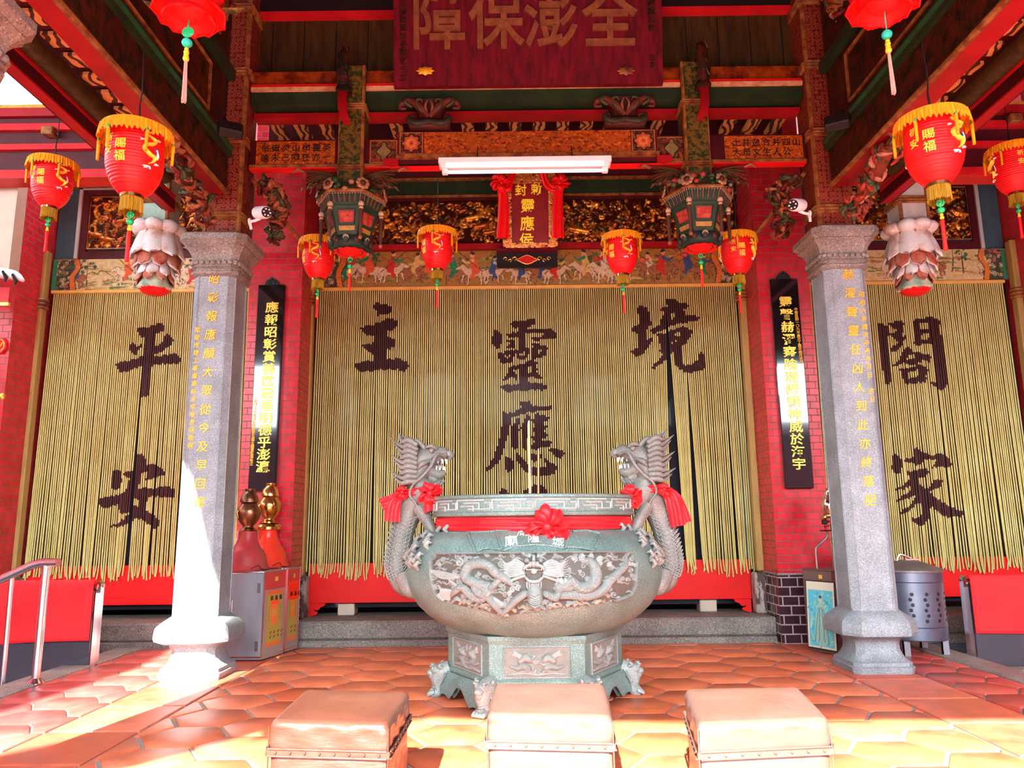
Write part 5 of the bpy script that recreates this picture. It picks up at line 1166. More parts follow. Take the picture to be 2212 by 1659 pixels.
# ------------------------------------------------------------------ security cameras
def cctv(px,py,s,lab):
    p=atY(px,py,5.93); t=thing('security_camera',lab,'camera',p)
    ax=Matrix.Translation(p)@Matrix.Rotation(s*.75,4,'Z')@Matrix.Rotation(.28,4,'X')@Matrix.Scale(1.25,4)
    m=MB(); B=MB(); B.lathe((0,0,0),[(.001,-.075),(.036,-.075),(.042,-.07),(.042,.06),(.036,.07),(.001,.07)],24); m.merge(B,ax@Matrix.Rotation(-pi/2,4,'X').inverted()); m.build('housing','white',t)
    m=MB(); B=MB(); B.lathe((0,0,0),[(.001,.078),(.034,.078),(.034,.066)],24); m.merge(B,ax@Matrix.Rotation(pi/2,4,'X')); m.build('lens_plate','black',t)
    m=MB()
    for k in range(6): B=MB(); a=k*pi/3; B.ball((.022*math.cos(a),.022*math.sin(a),.081),.0065,8); m.merge(B,ax@Matrix.Rotation(pi/2,4,'X'))
    m.build('infrared_diodes','lanternwhite',t)
    m=MB(); q=Vector((p.x-s*.12,p.y+.06,p.z-.055)); m.tube([(p.x-s*.02,p.y+.03,p.z-.04),(p.x-s*.07,p.y+.04,p.z-.055),tuple(q)],.012,8); m.lathe((0,0,0),[(.03,-.006),(.03,.006)],16); m.v[-1]=m.v[-1]@np.array([[0,0,1],[0,1,0],[1,0,0]])+np.array(q)
    m.build('mount_arm','white',t)
    m=MB(); m.tube([(q.x,q.y,q.z),(q.x+.01,q.y+.02,q.z-.06)],.012,8); m.build('junction_box','white',t)
cctv(566,459,1,'white security camera on the left column, pointing right')
cctv(1722,443,-1,'white security camera on the right column, pointing left')
# ------------------------------------------------------------------ fluorescent fixture
p0,p1=atY(948,362,5.6),atY(1320,358,5.6)
t=thing('fluorescent_light','white twin tube fluorescent light hanging at the centre above the tablet','light',((p0.x+p1.x)/2,5.6,p0.z))
xa,xb=p0.x,p1.x; z=p0.z
m=MB(); m.box(xa,xb,5.55,5.68,z+.015,z+.065,bev=.006); m.build('housing','white',t)
for k,(dz,dy) in enumerate(((.0,5.57),(-.038,5.60))):
    m=MB(); m.tube([(xa+.06+k*.012,dy,z+dz-.002),(xb-.06-k*.012,dy,z+dz-.002)],.014,12); m.build('lamp_tube','tube',t)
    m=MB(); m.box(xa+.015+k*.012,xa+.06+k*.012,dy-.022,dy+.022,z+dz-.02,z+dz+.02,bev=.004); m.box(xb-.06-k*.012,xb-.015-k*.012,dy-.022,dy+.022,z+dz-.02,z+dz+.02,bev=.004); m.build('end_sockets','white',t)
m=MB(); 
for x in(xa+.3,xb-.3): m.tube([(x,5.62,z+.06),(x,5.75,4.15)],.004,5)
m.build('hanging_wires','black',t)
m=MB(); x=atY(950,400,7.0).x; m.tube([(atY(948,380,7).x,7.0,4.9),(atY(946,490,7).x,6.9,3.95)],.005,5); 
# ------------------------------------------------------------------ centre tablet with ribbons
t=thing('name_tablet','red tablet with bright yellow characters and red ribbons under the white light','sign',(.17,7.62,3.95))
X0,X1=atY(1092,450,7.6).x,atY(1197,450,7.6).x; z0,z1=atY(1140,533,7.6).z,atY(1140,388,7.6).z
def T(x,z,h): return (x,7.62-(z-z0)*.22-h,z)
m=MB(); a,b=atY(1103,450,7.6).x,atY(1186,450,7.6).x
m.add([T(a,z0+.03,0),T(b,z0+.03,0),T(b,z1-.1,0),T(a,z1-.1,0),T(a,z0+.03,-.04),T(b,z0+.03,-.04),T(b,z1-.1,-.04),T(a,z1-.1,-.04)],[(0,1,2,3),(4,7,6,5),(0,4,5,1),(1,5,6,2),(2,6,7,3),(3,7,4,0)]); m.build('tablet_board','tabletred',t,smooth=0)
rg=random.Random(9)
for nm,(u0,u1,v0,v1) in dict(left_frame=(X0-.03,a+.01,z0-.0,z1-.02),right_frame=(b-.01,X1+.03,z0-.0,z1-.02),top_frame=(X0,X1,z1-.11,z1+.02),bottom_frame=(X0,X1,z0-.01,z0+.04)).items():
    R=Relief(u1-u0,v1-v0,max(10,int((u1-u0)/.006)),max(8,int((v1-v0)/.006)),(.05,.01,.005))
    for k in range(int(R.W*R.H*4500)): R.spiral((rg.uniform(0,R.W),rg.uniform(0,R.H)),rg.uniform(.012,.022),.006,1.1,rg.uniform(0,6),col=rg.choice([(.55,.20,.05),(.40,.08,.02),(.70,.32,.08)]),amp=1.5)
    m=MB(); R.mesh(m,lambda u,v,h:T(u0+u,v0+v,.012+h)); m.build(nm,'vcgold',t,smooth=60)
m=MB()
YT=pm('bright_yellow_characters',(.95,.85,.03),.45)
for c,px,py,sz in(('封',1125,416,.125),('勅',1159,414,.125),('靈',1140,447,.155),('應',1139,482,.155),('侯',1138,515,.155)):
    p=atY(px,py,7.55); text3d(m,c,lambda u,v,h:T(p.x+u,p.z+v,.010-.008*h),sz,bold=.012)
m.build('yellow_characters',YT,t,smooth=0)
def bow(mb,c,R,n=14,seed=1,flat=.5):
    rg=random.Random(seed)
    for k in range(n):
        a=2*pi*k/n+rg.uniform(-.15,.15); r=R*rg.uniform(.7,1.05)
        P=[(c[0],c[1]-.02,c[2]),(c[0]+r*.6*math.cos(a-.25),c[1]-.045-rg.uniform(0,.03),c[2]+r*.6*math.sin(a-.25)),(c[0]+r*math.cos(a),c[1]-.03,c[2]+r*math.sin(a)),(c[0]+r*.6*math.cos(a+.3),c[1]-.01,c[2]+r*.6*math.sin(a+.3)),(c[0],c[1],c[2])]
        mb.tube(smooth_path(P,4),[R*.08,R*.26,R*.34,R*.22,R*.06],7,flat=.45)
    mb.ball((c[0],c[1]-.03,c[2]),R*.33,10)
def ribbon(mb,P,w,amp=.012,folds=3,th=.004,yv=(0,0,0)):
    Q=smooth_path(P,8); n=len(Q); T_=np.gradient(Q,axis=0); T_/=np.linalg.norm(T_,axis=1)[:,None]
    nu=12; v=[]
    for i in range(n):
        side=np.cross(T_[i],(0,1,0)); side/=np.linalg.norm(side)+1e-9; ww=np.interp(i/(n-1),np.linspace(0,1,len(w)),w)
        nn=np.cross(side,T_[i])
        for k in range(nu+1):
            s=(k/nu-.5)*2; v.append(Q[i]+side*s*ww+nn*amp*math.sin(s*folds*pi+i*.15))
    f=[(i*(nu+1)+k,i*(nu+1)+k+1,(i+1)*(nu+1)+k+1,(i+1)*(nu+1)+k) for i in range(n-1) for k in range(nu)]
    v2=[q+np.array((0,th,0)) for q in v]; N0=len(v); 
    mb.add(v+v2,f+[tuple(a+N0 for a in q[::-1]) for q in f]+[(k,k+1,k+1+N0,k+N0) for k in range(nu)])
for i,(px,s) in enumerate(((1083,-1),(1208,1))):
    p=atY(px,400,7.45); m=MB(); bow(m,(p.x,p.y-.02,p.z),.095,12,i); m.build('ribbon_rosette','ribbond',t,smooth=70)
    q=atY(px-3*s,518,7.5); m=MB(); ribbon(m,[(p.x,p.y-.03,p.z-.03),(p.x-s*.02,p.y-.01,p.z-.2),(q.x,q.y-.05,q.z)],[.045,.055,.065],.012,2); m.build('ribbon_tail','ribbond',t,smooth=70)
    r=atY(1140-s*-28,372,7.35); m=MB(); ribbon(m,[(r.x+s*.0,7.38,z1+.03),(r.x+s*.06,7.36,p.z-.02),(p.x-s*.06,7.36,p.z-.07),(p.x,p.y-.05,p.z)],[.03,.04,.045,.03],.012,2); m.build('ribbon_swag','ribbond',t,smooth=70)
t2=thing('tablet_shelf','black scroll painted base board under the red tablet','shelf',(.17,7.7,3.88))
a,b=atY(1073,555,7.75).x,atY(1204,555,7.75).x; za,zb=atY(1140,577,7.75).z,atY(1140,547,7.75).z
m=MB(); m.extr([(a,zb),(a,za+.01),(a+.03,za),(a+.12,za),(a+.20,za-.0),(b-.2,za),(b-.03,za),(b,za+.01),(b,zb)],7.74,7.79); m.build('shelf_board','black',t2,smooth=0)
m=MB(); m.box(a-.0,b,7.66,7.79,zb,zb+.03); m.build('shelf_top','wine',t2,smooth=0)
m=MB(); cx=(a+b)/2; cz=(za+zb)/2
P=[(cx+math.cos(q)*.095*(1+.12*math.cos(6*q)),cz+math.sin(q)*.04*(1+.2*math.cos(4*q))) for q in np.linspace(0,2*pi,40)]
m.tube([(x,7.735,z) for x,z in P],.006,6)
for s in(-1,1):
    for k,(dx,r) in enumerate(((.13,.025),(.18,.02),(.23,.022))): m.tube([(cx+s*(dx+r*math.cos(q)*(1-q/9)),7.735,cz+.01*(-1)**k+r*math.sin(q)*(1-q/9)) for q in np.linspace(0,5,12)],.0055,5)
m.build('gilt_scrolls','gold',t2)
m=MB(); m.extr([(x,z) for x,z in P[:-1]],7.730,7.738); m.build('red_medallion','red',t2)
# ------------------------------------------------------------------ stone censer
CX,CY=.12,5.36
t=thing('stone_censer','huge green granite incense censer with dragon handles and red ribbon at the centre','censer',(CX,CY,0))
CN=t; c=(CX,CY,0)
bowl=[(.52,.44),(.60,.47),(.655,.495),(.72,.54),(.785,.60),(.83,.67),(.856,.74),(.865,.81),(.86,.87),(.845,.93),(.815,.985),(.775,1.03),(.72,1.065),(.66,1.085),(.655,1.10),(.655,1.175)]
m=MB(); m.lathe(c,bowl,96); m.build('bowl','cens',t,smooth=80)
bz_=[b[1] for b in bowl]; br_=[b[0] for b in bowl]
m=MB(); m.lathe(c,[(.655,1.17),(.695,1.18),(.700,1.19),(.700,1.200),(.690,1.205),(.690,1.285),(.700,1.29),(.700,1.305),(.69,1.31),(.63,1.31),(.62,1.30),(.61,1.20)],96,cap=False); rim=m.build('rim_band','cens',t,smooth=30)
m=MB(); m.lathe(c,[(.001,1.235),(.615,1.23)],64,cap=False); m.build('ash_bed',pm('grey_ash',(.45,.43,.40),.9,bump=.5),t)
# meander key pattern on the rim
m=MB(); n=16
def key(th,z): return (CX+.692*math.sin(th),CY-.692*math.cos(th),z)
for k in range(n):
    a0=2*pi*k/n; w=2*pi/n
    for pts in ([(0,.012),(0,.068),(.80,.068)],[(.12,.03),(.5,.03),(.5,.0)] ,[(.2,.05),(.66,.05),(.66,.012)],[(.34,.012),(.95,.012),(.95,.05),(.8,.05)]):
        P=[]
        for (u,v),(u2,v2) in zip(pts,pts[1:]): P+=[(u+(u2-u)*q/4,v+(v2-v)*q/4) for q in range(4)]
        P.append(pts[-1]); m.tube([key(a0+u*w,1.208+v) for u,v in P],0.0055,4)
m.build('meander_pattern',pm('light_carved_line',(.34,.38,.36),.5),rim,smooth=0)
# relief panel wrapped round the bowl: traced in a flat drawing, 2212 wide zoom of the front
def S(x,y): return ((x-205)/1740.0*1.36, (605-y)/545.0*.44)
W,Hh=1.36,.44
R=Relief(W,Hh,480,158,(.095,.09,.075)); cl=(.20,.23,.215); hi=(.29,.325,.305); dk=(.20,.17,.13)  # dark ground colour paints in the shade of the crevices
def st(pts,r,**k): 
    k.setdefault('col',cl); R.stroke([S(*p) for p in pts],[q*.00078 for q in r] if hasattr(r,'__len__') else r*.00078,**k)
# dragon bodies
st([(900,330),(830,270),(760,230),(700,170),(620,150),(540,170),(500,250),(560,300),(640,330),(690,390),(640,440),(560,420),(480,350),(430,370),(390,410)],[20,40,45,45,48,45,42,44,46,44,40,36,34,30,20],amp=1.1,scales=.020)
st([(700,330),(620,320),(590,350),(650,400),(740,330),(800,280)],[26,36,40,36,24],amp=1.3,scales=.017)
st([(1260,360),(1340,340),(1390,300),(1470,350),(1560,330),(1600,260),(1590,180),(1550,130),(1500,130)],[20,40,45,52,52,50,44,34,20],amp=1.1,scales=.020)
st([(1300,420),(1400,410),(1500,420),(1600,400),(1680,350),(1720,290),(1790,230),(1840,180),(1870,120)],[30,40,42,40,40,38,34,30,14],amp=1.05,scales=.020)
for k in range(9): st([(1840+k*9,190-k*6),(1870+k*9,140+k*4),(1860+k*12,90+k*14)],[9,7,3],amp=1.4,col=hi)
for k in range(8): st([(260+k*14,430+k*4),(290+k*14,380),(270+k*16,350+k*3)],[8,8,3],amp=1.3,col=hi)
# belly and claws
st([(1085,350),(1085,400),(1090,450),(1090,490)],[45,68,66,36],amp=.7,col=cl)
for k in range(6): st([(1048,385+k*18),(1088,400+k*18),(1130,385+k*18)],6,amp=9,col=hi)
st([(1000,400),(930,450),(870,510),(820,560)],[34,36,30,24],amp=1.3); st([(700,430),(740,480),(790,540)],[34,32,24],amp=1.2)
for a,b in(((820,560),(790,590)),((820,560),(840,600)),((800,545),(770,575)),((820,560),(865,590))): st([a,((a[0]+b[0])/2+6,(a[1]+b[1])/2),b],[14,12,5],amp=1.8,col=hi)
for k in range(7): st([(640+k*10,410),(720+k*14,440+k*6),(800+k*6,500+k*6)],[5,7,4],amp=2.5,col=hi)
st([(1180,400),(1260,430),(1300,360),(1330,300)],[30,34,30,24],amp=1.4,scales=.017)
for dx in(-50,-20,15,50): st([(1330+dx*.4,310),(1330+dx,280),(1330+dx*1.3,300+abs(dx)*.6)],[16,15,6],amp=2,col=hi)
R.stroke([S(1290,350),S(1380,350)],.03,amp=.9,col=cl)
# hair, whiskers
for s in(-1,1):
    X=lambda v:1078+s*v
    for k in range(8): st([(X(85),150+k*12),(X(150+k*6),120+k*20),(X(230),150+k*14),(X(290+k*4),90+k*26)],[10,11,10,3],amp=1.5,col=hi)
    st([(X(90),190),(X(150),240),(X(210),240),(X(250),225),(X(235),260),(X(205),250)],[9,10,9,8,4],amp=2.2,col=hi)
    st([(X(60),250),(X(130),270),(X(210),300),(X(260),330)],[14,16,12,4],amp=1.8,col=hi)
    st([(X(60),90),(X(95),70),(X(120),40)],[16,14,6],amp=1.8)       # ears
    for k in range(4): st([(X(30+k*10),95),(X(34+k*12),70)],[8,6],amp=2.6,col=hi,n=3)
    R.stroke([S(X(58),128)]*2,.017,amp=2.4,col=hi,n=2); R.stroke([S(X(58),128)]*2,.007,amp=6.5,col=dk,n=2)
    R.stroke([S(X(28),150)]*2,.016,amp=2.2,col=hi,n=2)
st([(1078,95),(1078,135),(1078,158)],[16,18,30],amp=2.2,col=hi)
st([(1000,200),(1020,175),(1078,165),(1140,175),(1158,200)],[16,18,18,16],amp=2.4,col=hi)
R.poly([S(*p) for p in((1005,200),(1155,200),(1148,280),(1080,295),(1012,280))],(.10,.09,.08)); ins=R.poly([S(*p) for p in((1012,205),(1150,205),(1142,275),(1080,288),(1018,275))],(.09,.08,.07)); R.h[ins]=.0
for k in range(8): R.stroke([S(1022+k*17,203)]*2,.0062,amp=4,col=(.62,.62,.58),n=2)
R.stroke([S(1080,215)]*2,.020,amp=1.6,col=(.55,.56,.52),n=2)
st([(1012,270),(1040,292),(1080,298),(1120,292),(1148,270)],[14,16,16,14],amp=2.2,col=hi)
for k in range(7): st([(1020+k*20,305),(1024+k*19,350),(1040+k*14,380)],[10,9,3],amp=2,col=hi)
# clouds, waves, flames
rg=random.Random(4)
for x,y,q in((450,140,34),(500,190,26),(590,110,20),(900,370,30),(950,350,26),(640,370,20),(870,400,20),(1420,110,26),(1480,100,28),(1560,90,22),(1640,150,26),(1720,160,20),(1385,270,24),(840,260,22),(1640,110,26),(730,370,22),(1530,440,24)):
    R.spiral(S(x,y),q*.00078,.0075,1.3,rg.uniform(0,6),rg.choice((-1,1)),amp=1.6,col=hi)
for k in range(5): st([(225,225+k*6-20),(300,215+k*14),(380,235+k*10),(470,240+k*6)],[5,8,7,4],amp=2,col=hi)
for k in range(11): st([(330+k*12,260+k*9),(365+k*9,290+k*6),(350+k*12,320+k*5)],[6,6,3],amp=2,col=hi)
for k in range(26):
    x=400+k*48+rg.uniform(-10,10); y=470+80*math.exp(-((x-1000)/420)**2)+rg.uniform(-20,14); s=rg.choice((-1,1))
    st([(x,y),(x+s*35,y-22),(x+s*70,y-8),(x+s*80,y-26)],[14,14,9,3],amp=1.5,col=(.25,.22,.17) if k%2 else cl)
for k in range(14):
    x=380+k*105; y=rg.uniform(90,150); s=rg.choice((-1,1)); st([(x,y),(x+s*40,y-14),(x+s*80,y+6)],[9,11,4],amp=1.6)
for k in range(420):
    x,y=rg.uniform(220,1930),rg.uniform(70,560); p=S(x,y); i=min(R.nx,int(p[0]/W*R.nx)); j=max(0,min(R.nz,int(p[1]/Hh*R.nz)))
    if R.h[j,i]>.004 or (940<x<1220 and 60<y<400): continue
    if k%2: R.spiral(p,rg.uniform(.012,.022),.006,1.2,rg.uniform(0,6),rg.choice((-1,1)),amp=1.3,col=cl)
    else: st([(x,y),(x+25,y-10),(x+52,y+4),(x+66,y-8)],[5,9,7,3],amp=1.3)
# panel outline mask
out=[S(*p) for p in ((245,68),(1870,50),(1905,60),(1918,105),(1948,120),(1940,330),(1900,410),(1780,460),(1550,500),(1300,520),(1150,535),(1000,560),(870,598),(760,585),(640,545),(480,515),(330,475),(245,400),(207,250),(207,125),(240,100))]
X,Z=np.meshgrid(R.x,R.z); mask=inpoly(np.array(out),X,Z)
E_=np.full(X.shape,9.)
for i in range(len(out)):
    a=np.array(out[i]); b=np.array(out[(i+1)%len(out)]); d=b-a; q=np.clip(((X-a[0])*d[0]+(Z-a[1])*d[1])/max(1e-9,(d@d)),0,1); E_=np.minimum(E_,np.hypot(X-a[0]-q*d[0],Z-a[1]-q*d[1]))
bord=(E_<.011)&mask&(Z>.12); R.h[bord]=np.maximum(R.h[bord],.022); R.col[bord]=cl
R.h*=np.clip(E_/.004,0,1)
# map flat drawing to bowl (arc length ~ screen position, z along profile)
zlist=np.linspace(.47,1.06,80); rl=np.interp(zlist,bz_,br_); 
def onbowl(u,v,h):
    # u across -> screen x, v up -> screen y of the zoom
    px=880+(205+u/W*1740)/3.95; py=1180+(605-v/Hh*545)/3.95
    k=(px,round(py,2))
    # intersect view ray with the lathe surface
    d=ray(px,py); o=(0,0,CZ); 
    t0=4.0
    lo_,hi_=4.2,5.36
    f=lambda T: math.hypot(d[0]*T-CX,d[1]*T-CY)-float(np.interp(CZ+d[2]*T,bz_,br_))
    a,b=lo_,hi_
    for _ in range(26):
        mid=(a+b)/2
        if f(mid)>0: a=mid
        else: b=mid
    x,y,z=d[0]*a,d[1]*a,CZ+d[2]*a
    nr=math.hypot(x-CX,y-CY); dz=.01; sl=(np.interp(z+dz,bz_,br_)-np.interp(z-dz,bz_,br_))/(2*dz); n=np.array(((x-CX)/nr,(y-CY)/nr,-sl)); n/=np.linalg.norm(n)
    return tuple(np.array((x,y,z))+n*(h*1.1+.002))
m=MB(); R.mesh(m,onbowl,mask); m.build('dragon_relief','vcstone',t,smooth=60)
# ribbon scroll banner with characters
def surf(px,py,h=0):
    d=ray(px,py); a,b=4.2,5.36
    f=lambda T: math.hypot(d[0]*T-CX,d[1]*T-CY)-float(np.interp(CZ+d[2]*T,bz_,br_))
    for _ in range(26):
        mid=(a+b)/2
        if f(mid)>0: a=mid
        else: b=mid
    x,y,z=d[0]*a,d[1]*a,CZ+d[2]*a; nr=math.hypot(x-CX,y-CY); sl=(np.interp(z+.01,bz_,br_)-np.interp(z-.01,bz_,br_))/.02; n=np.array(((x-CX)/nr,(y-CY)/nr,-sl)); n/=np.linalg.norm(n)
    return tuple(np.array((x,y,z))+n*h)
Q=lambda x,y:(800+x/3.072,930+y/3.072)
m=MB()
for P in ([(830,670),(1000,650),(1180,648),(1335,672),(1290,785),(1180,765),(1080,760),(960,772),(880,800),(830,670)],[(645,680),(740,678),(830,672)],[(700,810),(760,785),(870,790)],[(645,680),(700,812)],[(1340,672),(1440,668),(1530,690)],[(1300,775),(1390,780),(1485,800)],[(1530,690),(1485,800)]):
    D=smooth_path(P,1 if len(P)>8 else 5) if len(P)<9 else np.array(P,float)
    E2=[]
    for i in range(len(D)-1): E2+=[D[i]+(D[i+1]-D[i])*q/6 for q in range(6)]
    E2.append(D[-1]); m.tube([surf(*Q(*p),.004) for p in E2],.008,6)
m.build('scroll_banner','cens',t,smooth=60)
m=MB()
def surftext(chh,x,y,size,rot):
    px,py=Q(x,y); 
    def f(a,b,h):
        ca,sa=math.cos(rot),math.sin(rot); u,v=a*ca-b*sa,a*sa+b*ca
        return surf(px+u*1640/4.62,py-v*1640/4.62*.82,.006-.006*h)
    text3d(m,chh,f,size,bold=.004)
surftext('湖',1008,670,.072,.03); surftext('廟',935,735,.085,.12); surftext('隍',1082,712,.075,0); surftext('城',1245,740,.078,-.1)
m.build('pale_characters',pm('pale_painted_characters',(.48,.55,.53),.5),t,smooth=0)
# red ribbon round the neck + rosette
m=MB()
def neck(u,v): 
    a=-pi*.5+(u-.5)*2.6*pi/2*1.15+0; s=math.sin(v*pi*7+u*9)*.006+math.sin(u*40+v*5)*.003; r=.668+.012*math.sin(v*pi)+s; z=1.095+v*.075-.018*math.cos((u-.5)*5)*(1-v)*.6-.012*(.5-abs(u-.5))*0
    return (CX+r*math.cos(a),CY+r*math.sin(a),z)
m.grid(neck,120,14); m.build('neck_ribbon','ribbon',t,smooth=80)
p=surf(1180,1139,.03); m=MB(); bow(m,(p[0],p[1]+.01,p[2]),.115,11,5); bow(m,(p[0]+.05,p[1]-.0,p[2]-.07),.07,8,6); bow(m,(p[0]-.07,p[1]+.0,p[2]-.02),.06,6,8); m.build('ribbon_rosette','ribbon',t,smooth=70)
# hexagonal pedestal
def hexr(r): return [(CX+r*math.cos(k*pi/3),CY+r*math.sin(k*pi/3)) for k in range(6)]
m=MB(); v=[];prof=[(.56,.165),(.60,.17),(.60,.185),(.585,.20),(.585,.40),(.60,.425),(.60,.45),(.56,.455)]
for r,z in prof: v+=[(x,y,z) for x,y in hexr(r)]
m.add(v,[(i*6+k,i*6+(k+1)%6,(i+1)*6+(k+1)%6,(i+1)*6+k) for i in range(len(prof)-1) for k in range(6)]+[tuple(range(6))[::-1],tuple(range(42,48))]); m.build('hexagonal_base','cens',t,smooth=20)
def face(k,r):  # returns fn(u 0..1,v z,off)
    A=np.array(hexr(r)[k]); B=np.array(hexr(r)[(k+1)%6]); n=(A+B)/2-np.array((CX,CY)); n/=np.linalg.norm(n)
    return lambda u,z,o:(A[0]+(B[0]-A[0])*u+n[0]*o,A[1]+(B[1]-A[1])*u+n[1]*o,z)
for k in range(6):
    fn=face(k,.585); R2=Relief(.38,.165,110,50,(.19,.185,.16)); rg=random.Random(50+k)
    for s,x0 in((1,.02),(-1,.36)):
        if k%6==4 or True:
            X=lambda u:x0+s*u
            R2.stroke([(X(.01),.06),(X(.05),.05),(X(.09),.06),(X(.12),.045),(X(.10),.03),(X(.05),.025)],[.008,.016,.020,.018,.012,.006],amp=1.1,col=(.19,.205,.19),scales=.017)
            R2.stroke([(X(.07),.09),(X(.10),.11),(X(.12),.10),(X(.145),.085)],[.018,.024,.022,.008],amp=1.2,col=(.21,.23,.215))
            for q in range(7): R2.stroke([(X(.08),.10+q*.004),(X(.05-q*.003),.115+q*.006),(X(.015+q*.004),.12+q*.005)],[.006,.005,.002],amp=2,col=(.27,.29,.27))
            R2.stroke([(X(.11),.045),(X(.14),.02),(X(.16),.02)],[.010,.009,.004],amp=1.4,col=(.21,.23,.215))
    for q in range(12): R2.spiral((rg.uniform(.12,.27),rg.uniform(.03,.14)),rg.uniform(.01,.018),.005,1.2,rg.uniform(0,6),rg.choice((-1,1)),amp=1.6,col=(.22,.24,.22))
    R2.stroke([(.02,.012),(.12,.018),(.2,.010),(.28,.018),(.36,.012)],.006,amp=1.6,col=(.26,.28,.26))
    m=MB(); R2.mesh(m,lambda u,v,h:fn(.17+.66*u/.38,.215+v,.002+h*1.0)); pnl=m.build('relief_panel','vcstone',t,smooth=60)
    m=MB(); m.tube([fn(a,z,.004) for a,z in((.15,.208),(.85,.208),(.85,.388),(.15,.388),(.15,.208))],.0055,5); m.build('panel_frame','censc',t,smooth=0)
    # apron with scalloped lower edge
    fa=face(k,.60); m=MB()
    def ap(u,v):
        lob=abs(math.sin(u*pi)); edge=.02+.10*(abs(2*u-1)**.8)*0+ (.095 if .30<u<.70 else .03)+.012*math.sin(u*40)
        edge=.012+.02*abs(math.sin(u*pi*4))+ .09*math.exp(-((u-.5)/.13)**2)
        z=.17-(.17-edge)*v; return fa(u,z,.012+.055*math.sin(v*pi*.5)*(1-.3*v))
    m.grid(ap,48,10); m.grid(lambda u,v:tuple(np.array(ap(u,v))*(1,1,1)-np.array((0,0,0))+ (np.array((CX,CY,0))-np.array((ap(u,v)[0],ap(u,v)[1],0)))*.06),48,10); m.build('apron','cens',t,smooth=60)
# lion head feet at the corners
for k in range(6):
    x,y=hexr(1)[k]; ux,uy=x-CX,y-CY
    def W_(r,s,z): return (CX+ux*r-uy*s,CY+uy*r+ux*s,z)
    m=MB()
    def F(pts,r,flat=1): m.tube(smooth_path([W_(*p) for p in pts],4),r,9,flat=flat)
    F([(.57,0,.18),(.62,0,.155),(.655,0,.11),(.645,0,.06),(.66,0,.025),(.70,0,.02)],[.05,.062,.05,.038,.04,.03])
    for s in(-.03,-.01,.01,.03): F([(.675,s,.03),(.705,s*1.1,.022),(.715,s*1.1,.008)],[.016,.015,.010])
    m.ball(W_(.655,0,.165),.052,12,sc=(1,1,.7)); m.ball(W_(.70,0,.150),.030,10,sc=(1,1,.8)); m.ball(W_(.69,0,.128),.026,10)
    for s in(-1,1): m.ball(W_(.685,s*.026,.182),.015,8); F([(.62,s*.045,.185),(.64,s*.062,.20),(.625,s*.06,.215)],[.014,.012,.004]); F([(.68,s*.02,.19),(.70,s*.035,.198),(.68,s*.045,.20)],[.008,.009,.004])
    for q in range(5): F([(.655,-.035,.115-q*.017),(.69,0,.108-q*.017),(.655,.035,.115-q*.017)],.007)
    for s in(-1,1):
        for q in range(5): F([(.60+.01*q,s*.03,.17-.01*q),(.60+.008*q,s*(.065),.14-.012*q),(.60+.006*q,s*(.09-.004*q),.17-.016*q)],[.007,.008,.003])
    m.build('lion_foot','censc',t,smooth=60)
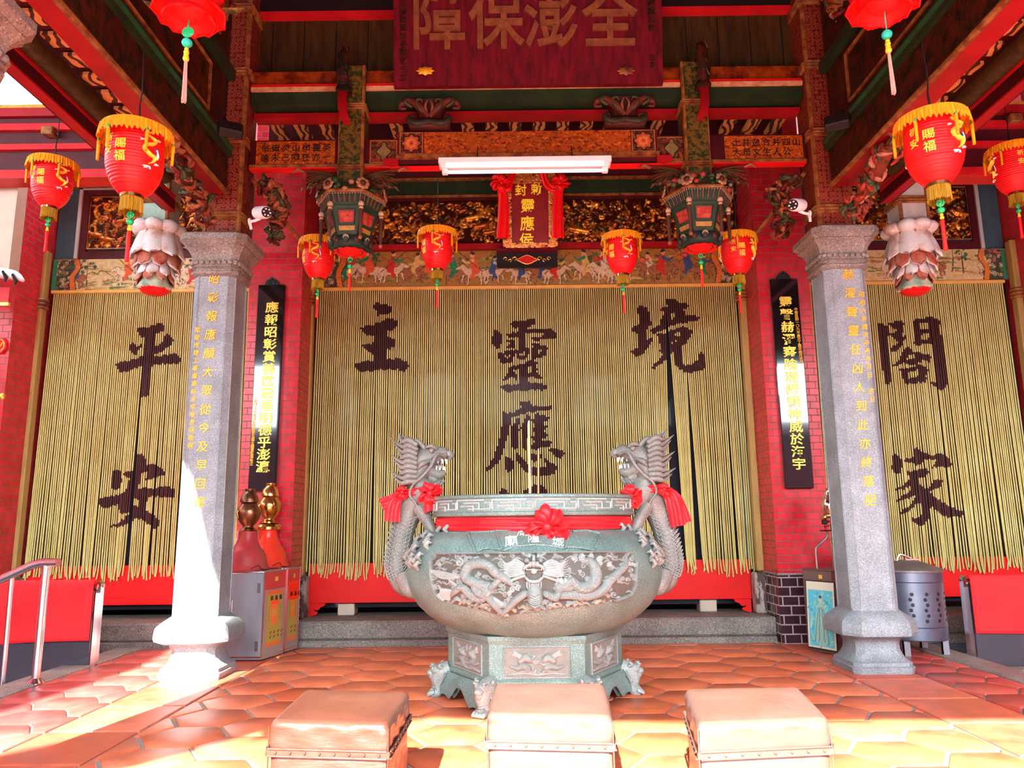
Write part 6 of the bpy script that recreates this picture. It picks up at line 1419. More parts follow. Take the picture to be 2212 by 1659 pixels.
# dragon handles
for s in(-1,1):
    hd=MB(); col=0
    K=lambda x,y,z:(CX+s*(-x),CY+y,z)   # x toward the viewer-left dragon = outward negative
    def F(mb,pts,r,flat=1,n=9,k=5): mb.tube(smooth_path([(CX+s*p[0],CY+p[1],p[2]) for p in pts],k),r,n,flat=flat)
    # body (outward positive p[0])
    b=MB()
    F(b,[(.70,-.02,1.34),(.80,-.02,1.30),(.86,0,1.20),(.90,0,1.08),(.925,0,.95),(.935,0,.84),(.91,0,.74),(.86,0,.68)],[.075,.09,.085,.075,.075,.075,.07,.05],n=14)
    F(b,[(.78,-.04,1.36),(.72,-.05,1.28),(.69,-.05,1.22)],[.09,.085,.06],n=12)
    F(b,[(.78,-.08,1.24),(.72,-.12,1.15),(.68,-.13,1.08),(.62,-.13,1.07)],[.05,.042,.04,.02],n=10)
    F(b,[(.88,-.05,.78),(.84,-.10,.70),(.80,-.10,.66)],[.07,.055,.03],n=10)
    for q in(-.05,0,.05): F(b,[(.81,-.10+q,.68),(.78,-.11+q*1.3,.655),(.765,-.11+q*1.3,.63)],[.02,.018,.006],n=7); F(b,[(.64,-.13+q*.8,1.085),(.60,-.14+q,1.075),(.585,-.14+q,1.05)],[.016,.014,.006],n=7)
    b.build('dragon_body','censd',t,smooth=70)
    sc=MB(); P=smooth_path([(.80,1.30),(.86,1.20),(.90,1.08),(.925,.95),(.935,.84),(.91,.76)],9)
    for i in range(0,len(P)-1):
        x,z=P[i]
        for q in(-1,0,1):
            o=(q+(.5 if i%2 else 0))*.045; y=-.074*math.cos(o/.075)
            sc.tube([(CX+s*(x+o-.02),CY+y+.01,z+.012),(CX+s*(x+o-.012),CY+y-.004,z-.008),(CX+s*(x+o),CY+y-.006,z-.016),(CX+s*(x+o+.012),CY+y-.004,z-.008),(CX+s*(x+o+.02),CY+y+.01,z+.012)],.0035,4)
    for i in range(2,len(P)-1,2): x,z=P[i]; sc.tube([(CX+s*(x+.065),CY,z),(CX+s*(x+.10),CY,z+.03)],[.018,.003],6)
    sc.build('scale_ridges','censc',t,smooth=60)
    # head: neck, skull, jaws
    h=MB()
    F(h,[(.76,-.02,1.36),(.80,-.02,1.42),(.80,-.02,1.48),(.77,-.02,1.55)],[.085,.08,.085,.09],n=14)
    F(h,[(.80,-.02,1.55),(.74,-.02,1.585),(.68,-.02,1.60),(.63,-.02,1.615),(.595,-.02,1.60)],[.085,.085,.062,.052,.03],n=12)   # upper jaw
    F(h,[(.595,-.02,1.625),(.575,-.02,1.60),(.585,-.02,1.575)],[.03,.032,.012],n=9)
    F(h,[(.76,-.02,1.51),(.70,-.02,1.485),(.65,-.02,1.475),(.61,-.02,1.49)],[.075,.055,.042,.02],n=12)  # lower jaw
    F(h,[(.72,-.02,1.45),(.67,-.02,1.425),(.64,-.02,1.43)],[.05,.035,.012],n=9)
    h.build('dragon_head','censd',t,smooth=70)
    h=MB()
    F(h,[(.70,-.02,1.525),(.66,-.02,1.515),(.625,-.02,1.53)],[.02,.024,.008],n=8); h.build('tongue','censc',t)
    h=MB()
    for z,dz,xs in((1.575,-.03,(.605,.63,.66)),(1.50,.028,(.62,.645,.67))):
        for x in xs:
            for y in(-.055,.015): F(h,[(x,y,z),(x-.003,y,z+dz)],[.008,.002],n=5,k=2)
    h.build('teeth','lanternwhite',t)
    h=MB(); rgm=random.Random(3)
    for y in(-.095,.055): h.ball((CX+s*.70,CY+y*.85-.003,1.632),.020,10); F(h,[(.67,y*.8,1.645),(.70,y*.95,1.665),(.74,y*.9,1.655)],[.010,.016,.008])
    for k in range(27): # mane
        z0=1.42+.25*(k%9)/8; y=(-.10,-.03,.06)[k//9]; l=.13+.03*math.sin(k*2.1)
        up=.02+.035*((z0-1.42)/.25)-.02
        F(h,[(.80,y,z0),(.86,y*1.1,z0+up),(.90,y*1.05,z0-.01+up),(.83+l,y,z0+.035+up*1.6)],[.034,.040,.028,.004],flat=.6,n=8,k=4)
    F(h,[(.75,-.05,1.65),(.80,-.06,1.70),(.86,-.06,1.70),(.90,-.07,1.735)],[.018,.020,.014,.004]); F(h,[(.75,.02,1.65),(.80,.03,1.70),(.86,.03,1.70),(.90,.03,1.735)],[.018,.020,.014,.004])
    F(h,[(.72,-.09,1.56),(.76,-.11,1.54),(.80,-.10,1.50)],[.014,.022,.008]); F(h,[(.66,-.07,1.575),(.70,-.09,1.56),(.70,-.09,1.52)],[.012,.014,.006])
    for k in range(5): F(h,[(.70-.02*k,-.03-.02*(k%2),1.43),(.72-.02*k,-.04,1.40),(.73-.02*k,-.03,1.37)],[.014,.012,.003])
    F(h,[(.62,-.07,1.60),(.66,-.12,1.60),(.70,-.13,1.52),(.76,-.13,1.45),(.82,-.12,1.40),(.845,-.11,1.33),(.80,-.12,1.27),(.78,-.12,1.20),(.80,-.12,1.17)],[.012,.013,.012,.011,.010,.009,.008,.006,.003])
    h.build('mane_and_whiskers','censd',t,smooth=70)
    # ribbon on the neck
    rb=MB(); rb.grid(lambda u,v:(CX+s*(.80+ (.098+.006*math.sin(v*14))*math.cos(u*2*pi)),CY-.02+(.098+.006*math.sin(v*14))*math.sin(u*2*pi),1.325+.05*v+.012*math.cos(u*2*pi)*s),40,8)
    bow(rb,(CX+s*(.70 if s<0 else .655),CY-.15,1.335 if s<0 else 1.30),.075,9,3+s)
    ribbon(rb,[(CX+s*.72,CY-.14,1.35),(CX+s*.69,CY-.17,1.30),(CX+s*.66,CY-.17,1.235)],[.025,.06,.085 if s<0 else .05],.014,2)
    bow(rb,(CX+s*.90,CY-.07,1.35),.05,7,9)
    ribbon(rb,[(CX+s*.90,CY-.08,1.35),(CX+s*.955,CY-.10,1.27),(CX+s*(.965 if s<0 else .99),CY-.10,1.15 if s<0 else 1.10)],[.03,.05,.055],.012,2)
    ribbon(rb,[(CX+s*.90,CY-.08,1.35),(CX+s*.98,CY-.09,1.29),(CX+s*1.04,CY-.09,1.26 if s<0 else 1.12)],[.025,.04,.05],.012,2)
    rb.build('neck_bow','ribbon',t,smooth=70)
    # rocky wave carving where it meets the bowl
    w_=MB(); rgm=random.Random(8)
    for k in range(26):
        q=k/25; z=1.10-.22*q; r=float(np.interp(z,bz_,br_)); a=(pi if s<0 else 0)+rgm.uniform(-.55,.2)*s*-1*-1
        a=(pi+rgm.uniform(-.1,.6)) if s<0 else (0-rgm.uniform(-.1,.6))
        x,y=CX+(r+.01)*math.cos(a),CY+(r+.01)*math.sin(a); w_.tube([(x,y,z-.03),(x+.02*s,y-.02,z),(x+.0*s,y-.03,z+.02),(x-.02*s,y-.02,z+.01)],[.010,.018,.014,.004],7)
    w_.build('wave_carving','censc',t,smooth=70)
# incense sticks
def stick(px0,y1,px1,py0,r,col,lab,Y):
    a=atY(px0,y1,Y); b=atY(px1,py0,Y); m=MB(); d=(a-b).normalized(); b2=b-d*max(0,(b.z-1.24)/d.z)
    m.tube([tuple(b2),tuple(a)],[r,r],8,0); m.tube([tuple(a),tuple(a+d*.02)],[r*.8,r*.4],8,1); m.build
    o=m.build('incense_stick',[col,pm('white_ash_tip_%d'%px0,(.8,.8,.8),.8)]); return tag(o,lab,'incense')
stick(1142,915,1145,1065,.0085,pm('pale_incense_wood',(.85,.50,.26),.6),'thick tallest incense stick standing in the ash of the censer',5.3)
stick(1163,975,1163,1065,.006,pm('orange_incense_wood',(.90,.42,.16),.6),'shorter orange incense stick to the right of the thick one in the censer',5.4)
stick(1149,1010,1147,1065,.0022,MT['steelbox'],'thin grey incense stick between the two wooden ones in the censer',5.35)
# ------------------------------------------------------------------ stools
def stool(P,h,label,mat,seed):
    # P: four top corners (front-left, front-right, back-right, back-left)
    c=sum((Vector(p) for p in P),Vector((0,0)))/4; t=thing('storage_stool',label,'stool',(c.x,c.y,0),0,'vinyl stools in front of the censer')
    P=[Vector(p) for p in P]; rg=random.Random(seed)
    def cor(u,v): return (P[0]*(1-u)+P[1]*u)*(1-v)+(P[3]*(1-u)+P[2]*u)*v
    def shell(z0,z1,ex,top=True,n=26,dome=.0,rad=.018):
        m=MB(); k=n
        # rounded box by superellipse-like offset
        rows=[(0.0,z0,-.006),(.0,z0+.004,0)]
        per=[]
        for i in range(k): per.append((i/k,0))
        for i in range(k): per.append((1,i/k))
        for i in range(k): per.append((1-i/k,1))
        for i in range(k): per.append((0,1-i/k))
        def rp(u,v,ins):
            q=cor(u,v); d=q-c; L_=(P[1]-P[0]).length; W_=(P[2]-P[1]).length
            cu=.03/L_; cv=.03/W_
            # round vertical corners
            uu,vv=u,v
            du=min(u,1-u)/cu; dv=min(v,1-v)/cv
            if du<1 and dv<1: pass
            q=cor(min(1-ins/L_,max(ins/L_,uu)),min(1-ins/W_,max(ins/W_,vv))); 
            dd=math.hypot(max(0,1-du),max(0,1-dv))
            pull=max(0,(max(0,1-du)+max(0,1-dv)-1))*.010
            q=q+(c-q).normalized()*pull; q=q+(q-c).normalized()*ex
            return q
        zz=[z0,z0+.006]+[z0+(z1-z0)*q for q in(.25,.5,.75)]+[z1-rad,z1-rad*.45,z1-rad*.12,z1]
        ins=[.006,0,0,0,0,0,rad*.25,rad*.6,rad*1.1]
        v=[]
        for z,i_ in zip(zz,ins):
            for (a,b) in per:
                q=rp(a,b,i_); wob=.0035*math.sin(a*17+b*23+z*40+seed)*(1 if z0+.01<z<z1-rad else 0); d=(q-c).normalized(); v.append((q.x+d.x*wob,q.y+d.y*wob,z))
        N_=len(per); f=[(i*N_+j,i*N_+(j+1)%N_,(i+1)*N_+(j+1)%N_,(i+1)*N_+j) for i in range(len(zz)-1) for j in range(N_)]
        m.add(v,f)
        if top:
            base=len(zz)-1
            g=18; vv=[]
            for j in range(g+1):
                for i in range(g+1):
                    u=i/g;w=j/g; q=cor(.03+.94*u,.03+.94*w); q=cor(rad*1.1/ (P[1]-P[0]).length*(1)+u*(1-2.2*rad/(P[1]-P[0]).length),rad*1.1/(P[2]-P[1]).length+w*(1-2.2*rad/(P[2]-P[1]).length)); q=q+(q-c).normalized()*ex
                    vv.append((q.x,q.y,z1+dome*(1-(2*u-1)**4)*(1-(2*w-1)**4)+.003*math.sin(u*7+seed)*math.sin(w*6)*(1-(2*u-1)**2)*(1-(2*w-1)**2)))
            m.add(vv,[(j*(g+1)+i,j*(g+1)+i+1,(j+1)*(g+1)+i+1,(j+1)*(g+1)+i) for j in range(g) for i in range(g)])
        else: m.add([v[i] for i in range(N_)],[tuple(range(N_))[::-1]])
        return m
    shell(0.0,h-.118,0,top=True).build('box_body',mat,t,smooth=50)
    shell(h-.116,h,.006,top=True,dome=.012,rad=.024).build('cushion_lid',mat,t,smooth=60)
    m=MB(); n=40
    for side in range(4):
        a,b=P[side],P[(side+1)%4]; d=(b-a).normalized(); nn=Vector((d.y,-d.x))
        for zc_,r in((h-.100,.0035),(h-.126,.0035)): m.tube([tuple((a+(b-a)*q/12+nn*.012).to_3d()+Vector((0,0,zc_))) for q in range(13)],r,6)
        A=a-d*.010+nn*.009; B=b+d*.010+nn*.009
        m.add([(A.x,A.y,h-.126),(B.x,B.y,h-.126),(B.x,B.y,h-.100),(A.x,A.y,h-.100)],[(0,1,2,3)])
    m.build('lid_band',mat,t,smooth=50)
    for side in(0,1,3):
        a,b=P[side],P[(side+1)%4]; d=(b-a).normalized(); nn=Vector((d.y,-d.x))
        for k in range(8):
            q=a+(b-a)*(k+.5)/8+nn*.011; m=MB(); m.ball((q.x,q.y,h-.113),.0062,8,sc=(1,1,1)); m.build('stud','leather' if mat=='leather' else 'leatherR',t,smooth=80)
    m=MB()
    for q in(P[0],P[1]):
        d=(q-c).normalized(); m.tube([(q.x+d.x*.004,q.y+d.y*.004,z) for z in np.linspace(h-.02,.01,12)],.003,5)
    m.build('corner_seams',mat,t,smooth=60)
    return t
hs=.40
def cz(*pts): return [Vector((atZ(x,y,hs).x,atZ(x,y,hs).y)) for x,y in pts]
def rect(fl,fr,depth,skew): # regularise
    a,b=Vector(fl),Vector(fr); d=(b-a).normalized(); n=Vector((-d.y,d.x)); return [a,b,b+n*depth+d*skew,a+n*depth+d*skew]
stool(cz((584,1556),(838,1562),(884,1492),(658,1488)),hs,'brown vinyl storage stool with studded band, left of the three','leather',1)
stool(cz((1053,1541),(1322,1546),(1305,1475),(1072,1474)),hs,'tan vinyl storage stool in front of the censer pedestal, middle of the three','leatherR',2)
stool(cz((1508,1562),(1790,1550),(1724,1482),(1480,1486)),hs,'pink tan vinyl storage stool with creased front, right of the three','leatherR',3)
# ------------------------------------------------------------------ collection boxes and bell shaped lamps (left)
def obox(name,label,cat,P,h,mt,z0=0):
    # P 4 floor corners ccw from front-left
    t=thing(name,label,cat,(P[0][0],P[0][1],z0)); m=MB(); v=[(x,y,z) for z in(z0+.01,z0+h) for x,y in P]; m.add(v,[(3,2,1,0),(4,5,6,7)]+[(i,(i+1)%4,4+(i+1)%4,4+i) for i in range(4)]); m.build('box_body',mt,t,smooth=0); return t
def onface(A,B): # vertical face from A to B (floor pts)
    A=np.array(A);B=np.array(B); d=(B-A); L_=np.linalg.norm(d); d/=L_; n=np.array((d[1],-d[0])); 
    return (lambda u,z,o:(A[0]+d[0]*u+n[0]*o,A[1]+d[1]*u+n[1]*o,z)),L_
POSTER=[(.80,.10,.03)]
def offering_box(name,label,P,h,face_i,mt,posterfn,front_i=None):
    t=obox(name,label,'box',P,h,mt)
    m=MB(); 
    for i in range(4):
        f,L_=onface(P[i],P[(i+1)%4])
        for z in(h-.012,.03): m.tube([f(0,z,.002),f(L_,z,.002)],.007,4)
        m.tube([f(0,.02,0),f(0,h,0)],.009,4)
    m.build('edge_trim','steel' if mt=='steelbox' else mt,t,smooth=0)
    return t
Pn=lambda *q:[tuple(atZ(x,y)[:2]) for x,y in q]
# nearer box: sides seen: left grey face and right poster face, edge at (580,1425)
e=atZ(563,1428); dirR=Vector((.09,.34)).normalized(); dirL=Vector((-.52,.01)).normalized()
Pb=[tuple(q) for q in (Vector((e.x,e.y))+dirL*.48,Vector((e.x,e.y)),Vector((e.x,e.y))+dirR*.34,Vector((e.x,e.y))+dirR*.34+dirL*.48)]
hb=.74
t=offering_box('offering_box','steel offering box with red and gold notice, nearer of the pair left of the curtain',Pb,hb,1,'steelbox',None)
def notice(t,P,i,h,ex=0,u0=.15,u1=.85,lower=True):
    f,L_=onface(P[i],P[i+1]); m=MB()
    R=Relief(L_,h,60,120,(.30,.22,.20)); hh=h
    R.poly([(0,.78*hh),(L_,.78*hh),(L_,hh),(0,hh)],(.50,.05,.05)); a,b=.16*L_,.86*L_
    R.poly([(a,.12*hh),(b,.12*hh),(b,.76*hh),(a,.76*hh)],(.42,.27,.05)); R.poly([(a,.12*hh),(b,.12*hh),(b,.17*hh),(a,.17*hh)],(.70,.16,.04)); R.poly([(a,.72*hh),(b,.72*hh),(b,.765*hh),(a,.765*hh)],(.75,.12,.04))
    R.stroke([(L_*.5,.44*hh),(L_*.5,.55*hh)],.16*L_,ink=True,col=(.80,.15,.04),n=3); R.spiral((L_*.5,.5*hh),.1*L_,.012,1.5,ink=True,col=(.60,.30,.05))
    R.stroke([(L_*.36,.625*hh),(L_*.66,.625*hh)],.014*hh+.004,ink=True,col=(.85,.08,.03),n=2)
    rg=random.Random(i+2)
    for z in(.27,.22): 
        for k in range(4): R.stroke([(a+.06+k*.06,z*hh),(a+.075+k*.06,z*hh+.012)],.007,ink=True,col=(.08,.06,.02),n=2)
    for k in range(7): R.stroke([(a+.03,(.4+k*.03)*hh)]*2,.005,ink=True,col=(.08,.06,.02),n=2); R.stroke([(b-.03,(.4+k*.03)*hh)]*2,.005,ink=True,col=(.08,.06,.02),n=2)
    if ex: R.poly([(.12*L_,.60*hh),(.92*L_,.60*hh),(.92*L_,.84*hh),(.12*L_,.84*hh)],(.92,.04,.01))
    R.poly([(L_*.47,.87*hh),(L_*.62,.87*hh),(L_*.62,.92*hh),(L_*.47,.92*hh)],(.62,.40,.06))
    R.mesh(m,lambda u,v,h_:f(u,.01+v*.985,.004)); m.build('printed_notice','vcgloss',t,smooth=0)
    m=MB()
    for k,cc in enumerate('添油香'): text3d(m,cc,lambda a_,b_,h_:f(L_*.36+k*.07+a_,.68*h+b_,.006-.002*h_),.045,bold=.02)
    m.build('notice_characters','black',t,smooth=0)
notice(t,Pb,1,hb)
m=MB(); f,L_=onface(Pb[0],Pb[1]); m.tube([f(.20,.50,.012),f(.215,.50,.014),f(.215,.30,.014),f(.20,.30,.012),f(.20,.50,.012)],.004,5); m.build('handle','steel',t)
for z in(.60,.12):
    m=MB(); q=f(L_-.04,z,.004); m.box(q[0]-.014,q[0]+.014,q[1]-.008,q[1]+.004,z-.04,z+.04); m.build('hinge','steel',t)
e2=atZ(598,1404); Pb2=[tuple(q) for q in (Vector((e2.x,e2.y))+Vector((-.44,.0)),Vector((e2.x,e2.y)),Vector((e2.x,e2.y))+Vector((.10,.44)),Vector((e2.x,e2.y))+Vector((-.34,.44)))]
e2v=Vector((-2.09,7.11)); Pb2=[tuple(q) for q in (e2v+Vector((-.42,.0)),e2v,e2v+Vector((.055,.215)),e2v+Vector((-.36,.215)))]
t=offering_box('offering_box','steel offering box with bright red notice, farther of the pair against the brick pier',Pb2,.745,1,'steelbox',None)
notice(t,Pb2,1,.745,ex=1)
def bell_lamp(cx,cy,z0,label,bronze,big,lift):
    t=thing('bell_lamp',label,'lamp',(cx,cy,z0)); c=(cx,cy,z0); mt='bronze' if bronze else 'brass'
    k=1.0
    red=pm('dusty_red_paint' if bronze else 'glossy_red_paint',(.42,.03,.035) if bronze else (.80,.05,.02),.4 if bronze else .25,c2=(.34,.05,.05) if bronze else (.72,.04,.02),scale=6)
    m=MB(); m.lathe(c,[(.19,0),(.195,.012),(.185,.03),(.175,.06),(.165,.12),(.16,.13),(.15,.15),(.145,.17),(.12,.19),(.10,.23),(.085,.27),(.08,.31),(.08,.34)],36,rad=lambda a,i:1+(.03*abs(math.sin(5*a)) if i in(1,2) else 0)); m.build('red_bell_base',red,t,smooth=50)
    b=.34
    if not bronze:
        m=MB(); m.lathe(c,[(.085,b),(.11,b+.005),(.112,b+.03),(.10,b+.05),(.06,b+.065)],32); m.build('brass_collar','brass',t); b+=.06
    m=MB(); m.lathe(c,[(.085,b),(.09,b+.005),(.05,b+.03),(.045,b+.045),(.075,b+.075),(.098,b+.12),(.105,b+.16),(.098,b+.20),(.07,b+.235),(.065,b+.26)],32); m.build('vase',mt,t,smooth=80)
    m=MB(); m.lathe(c,[(.05,b+.25),(.082,b+.255),(.08,b+.275),(.070,b+.31),(.050,b+.34),(.038,b+.352),(.044,b+.36),(.044,b+.372),(.036,b+.374)],28); m.build('dome_cap',mt,t,smooth=60)
    m=MB()
    for s in(-1,1): m.tube([(cx+s*.06,cy-.07,b+z0+.20),(cx+s*.075,cy-.09,b+z0+.16),(cx+s*.06,cy-.085,b+z0+.11)],[.006,.009,.004],6)
    m.build('side_handle',mt,t)
    m=MB(); m.tube(smooth_path([(cx+.10,cy-.17,z0+.02),(cx+.16,cy-.16,z0+.05),(cx+.17,cy-.12,z0+.02),(cx+.21,cy-.10,z0+.01)],5),.003,5); m.build('power_cord','black',t)
    return t
q=sum((Vector(p) for p in Pb),Vector((0,0)))/4
bell_lamp(atY(531,1240,q.y).x,q.y,hb,'dark bronze vase lamp on a dusty red bell base, on the nearer steel box',True,1,0)
q2=sum((Vector(p) for p in Pb2),Vector((0,0)))/4
bell_lamp(atY(576,1240,q2.y).x,q2.y,.745,'polished brass vase lamp on a glossy red bell base, on the farther steel box',False,1,0)
# ------------------------------------------------------------------ right side boxes, poster, stand, drum
e=Vector(atZ(1809,1415)[:2]); A=Vector((2.57,7.00)); Pq=[tuple(A),tuple(e),tuple(e+Vector((.30,.34))),tuple(A+Vector((.30,.22)))]
t=offering_box('offering_box','brown offering box with red and gold notice, partly behind the right stone pillar',Pq,.70,0,pm('brown_painted_metal',(.16,.085,.075),.4,.3,c2=(.12,.07,.065)),None)
m=MB(); f,L_=onface(Pq[0],Pq[1]); R=Relief(L_,.70,70,90,(.15,.085,.075))
a,b=.36*L_,.93*L_
R.poly([(a,.12),(b,.12),(b,.58),(a,.58)],(.36,.24,.03)); R.poly([(a,.44),(b,.44),(b,.58),(a,.58)],(.92,.06,.01)); R.stroke([((a+b)/2,.25),((a+b)/2,.36)],.10,ink=True,col=(.85,.10,.02),n=3); R.spiral(((a+b)/2,.31),.07,.008,1.6,ink=True,col=(.65,.30,.03)); 
for k in range(9): R.stroke([(a+k*(b-a)/8,.12)]*2,.02,ink=True,col=(.60,.22,.02),n=2); R.stroke([(a,.14+k*.05)]*2,.012,ink=True,col=(.45,.30,.03),n=2)
for k in range(6): R.stroke([(a+.05+k*.025,.52)]*2,.005,ink=True,col=(.15,.02,.01),n=2)
R.poly([(.56*L_,.625),(.70*L_,.625),(.70*L_,.66),(.56*L_,.66)],(.70,.45,.05))
R.mesh(m,lambda u,v,h:f(u,.005+v*.985,.004)); m.build('printed_notice','vcgloss',t,smooth=0)
# blue poster leaning on it
q0=Vector(atZ(1731,1397)[:2]); q1=Vector(atZ(1763,1412)[:2]); f,L_=onface(tuple(Vector((2.595,6.86))),tuple(Vector((2.72,6.60))))
f,L_=onface((A.x+.02,A.y-.045),(A.x+.02+(e-A).normalized().x*.30,A.y-.045+(e-A).normalized().y*.30))
t=thing('poster','pale framed poster of a robed figure in blue and green, leaning on the brown box','poster',f(0,0,0))
R=Relief(L_,.56,50,96,(.62,.60,.45)); R.poly([(.02,.02),(L_-.02,.02),(L_-.02,.49),(.02,.49)],(.10,.48,.58)); rg=random.Random(12)
for k in range(120):
    x,z=rg.uniform(.03,L_-.03),rg.uniform(.03,.46); R.stroke([(x,z),(x+rg.uniform(-.03,.03),z+rg.uniform(-.05,.05))],rg.uniform(.003,.010),ink=True,col=rg.choice([(.12,.55,.62),(.30,.55,.35),(.45,.60,.35),(.06,.30,.42),(.20,.60,.60)]),n=3)
c=L_/2; R.stroke([(c-.0,.10),(c-.01,.25),(c,.36)],[.075,.05,.03],ink=True,col=(.30,.50,.42)); R.stroke([(c,.405)]*2,.020,ink=True,col=(.55,.45,.35),n=2); R.stroke([(c,.43)]*2,.014,ink=True,col=(.03,.05,.06),n=2)
for d in(-.05,-.02,.02,.05): R.stroke([(c+d*.4,.34),(c+d,.2),(c+d*1.4,.06)],.003,ink=True,col=(.03,.12,.15))
m=MB(); R.mesh(m,lambda u,v,h:f(u,.04+v,.06-.05*v)); m.build('print','vcgloss',t,smooth=0)
m=MB(); 
for a_,b_ in(((0,0),(L_,0)),((L_,0),(L_,.56)),((L_,.56),(0,.56)),((0,.56),(0,0))): m.tube([f(a_[0],.04+a_[1],.058-.05*a_[1]),f(b_[0],.04+b_[1],.058-.05*b_[1])],.005,5)
v=[f(x,.035+z,.05-.05*z) for x,z in((0,0),(L_,0),(L_,.565),(0,.565))]; m.add(v,[(3,2,1,0)]); m.build('backing_board','black',t,smooth=0)
# wrought stand with silver vase on the brown box
bx_,by_=2.83,6.93; z0=.70
t=thing('vase_stand','three legged bronze stand with a silver vase, on the brown box by the right pillar','stand',(bx_,by_,z0))
m=MB()
for (dx,dy) in((-.17,-.02),(-.05,-.10),(.14,-.04),(.05,.09)):
    m.tube(smooth_path([(bx_+dx,by_+dy,z0),(bx_+dx,by_+dy,z0+.16),(bx_+dx*.85,by_+dy*.9,z0+.20),(bx_+dx*.35,by_+dy*.4,z0+.27),(bx_+dx*.30,by_+dy*.35,z0+.33)],5),.010,7)
m.build('curved_legs',pm('grey_bronze_tube',(.30,.24,.22),.35,.8),t)
m=MB(); m.lathe((bx_,by_,z0),[(.10,.325),(.105,.33),(.10,.335)],24); m.build('ring_plate','black',t)
m=MB()
for k in range(3): a=k*2.1+.5; m.tube([(bx_+.055*math.cos(a),by_+.055*math.sin(a),z0+.335),(bx_+.05*math.cos(a),by_+.05*math.sin(a),z0+.44)],.012,6)
m.lathe((bx_,by_,z0),[(.05,.40),(.055,.41),(.05,.42)],16); m.build('red_bracket','red',t)
m=MB(); m.box(bx_-.10,bx_-.06,by_-.06,by_-.02,z0+.385,z0+.43,bev=.006); m.tube([(bx_-.08,by_-.04,z0+.40),(bx_-.09,by_-.05,z0+.36),(bx_+.03,by_-.07,z0+.40),(bx_+.07,by_-.05,z0+.37)],.004,5); m.build('black_socket','black',t)
m=MB(); m.lathe((bx_,by_,z0),[(.085,.44),(.095,.445),(.09,.46),(.06,.475),(.055,.485)],28); m.build('brass_collar','brass',t)
m=MB(); m.lathe((bx_,by_,z0),[(.06,.48),(.078,.52),(.082,.56),(.065,.61),(.042,.65),(.034,.68),(.036,.70),(.040,.705)],28,cap=False); m.build('silver_vase','silver',t,smooth=80)
m=MB(); m.lathe((bx_+.22,by_-.0,z0),[(.14,0),(.13,.05),(.10,.10),(.07,.15),(.06,.2)],28); tag(m.build('bell_cover','redbright'),'red bell shaped cover mostly hidden behind the right stone pillar','cover')
# metal drum
dx_,dy_=3.41,6.82
t=thing('incense_drum','blue grey metal drum with round air holes and a lid, behind the right stone pillar','drum',(dx_,dy_,0))
r=.265; holes=[]
for k in range(5):
    for j in range(6): holes.append(((-.62+k*.44+(.06 if j%2 else 0))-pi/2+.15,.29+j*.043*1.0))
m=MB(); nu,nv=150,62; zlo,zhi=.13,.69
def hole_at(a,z):
    for ha,hz in holes:
        if math.hypot((a-ha)*r,z-hz)<.0145: return True
    return False
v=[];f=[]
for j in range(nv+1):
    for i in range(nu): a=-pi+2*pi*i/nu; v.append((dx_+r*math.cos(a),dy_+r*math.sin(a),zlo+(zhi-zlo)*j/nv))
for j in range(nv):
    for i in range(nu): f.append((j*nu+i,j*nu+(i+1)%nu,(j+1)*nu+(i+1)%nu,(j+1)*nu+i))
m.add(v,f); m.build('drum_body','bin',t,smooth=80)
m=MB()
for ha,hz in holes:
    B=MB(); B.lathe((0,0,0),[(.001,.0015),(.013,.0015),(.015,0),(.015,-.002)],18); m.merge(B,Matrix.Translation((dx_+(r+.001)*math.cos(ha),dy_+(r+.001)*math.sin(ha),hz))@Matrix.Rotation(ha,4,'Z')@Matrix.Rotation(pi/2,4,'Y'))
o=m.build('air_holes','black',t)
m=MB()
for z in(.13,.235,.60): m.lathe((dx_,dy_,z),[(r,-.004),(r+.006,0),(r,.004)],60,cap=False)
m.build('drum_hoops','bin',t)
for a in(-2.3,-.8,.8,2.3):
    m=MB(); x,y=dx_+.24*math.cos(a),dy_+.24*math.sin(a); m.box(x-.03,x+.03,y-.005,y+.005,0,.14); m.box(x-.03,x-.02,y-.005,y+.02,0,.14); m.build('leg','steelbox',t,smooth=0)
m=MB(); m.lathe((dx_,dy_,.69),[(r+.012,-.01),(r+.016,0),(r+.010,.012),(.20,.04),(.12,.07),(.05,.085),(.001,.088)],60); lid=m.build('drum_lid','rust',t,smooth=50)
m=MB(); m.tube(smooth_path([(dx_-.10,dy_-.03,.77),(dx_-.07,dy_-.03,.82),(dx_+.0,dy_-.03,.80),(dx_+.04,dy_-.03,.775)],5),.010,7); m.box(dx_-.03,dx_+.09,dy_-.05,dy_-.01,.775,.785); m.build('lid_handle','steel',lid)
# ------------------------------------------------------------------ handrails with red felt, left and right
p=atZ(76,1478); zt=atY(100,1215,p.y).z
t=thing('handrail','polished stainless steel handrail with round post at the lower left','handrail',(p.x,p.y,0))
m=MB(); m.tube([(p.x,p.y,.0),(p.x,p.y,zt-.02)],.029,20); m.build('post','steel',t,smooth=80)
m=MB(); m.lathe((p.x,p.y,0),[(.058,0),(.058,.012),(.045,.03),(.032,.045)],24); m.build('base_flange','steel',t)
m=MB(); m.tube([(p.x+.10,p.y-.02,zt),(p.x-.02,p.y-.0,zt),(p.x-.10,p.y+.0,zt-.015),(p.x-1.0,p.y-.0,zt-.42),(p.x-1.5,p.y-.0,zt-.65)],.032,20); m.build('rail','steel',t,smooth=80)
m=MB(); m.tube([(p.x-.26,p.y+.04,-.5),(p.x-.26,p.y+.01,zt-.10)],.018,12); m.build('thin_post','steel',t,smooth=80)
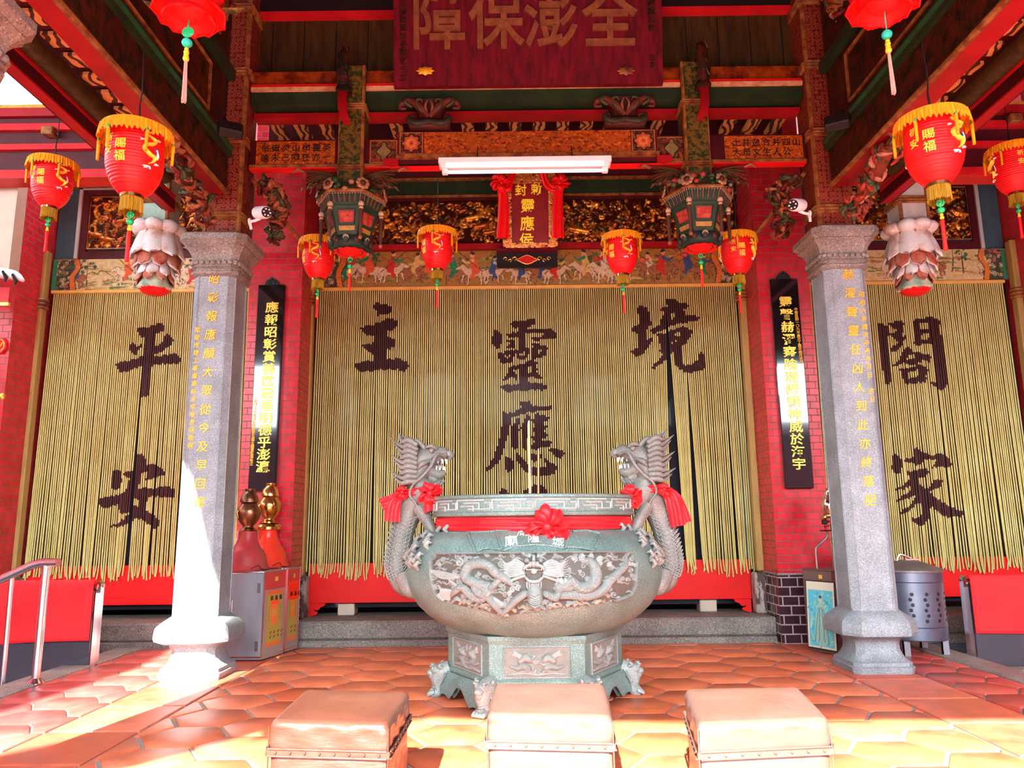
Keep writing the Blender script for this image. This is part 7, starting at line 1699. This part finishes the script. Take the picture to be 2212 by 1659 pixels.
def barrier(pt,pb,s,lab,lab2,Y):
    # steel frame standing left/right with smoked panel, felt folded over the top
    a=atY(*pt,Y); x0=a.x; zt=a.z; x1=x0+s*1.35
    t=thing('barrier_frame',lab,'barrier',(x0,Y,-.5)); m=MB()
    m.tube([(x0+s*.02,Y+.10,-.5),(x0+s*.02,Y+.10,zt-.02)],.022,4); m.tube([(x0,Y,-.5),(x0,Y,zt-.07),(x0+s*.02,Y+.04,zt),(x0+s*.02,Y+.10,zt)],.024,4); m.tube([(x0,Y,zt-.02),(x1,Y,zt-.02)],.02,4); m.tube([(x0,Y+.10,zt-.02),(x1,Y+.10,zt-.02)],.02,4); m.build('steel_frame','steel',t,smooth=0)
    m=MB(); m.box(min(x0+s*.03,x1),max(x0+s*.03,x1),Y,Y+.012,-.5,zt-.05); m.build('smoked_panel','acryl',t,smooth=0)
    m=MB()
    def cl(u,v): # u along, v over the rail front-to-back
        x=x0+s*(.02+1.3*u)+s*.0; 
        L1=.46+.10*u-.03*math.sin(u*3)
        if v<.45: q=(.45-v)/.45; return (x+s*(-.06+.02*q)*(1-u)*q*0-s*.0+ (s*.09*q*(1-u) if False else 0),Y-.03-.012*math.sin(u*9)*q,zt+.012-L1*q)
        if v<.6: q=(v-.45)/.15; return (x,Y-.03+.06*q,zt+.012+.02*math.sin(q*pi))
        q=(v-.6)/.4; return (x,Y+.03+.015*q,zt+.012-.40*q)
    m.grid(cl,20,30); o=m.build('felt_cloth','felt',None,smooth=60)
    tag(o,lab2,'cloth'); 
    mod=o.modifiers.new('thick','SOLIDIFY'); mod.thickness=.006
    return t
barrier((212,1262),(205,1425),-1,'steel framed smoked panel barrier at the lower left, under the red felt','red felt cloth folded over the barrier at the lower left',6.55)
barrier((2086,1250),(2096,1440),1,'steel framed smoked panel barrier at the lower right, under the red felt','red felt cloth folded over the barrier at the lower right',6.75)
# ------------------------------------------------------------------ plaques on the brick piers
def plaque(xa,xb,zb,zt,label,chars,pA,pB,small,sA,sB):
    y=YP-.012; t=thing('couplet_plaque',label,'plaque',((xa+xb)/2,YP,zb),0)
    m=MB(); m.box(xa,xb,YP-.05,YP-.008,zb,zt,bev=.006); m.build('lacquer_board','lacquer',t,smooth=30)
    xm=(xa+xb)/2; m=MB()
    P=[(-.07,0),(.07,0),(.062,.03),(.04,.055),(.02,.065),(0,.085),(-.02,.065),(-.04,.055),(-.062,.03)]
    m.extr([(xm+a,zt+b) for a,b in P],YP-.045,YP-.012)
    for s in(-1,1): m.tube([(xm+s*(.03+.02*math.cos(q)*(1-q/8)),YP-.05,zt+.028+.018*math.sin(q)) for q in np.linspace(0,5,10)],.006,5)
    m.ball((xm,YP-.05,zt+.055),.012,8); m.build('carved_crest','black',t,smooth=40)
    m=MB(); n=len(chars)
    for i,cc in enumerate(chars):
        q=i/(n-1); p=atY(pA[0]+(pB[0]-pA[0])*q,pA[1]+(pB[1]-pA[1])*q,YP-.05); text3d(m,cc,lambda a,b,h:(p.x+a,YP-.056+.008*h,p.z+b),.118,bold=.014,wide=1.15)
    m.build('gilt_characters',pm('bright_gilt_'+('a' if xa<0 else 'b'),(.92,.72,.10),.35,.25),t,smooth=0)
    m=MB(); n=len(small)
    for i,cc in enumerate(small):
        q=i/(n-1); p=atY(sA[0]+(sB[0]-sA[0])*q,sA[1]+(sB[1]-sA[1])*q,YP-.05); text3d(m,cc,lambda a,b,h:(p.x+a,YP-.054+.006*h,p.z+b),.036,bold=.008)
    m.build('small_gilt_characters','goldflat',t,smooth=0)
plaque(-2.555,-2.285,1.445,3.50,'black lacquer plaque with gilt characters on the brick pier left of the wide curtain','應報昭彰賞善懲惡垂明德乎澎瀛',(588,664),(568,1008),'財團法人澎湖城隍廟第五屆全體董監事敬立',(552,866),(543,1002))
plaque(2.572,2.845,1.42,3.50,'black lacquer plaque with gilt characters on the brick pier right of the wide curtain','靈聲赫濯察陰理陽顯神威於海宇',(1697,652),(1726,1002),'中華民國一〇六年歲次丁酉年桐月吉旦',(1719,668),(1731,782))
# small things at the far left
p=atY(0,745,YP-.05)
t=thing('octagonal_charm','red and gold octagonal charm plaque cut by the left edge','plaque',p)
m=MB(); m.extr([(p.x+.07*math.cos(a+pi/8)-.02,p.z+.085*math.sin(a+pi/8)) for a in np.linspace(0,2*pi,9)[:-1]],YP-.03,YP-.008); m.build('charm_board','redbright',t,smooth=0)
m=MB(); m.tube([(p.x+.052*math.cos(a+pi/8)-.02,YP-.032,p.z+.064*math.sin(a+pi/8)) for a in np.linspace(0,2*pi,9)],.004,5); m.tube([(p.x-.04,YP-.032,p.z-.02),(p.x+.0,YP-.033,p.z+.0),(p.x+.01,YP-.032,p.z+.03)],.006,5); m.build('gilt_outline','gold',t)
p=atY(3,855,YP-.05); m=MB(); m.ball((p.x,YP-.04,p.z),.028,12); m.ball((p.x+.012,YP-.045,p.z-.02),.016,10); tag(m.build('brass_knob','gold',smooth=80),'small gilded knob on the brick at the left edge','knob')
p=atY(20,595,6.5); t=thing('carved_beam_end','black and white carved beam end sticking in at the left edge','carving',p)
m=MB(); m.tube(smooth_path([(p.x-.35,6.5,p.z+.10),(p.x-.1,6.5,p.z+.03),(p.x+.05,6.5,p.z),(p.x+.13,6.5,p.z-.05)],6),[.06,.07,.06,.02],10,flat=.7); m.build('beam_end','white',t,smooth=70)
m=MB()
for k in range(4): m.tube([(p.x-.2+k*.09,6.44,p.z+.08-.03*k),(p.x-.16+k*.09,6.435,p.z+.02-.03*k),(p.x-.17+k*.09,6.44,p.z-.02-.03*k)],[.012,.018,.006],6)
m.build('black_swirls','black',t)
m=MB(); q=atY(22,640,6.95); m.box(q.x-.5,q.x,6.93,6.97,atY(0,655,6.95).z,atY(0,622,6.95).z); m.box(q.x-.5,q.x+.01,6.92,6.95,atY(0,662,6.95).z,atY(0,655,6.95).z,1); tag(m.build('red_awning',['red','gold'],smooth=0),'red board with gold lower edge at the left edge of the photo','board')
SUNE=54.0; SKYE=27.0; EXPO=-0.04
# ------------------------------------------------------------------ roof; its unseen opening and edge are shaped to fit the sun patches
SUN=Vector((.115,.58,-.40)).normalized()
H=6.35
def back(p): t=(H)/(-SUN.z); return Vector((p[0]-SUN.x*t,p[1]-SUN.y*t))
hole=[(-4.1,2.4),(-3.25,5.0),(-3.12,6.3),(-3.35,8.0),(-3.0,8.9),(-2.4,9.0),(-2.16,8.3),(-2.04,7.85),(-1.98,6.0),(-2.0,4.85),(-2.22,4.46),(-2.6,4.06),(-3.4,3.0)]
edge=[(14,4.62),(1.0,4.63),(-.2,4.72),(-.49,4.79),(-.9,4.70),(-1.4,4.57),(-1.865,3.9),(-2.6,3.0),(-6,-1.2)]
outer=[back(p) for p in edge]+[Vector((-13,back(edge[-1]).y)),Vector((-13,7.0)),Vector((-3.7,7.0)),Vector((-3.7,12)),Vector((13,12))]
hp=[back(p) for p in hole]
vs=outer+hp; no=len(outer)
r=delaunay_2d_cdt(vs,[(i,(i+1)%no) for i in range(no)]+[(no+i,no+(i+1)%len(hp)) for i in range(len(hp))],[],0,1e-6)
def inp(p,P): return bool(inpoly(np.array([tuple(q) for q in P]),np.array([p[0]]),np.array([p[1]]))[0])
m=MB(); tri=[]
for f in r[2]:
    c=sum((r[0][i] for i in f),Vector((0,0)))/len(f)
    if inp(c,outer) and not inp(c,hp): tri.append(tuple(f))
vv=[(v.x,v.y,H) for v in r[0]]; m.add(vv,tri); m.add([(a,b,c+.12) for a,b,c in vv],tri)
ceil=struct(m.build('ceiling','roof',smooth=0))
# board added unseen to block high sky; its edge shapes the floor's shadow line
VY=-1.9; P=[]
for X_,Y_ in edge:
    z=(Y_-VY)*(-SUN.z/SUN.y); x=X_-(Y_-VY)*SUN.x/SUN.y
    if x>-3.34 and x<9.5: P.append((x,z))
P=[(12.5,P[0][1])]+P+[(-3.34,P[-1][1]-.15)]
m=MB(); m.extr(P+[(-3.34,H),(12.5,H)],VY,VY+.06); struct(m.build('trim_light_screen','darkred',smooth=0))
m=MB(); m.box(-9.2,-9,-6,12,-.5,4.2); struct(m.build('wall_screen_left','brick',smooth=0))  # unseen side wall, added to limit sky light from the left
m=MB(); m.box(-16,16,-15.2,-15,-.5,4.6); m.extr([(-16.5,4.3),(16.5,4.3),(16.5,4.6),(0,5.0),(-16.5,4.6)],-15.6,-14.4); struct(m.build('wall_sky_screen','darkred',smooth=0))  # unseen building added behind the viewer to block low sky
m=MB(); m.box(9,9.2,-6,12,-.5,H); struct(m.build('wall_screen_right','brick',smooth=0))  # unseen wall added on the right to shut out sideways sky
sl=bpy.data.lights.new('sun','SUN'); so=bpy.data.objects.new('sun',sl); COL.objects.link(so); sl.angle=.009; sl.energy=SUNE; sl.color=(1,.95,.86)
so.rotation_euler=SUN.to_track_quat('-Z','Y').to_euler(); so.location=(-3,-10,8)
w=bpy.data.worlds.new('world'); SC.world=w; w.use_nodes=True; nt=w.node_tree; bg=nt.nodes['Background']
bg.inputs[0].default_value=(.80,.91,1,1); bg.inputs[1].default_value=SKYE
SC.view_settings.view_transform='Standard'; SC.view_settings.look='None'; SC.view_settings.gamma=1; SC.view_settings.exposure=EXPO; SC.view_settings.use_curve_mapping=False
try: SC.cycles.use_denoising=True; SC.cycles.max_bounces=7; SC.cycles.diffuse_bounces=5; SC.cycles.glossy_bounces=3; SC.cycles.transparent_max_bounces=6; SC.cycles.sample_clamp_indirect=6
except Exception: pass
print('script time',time.time()-T0)
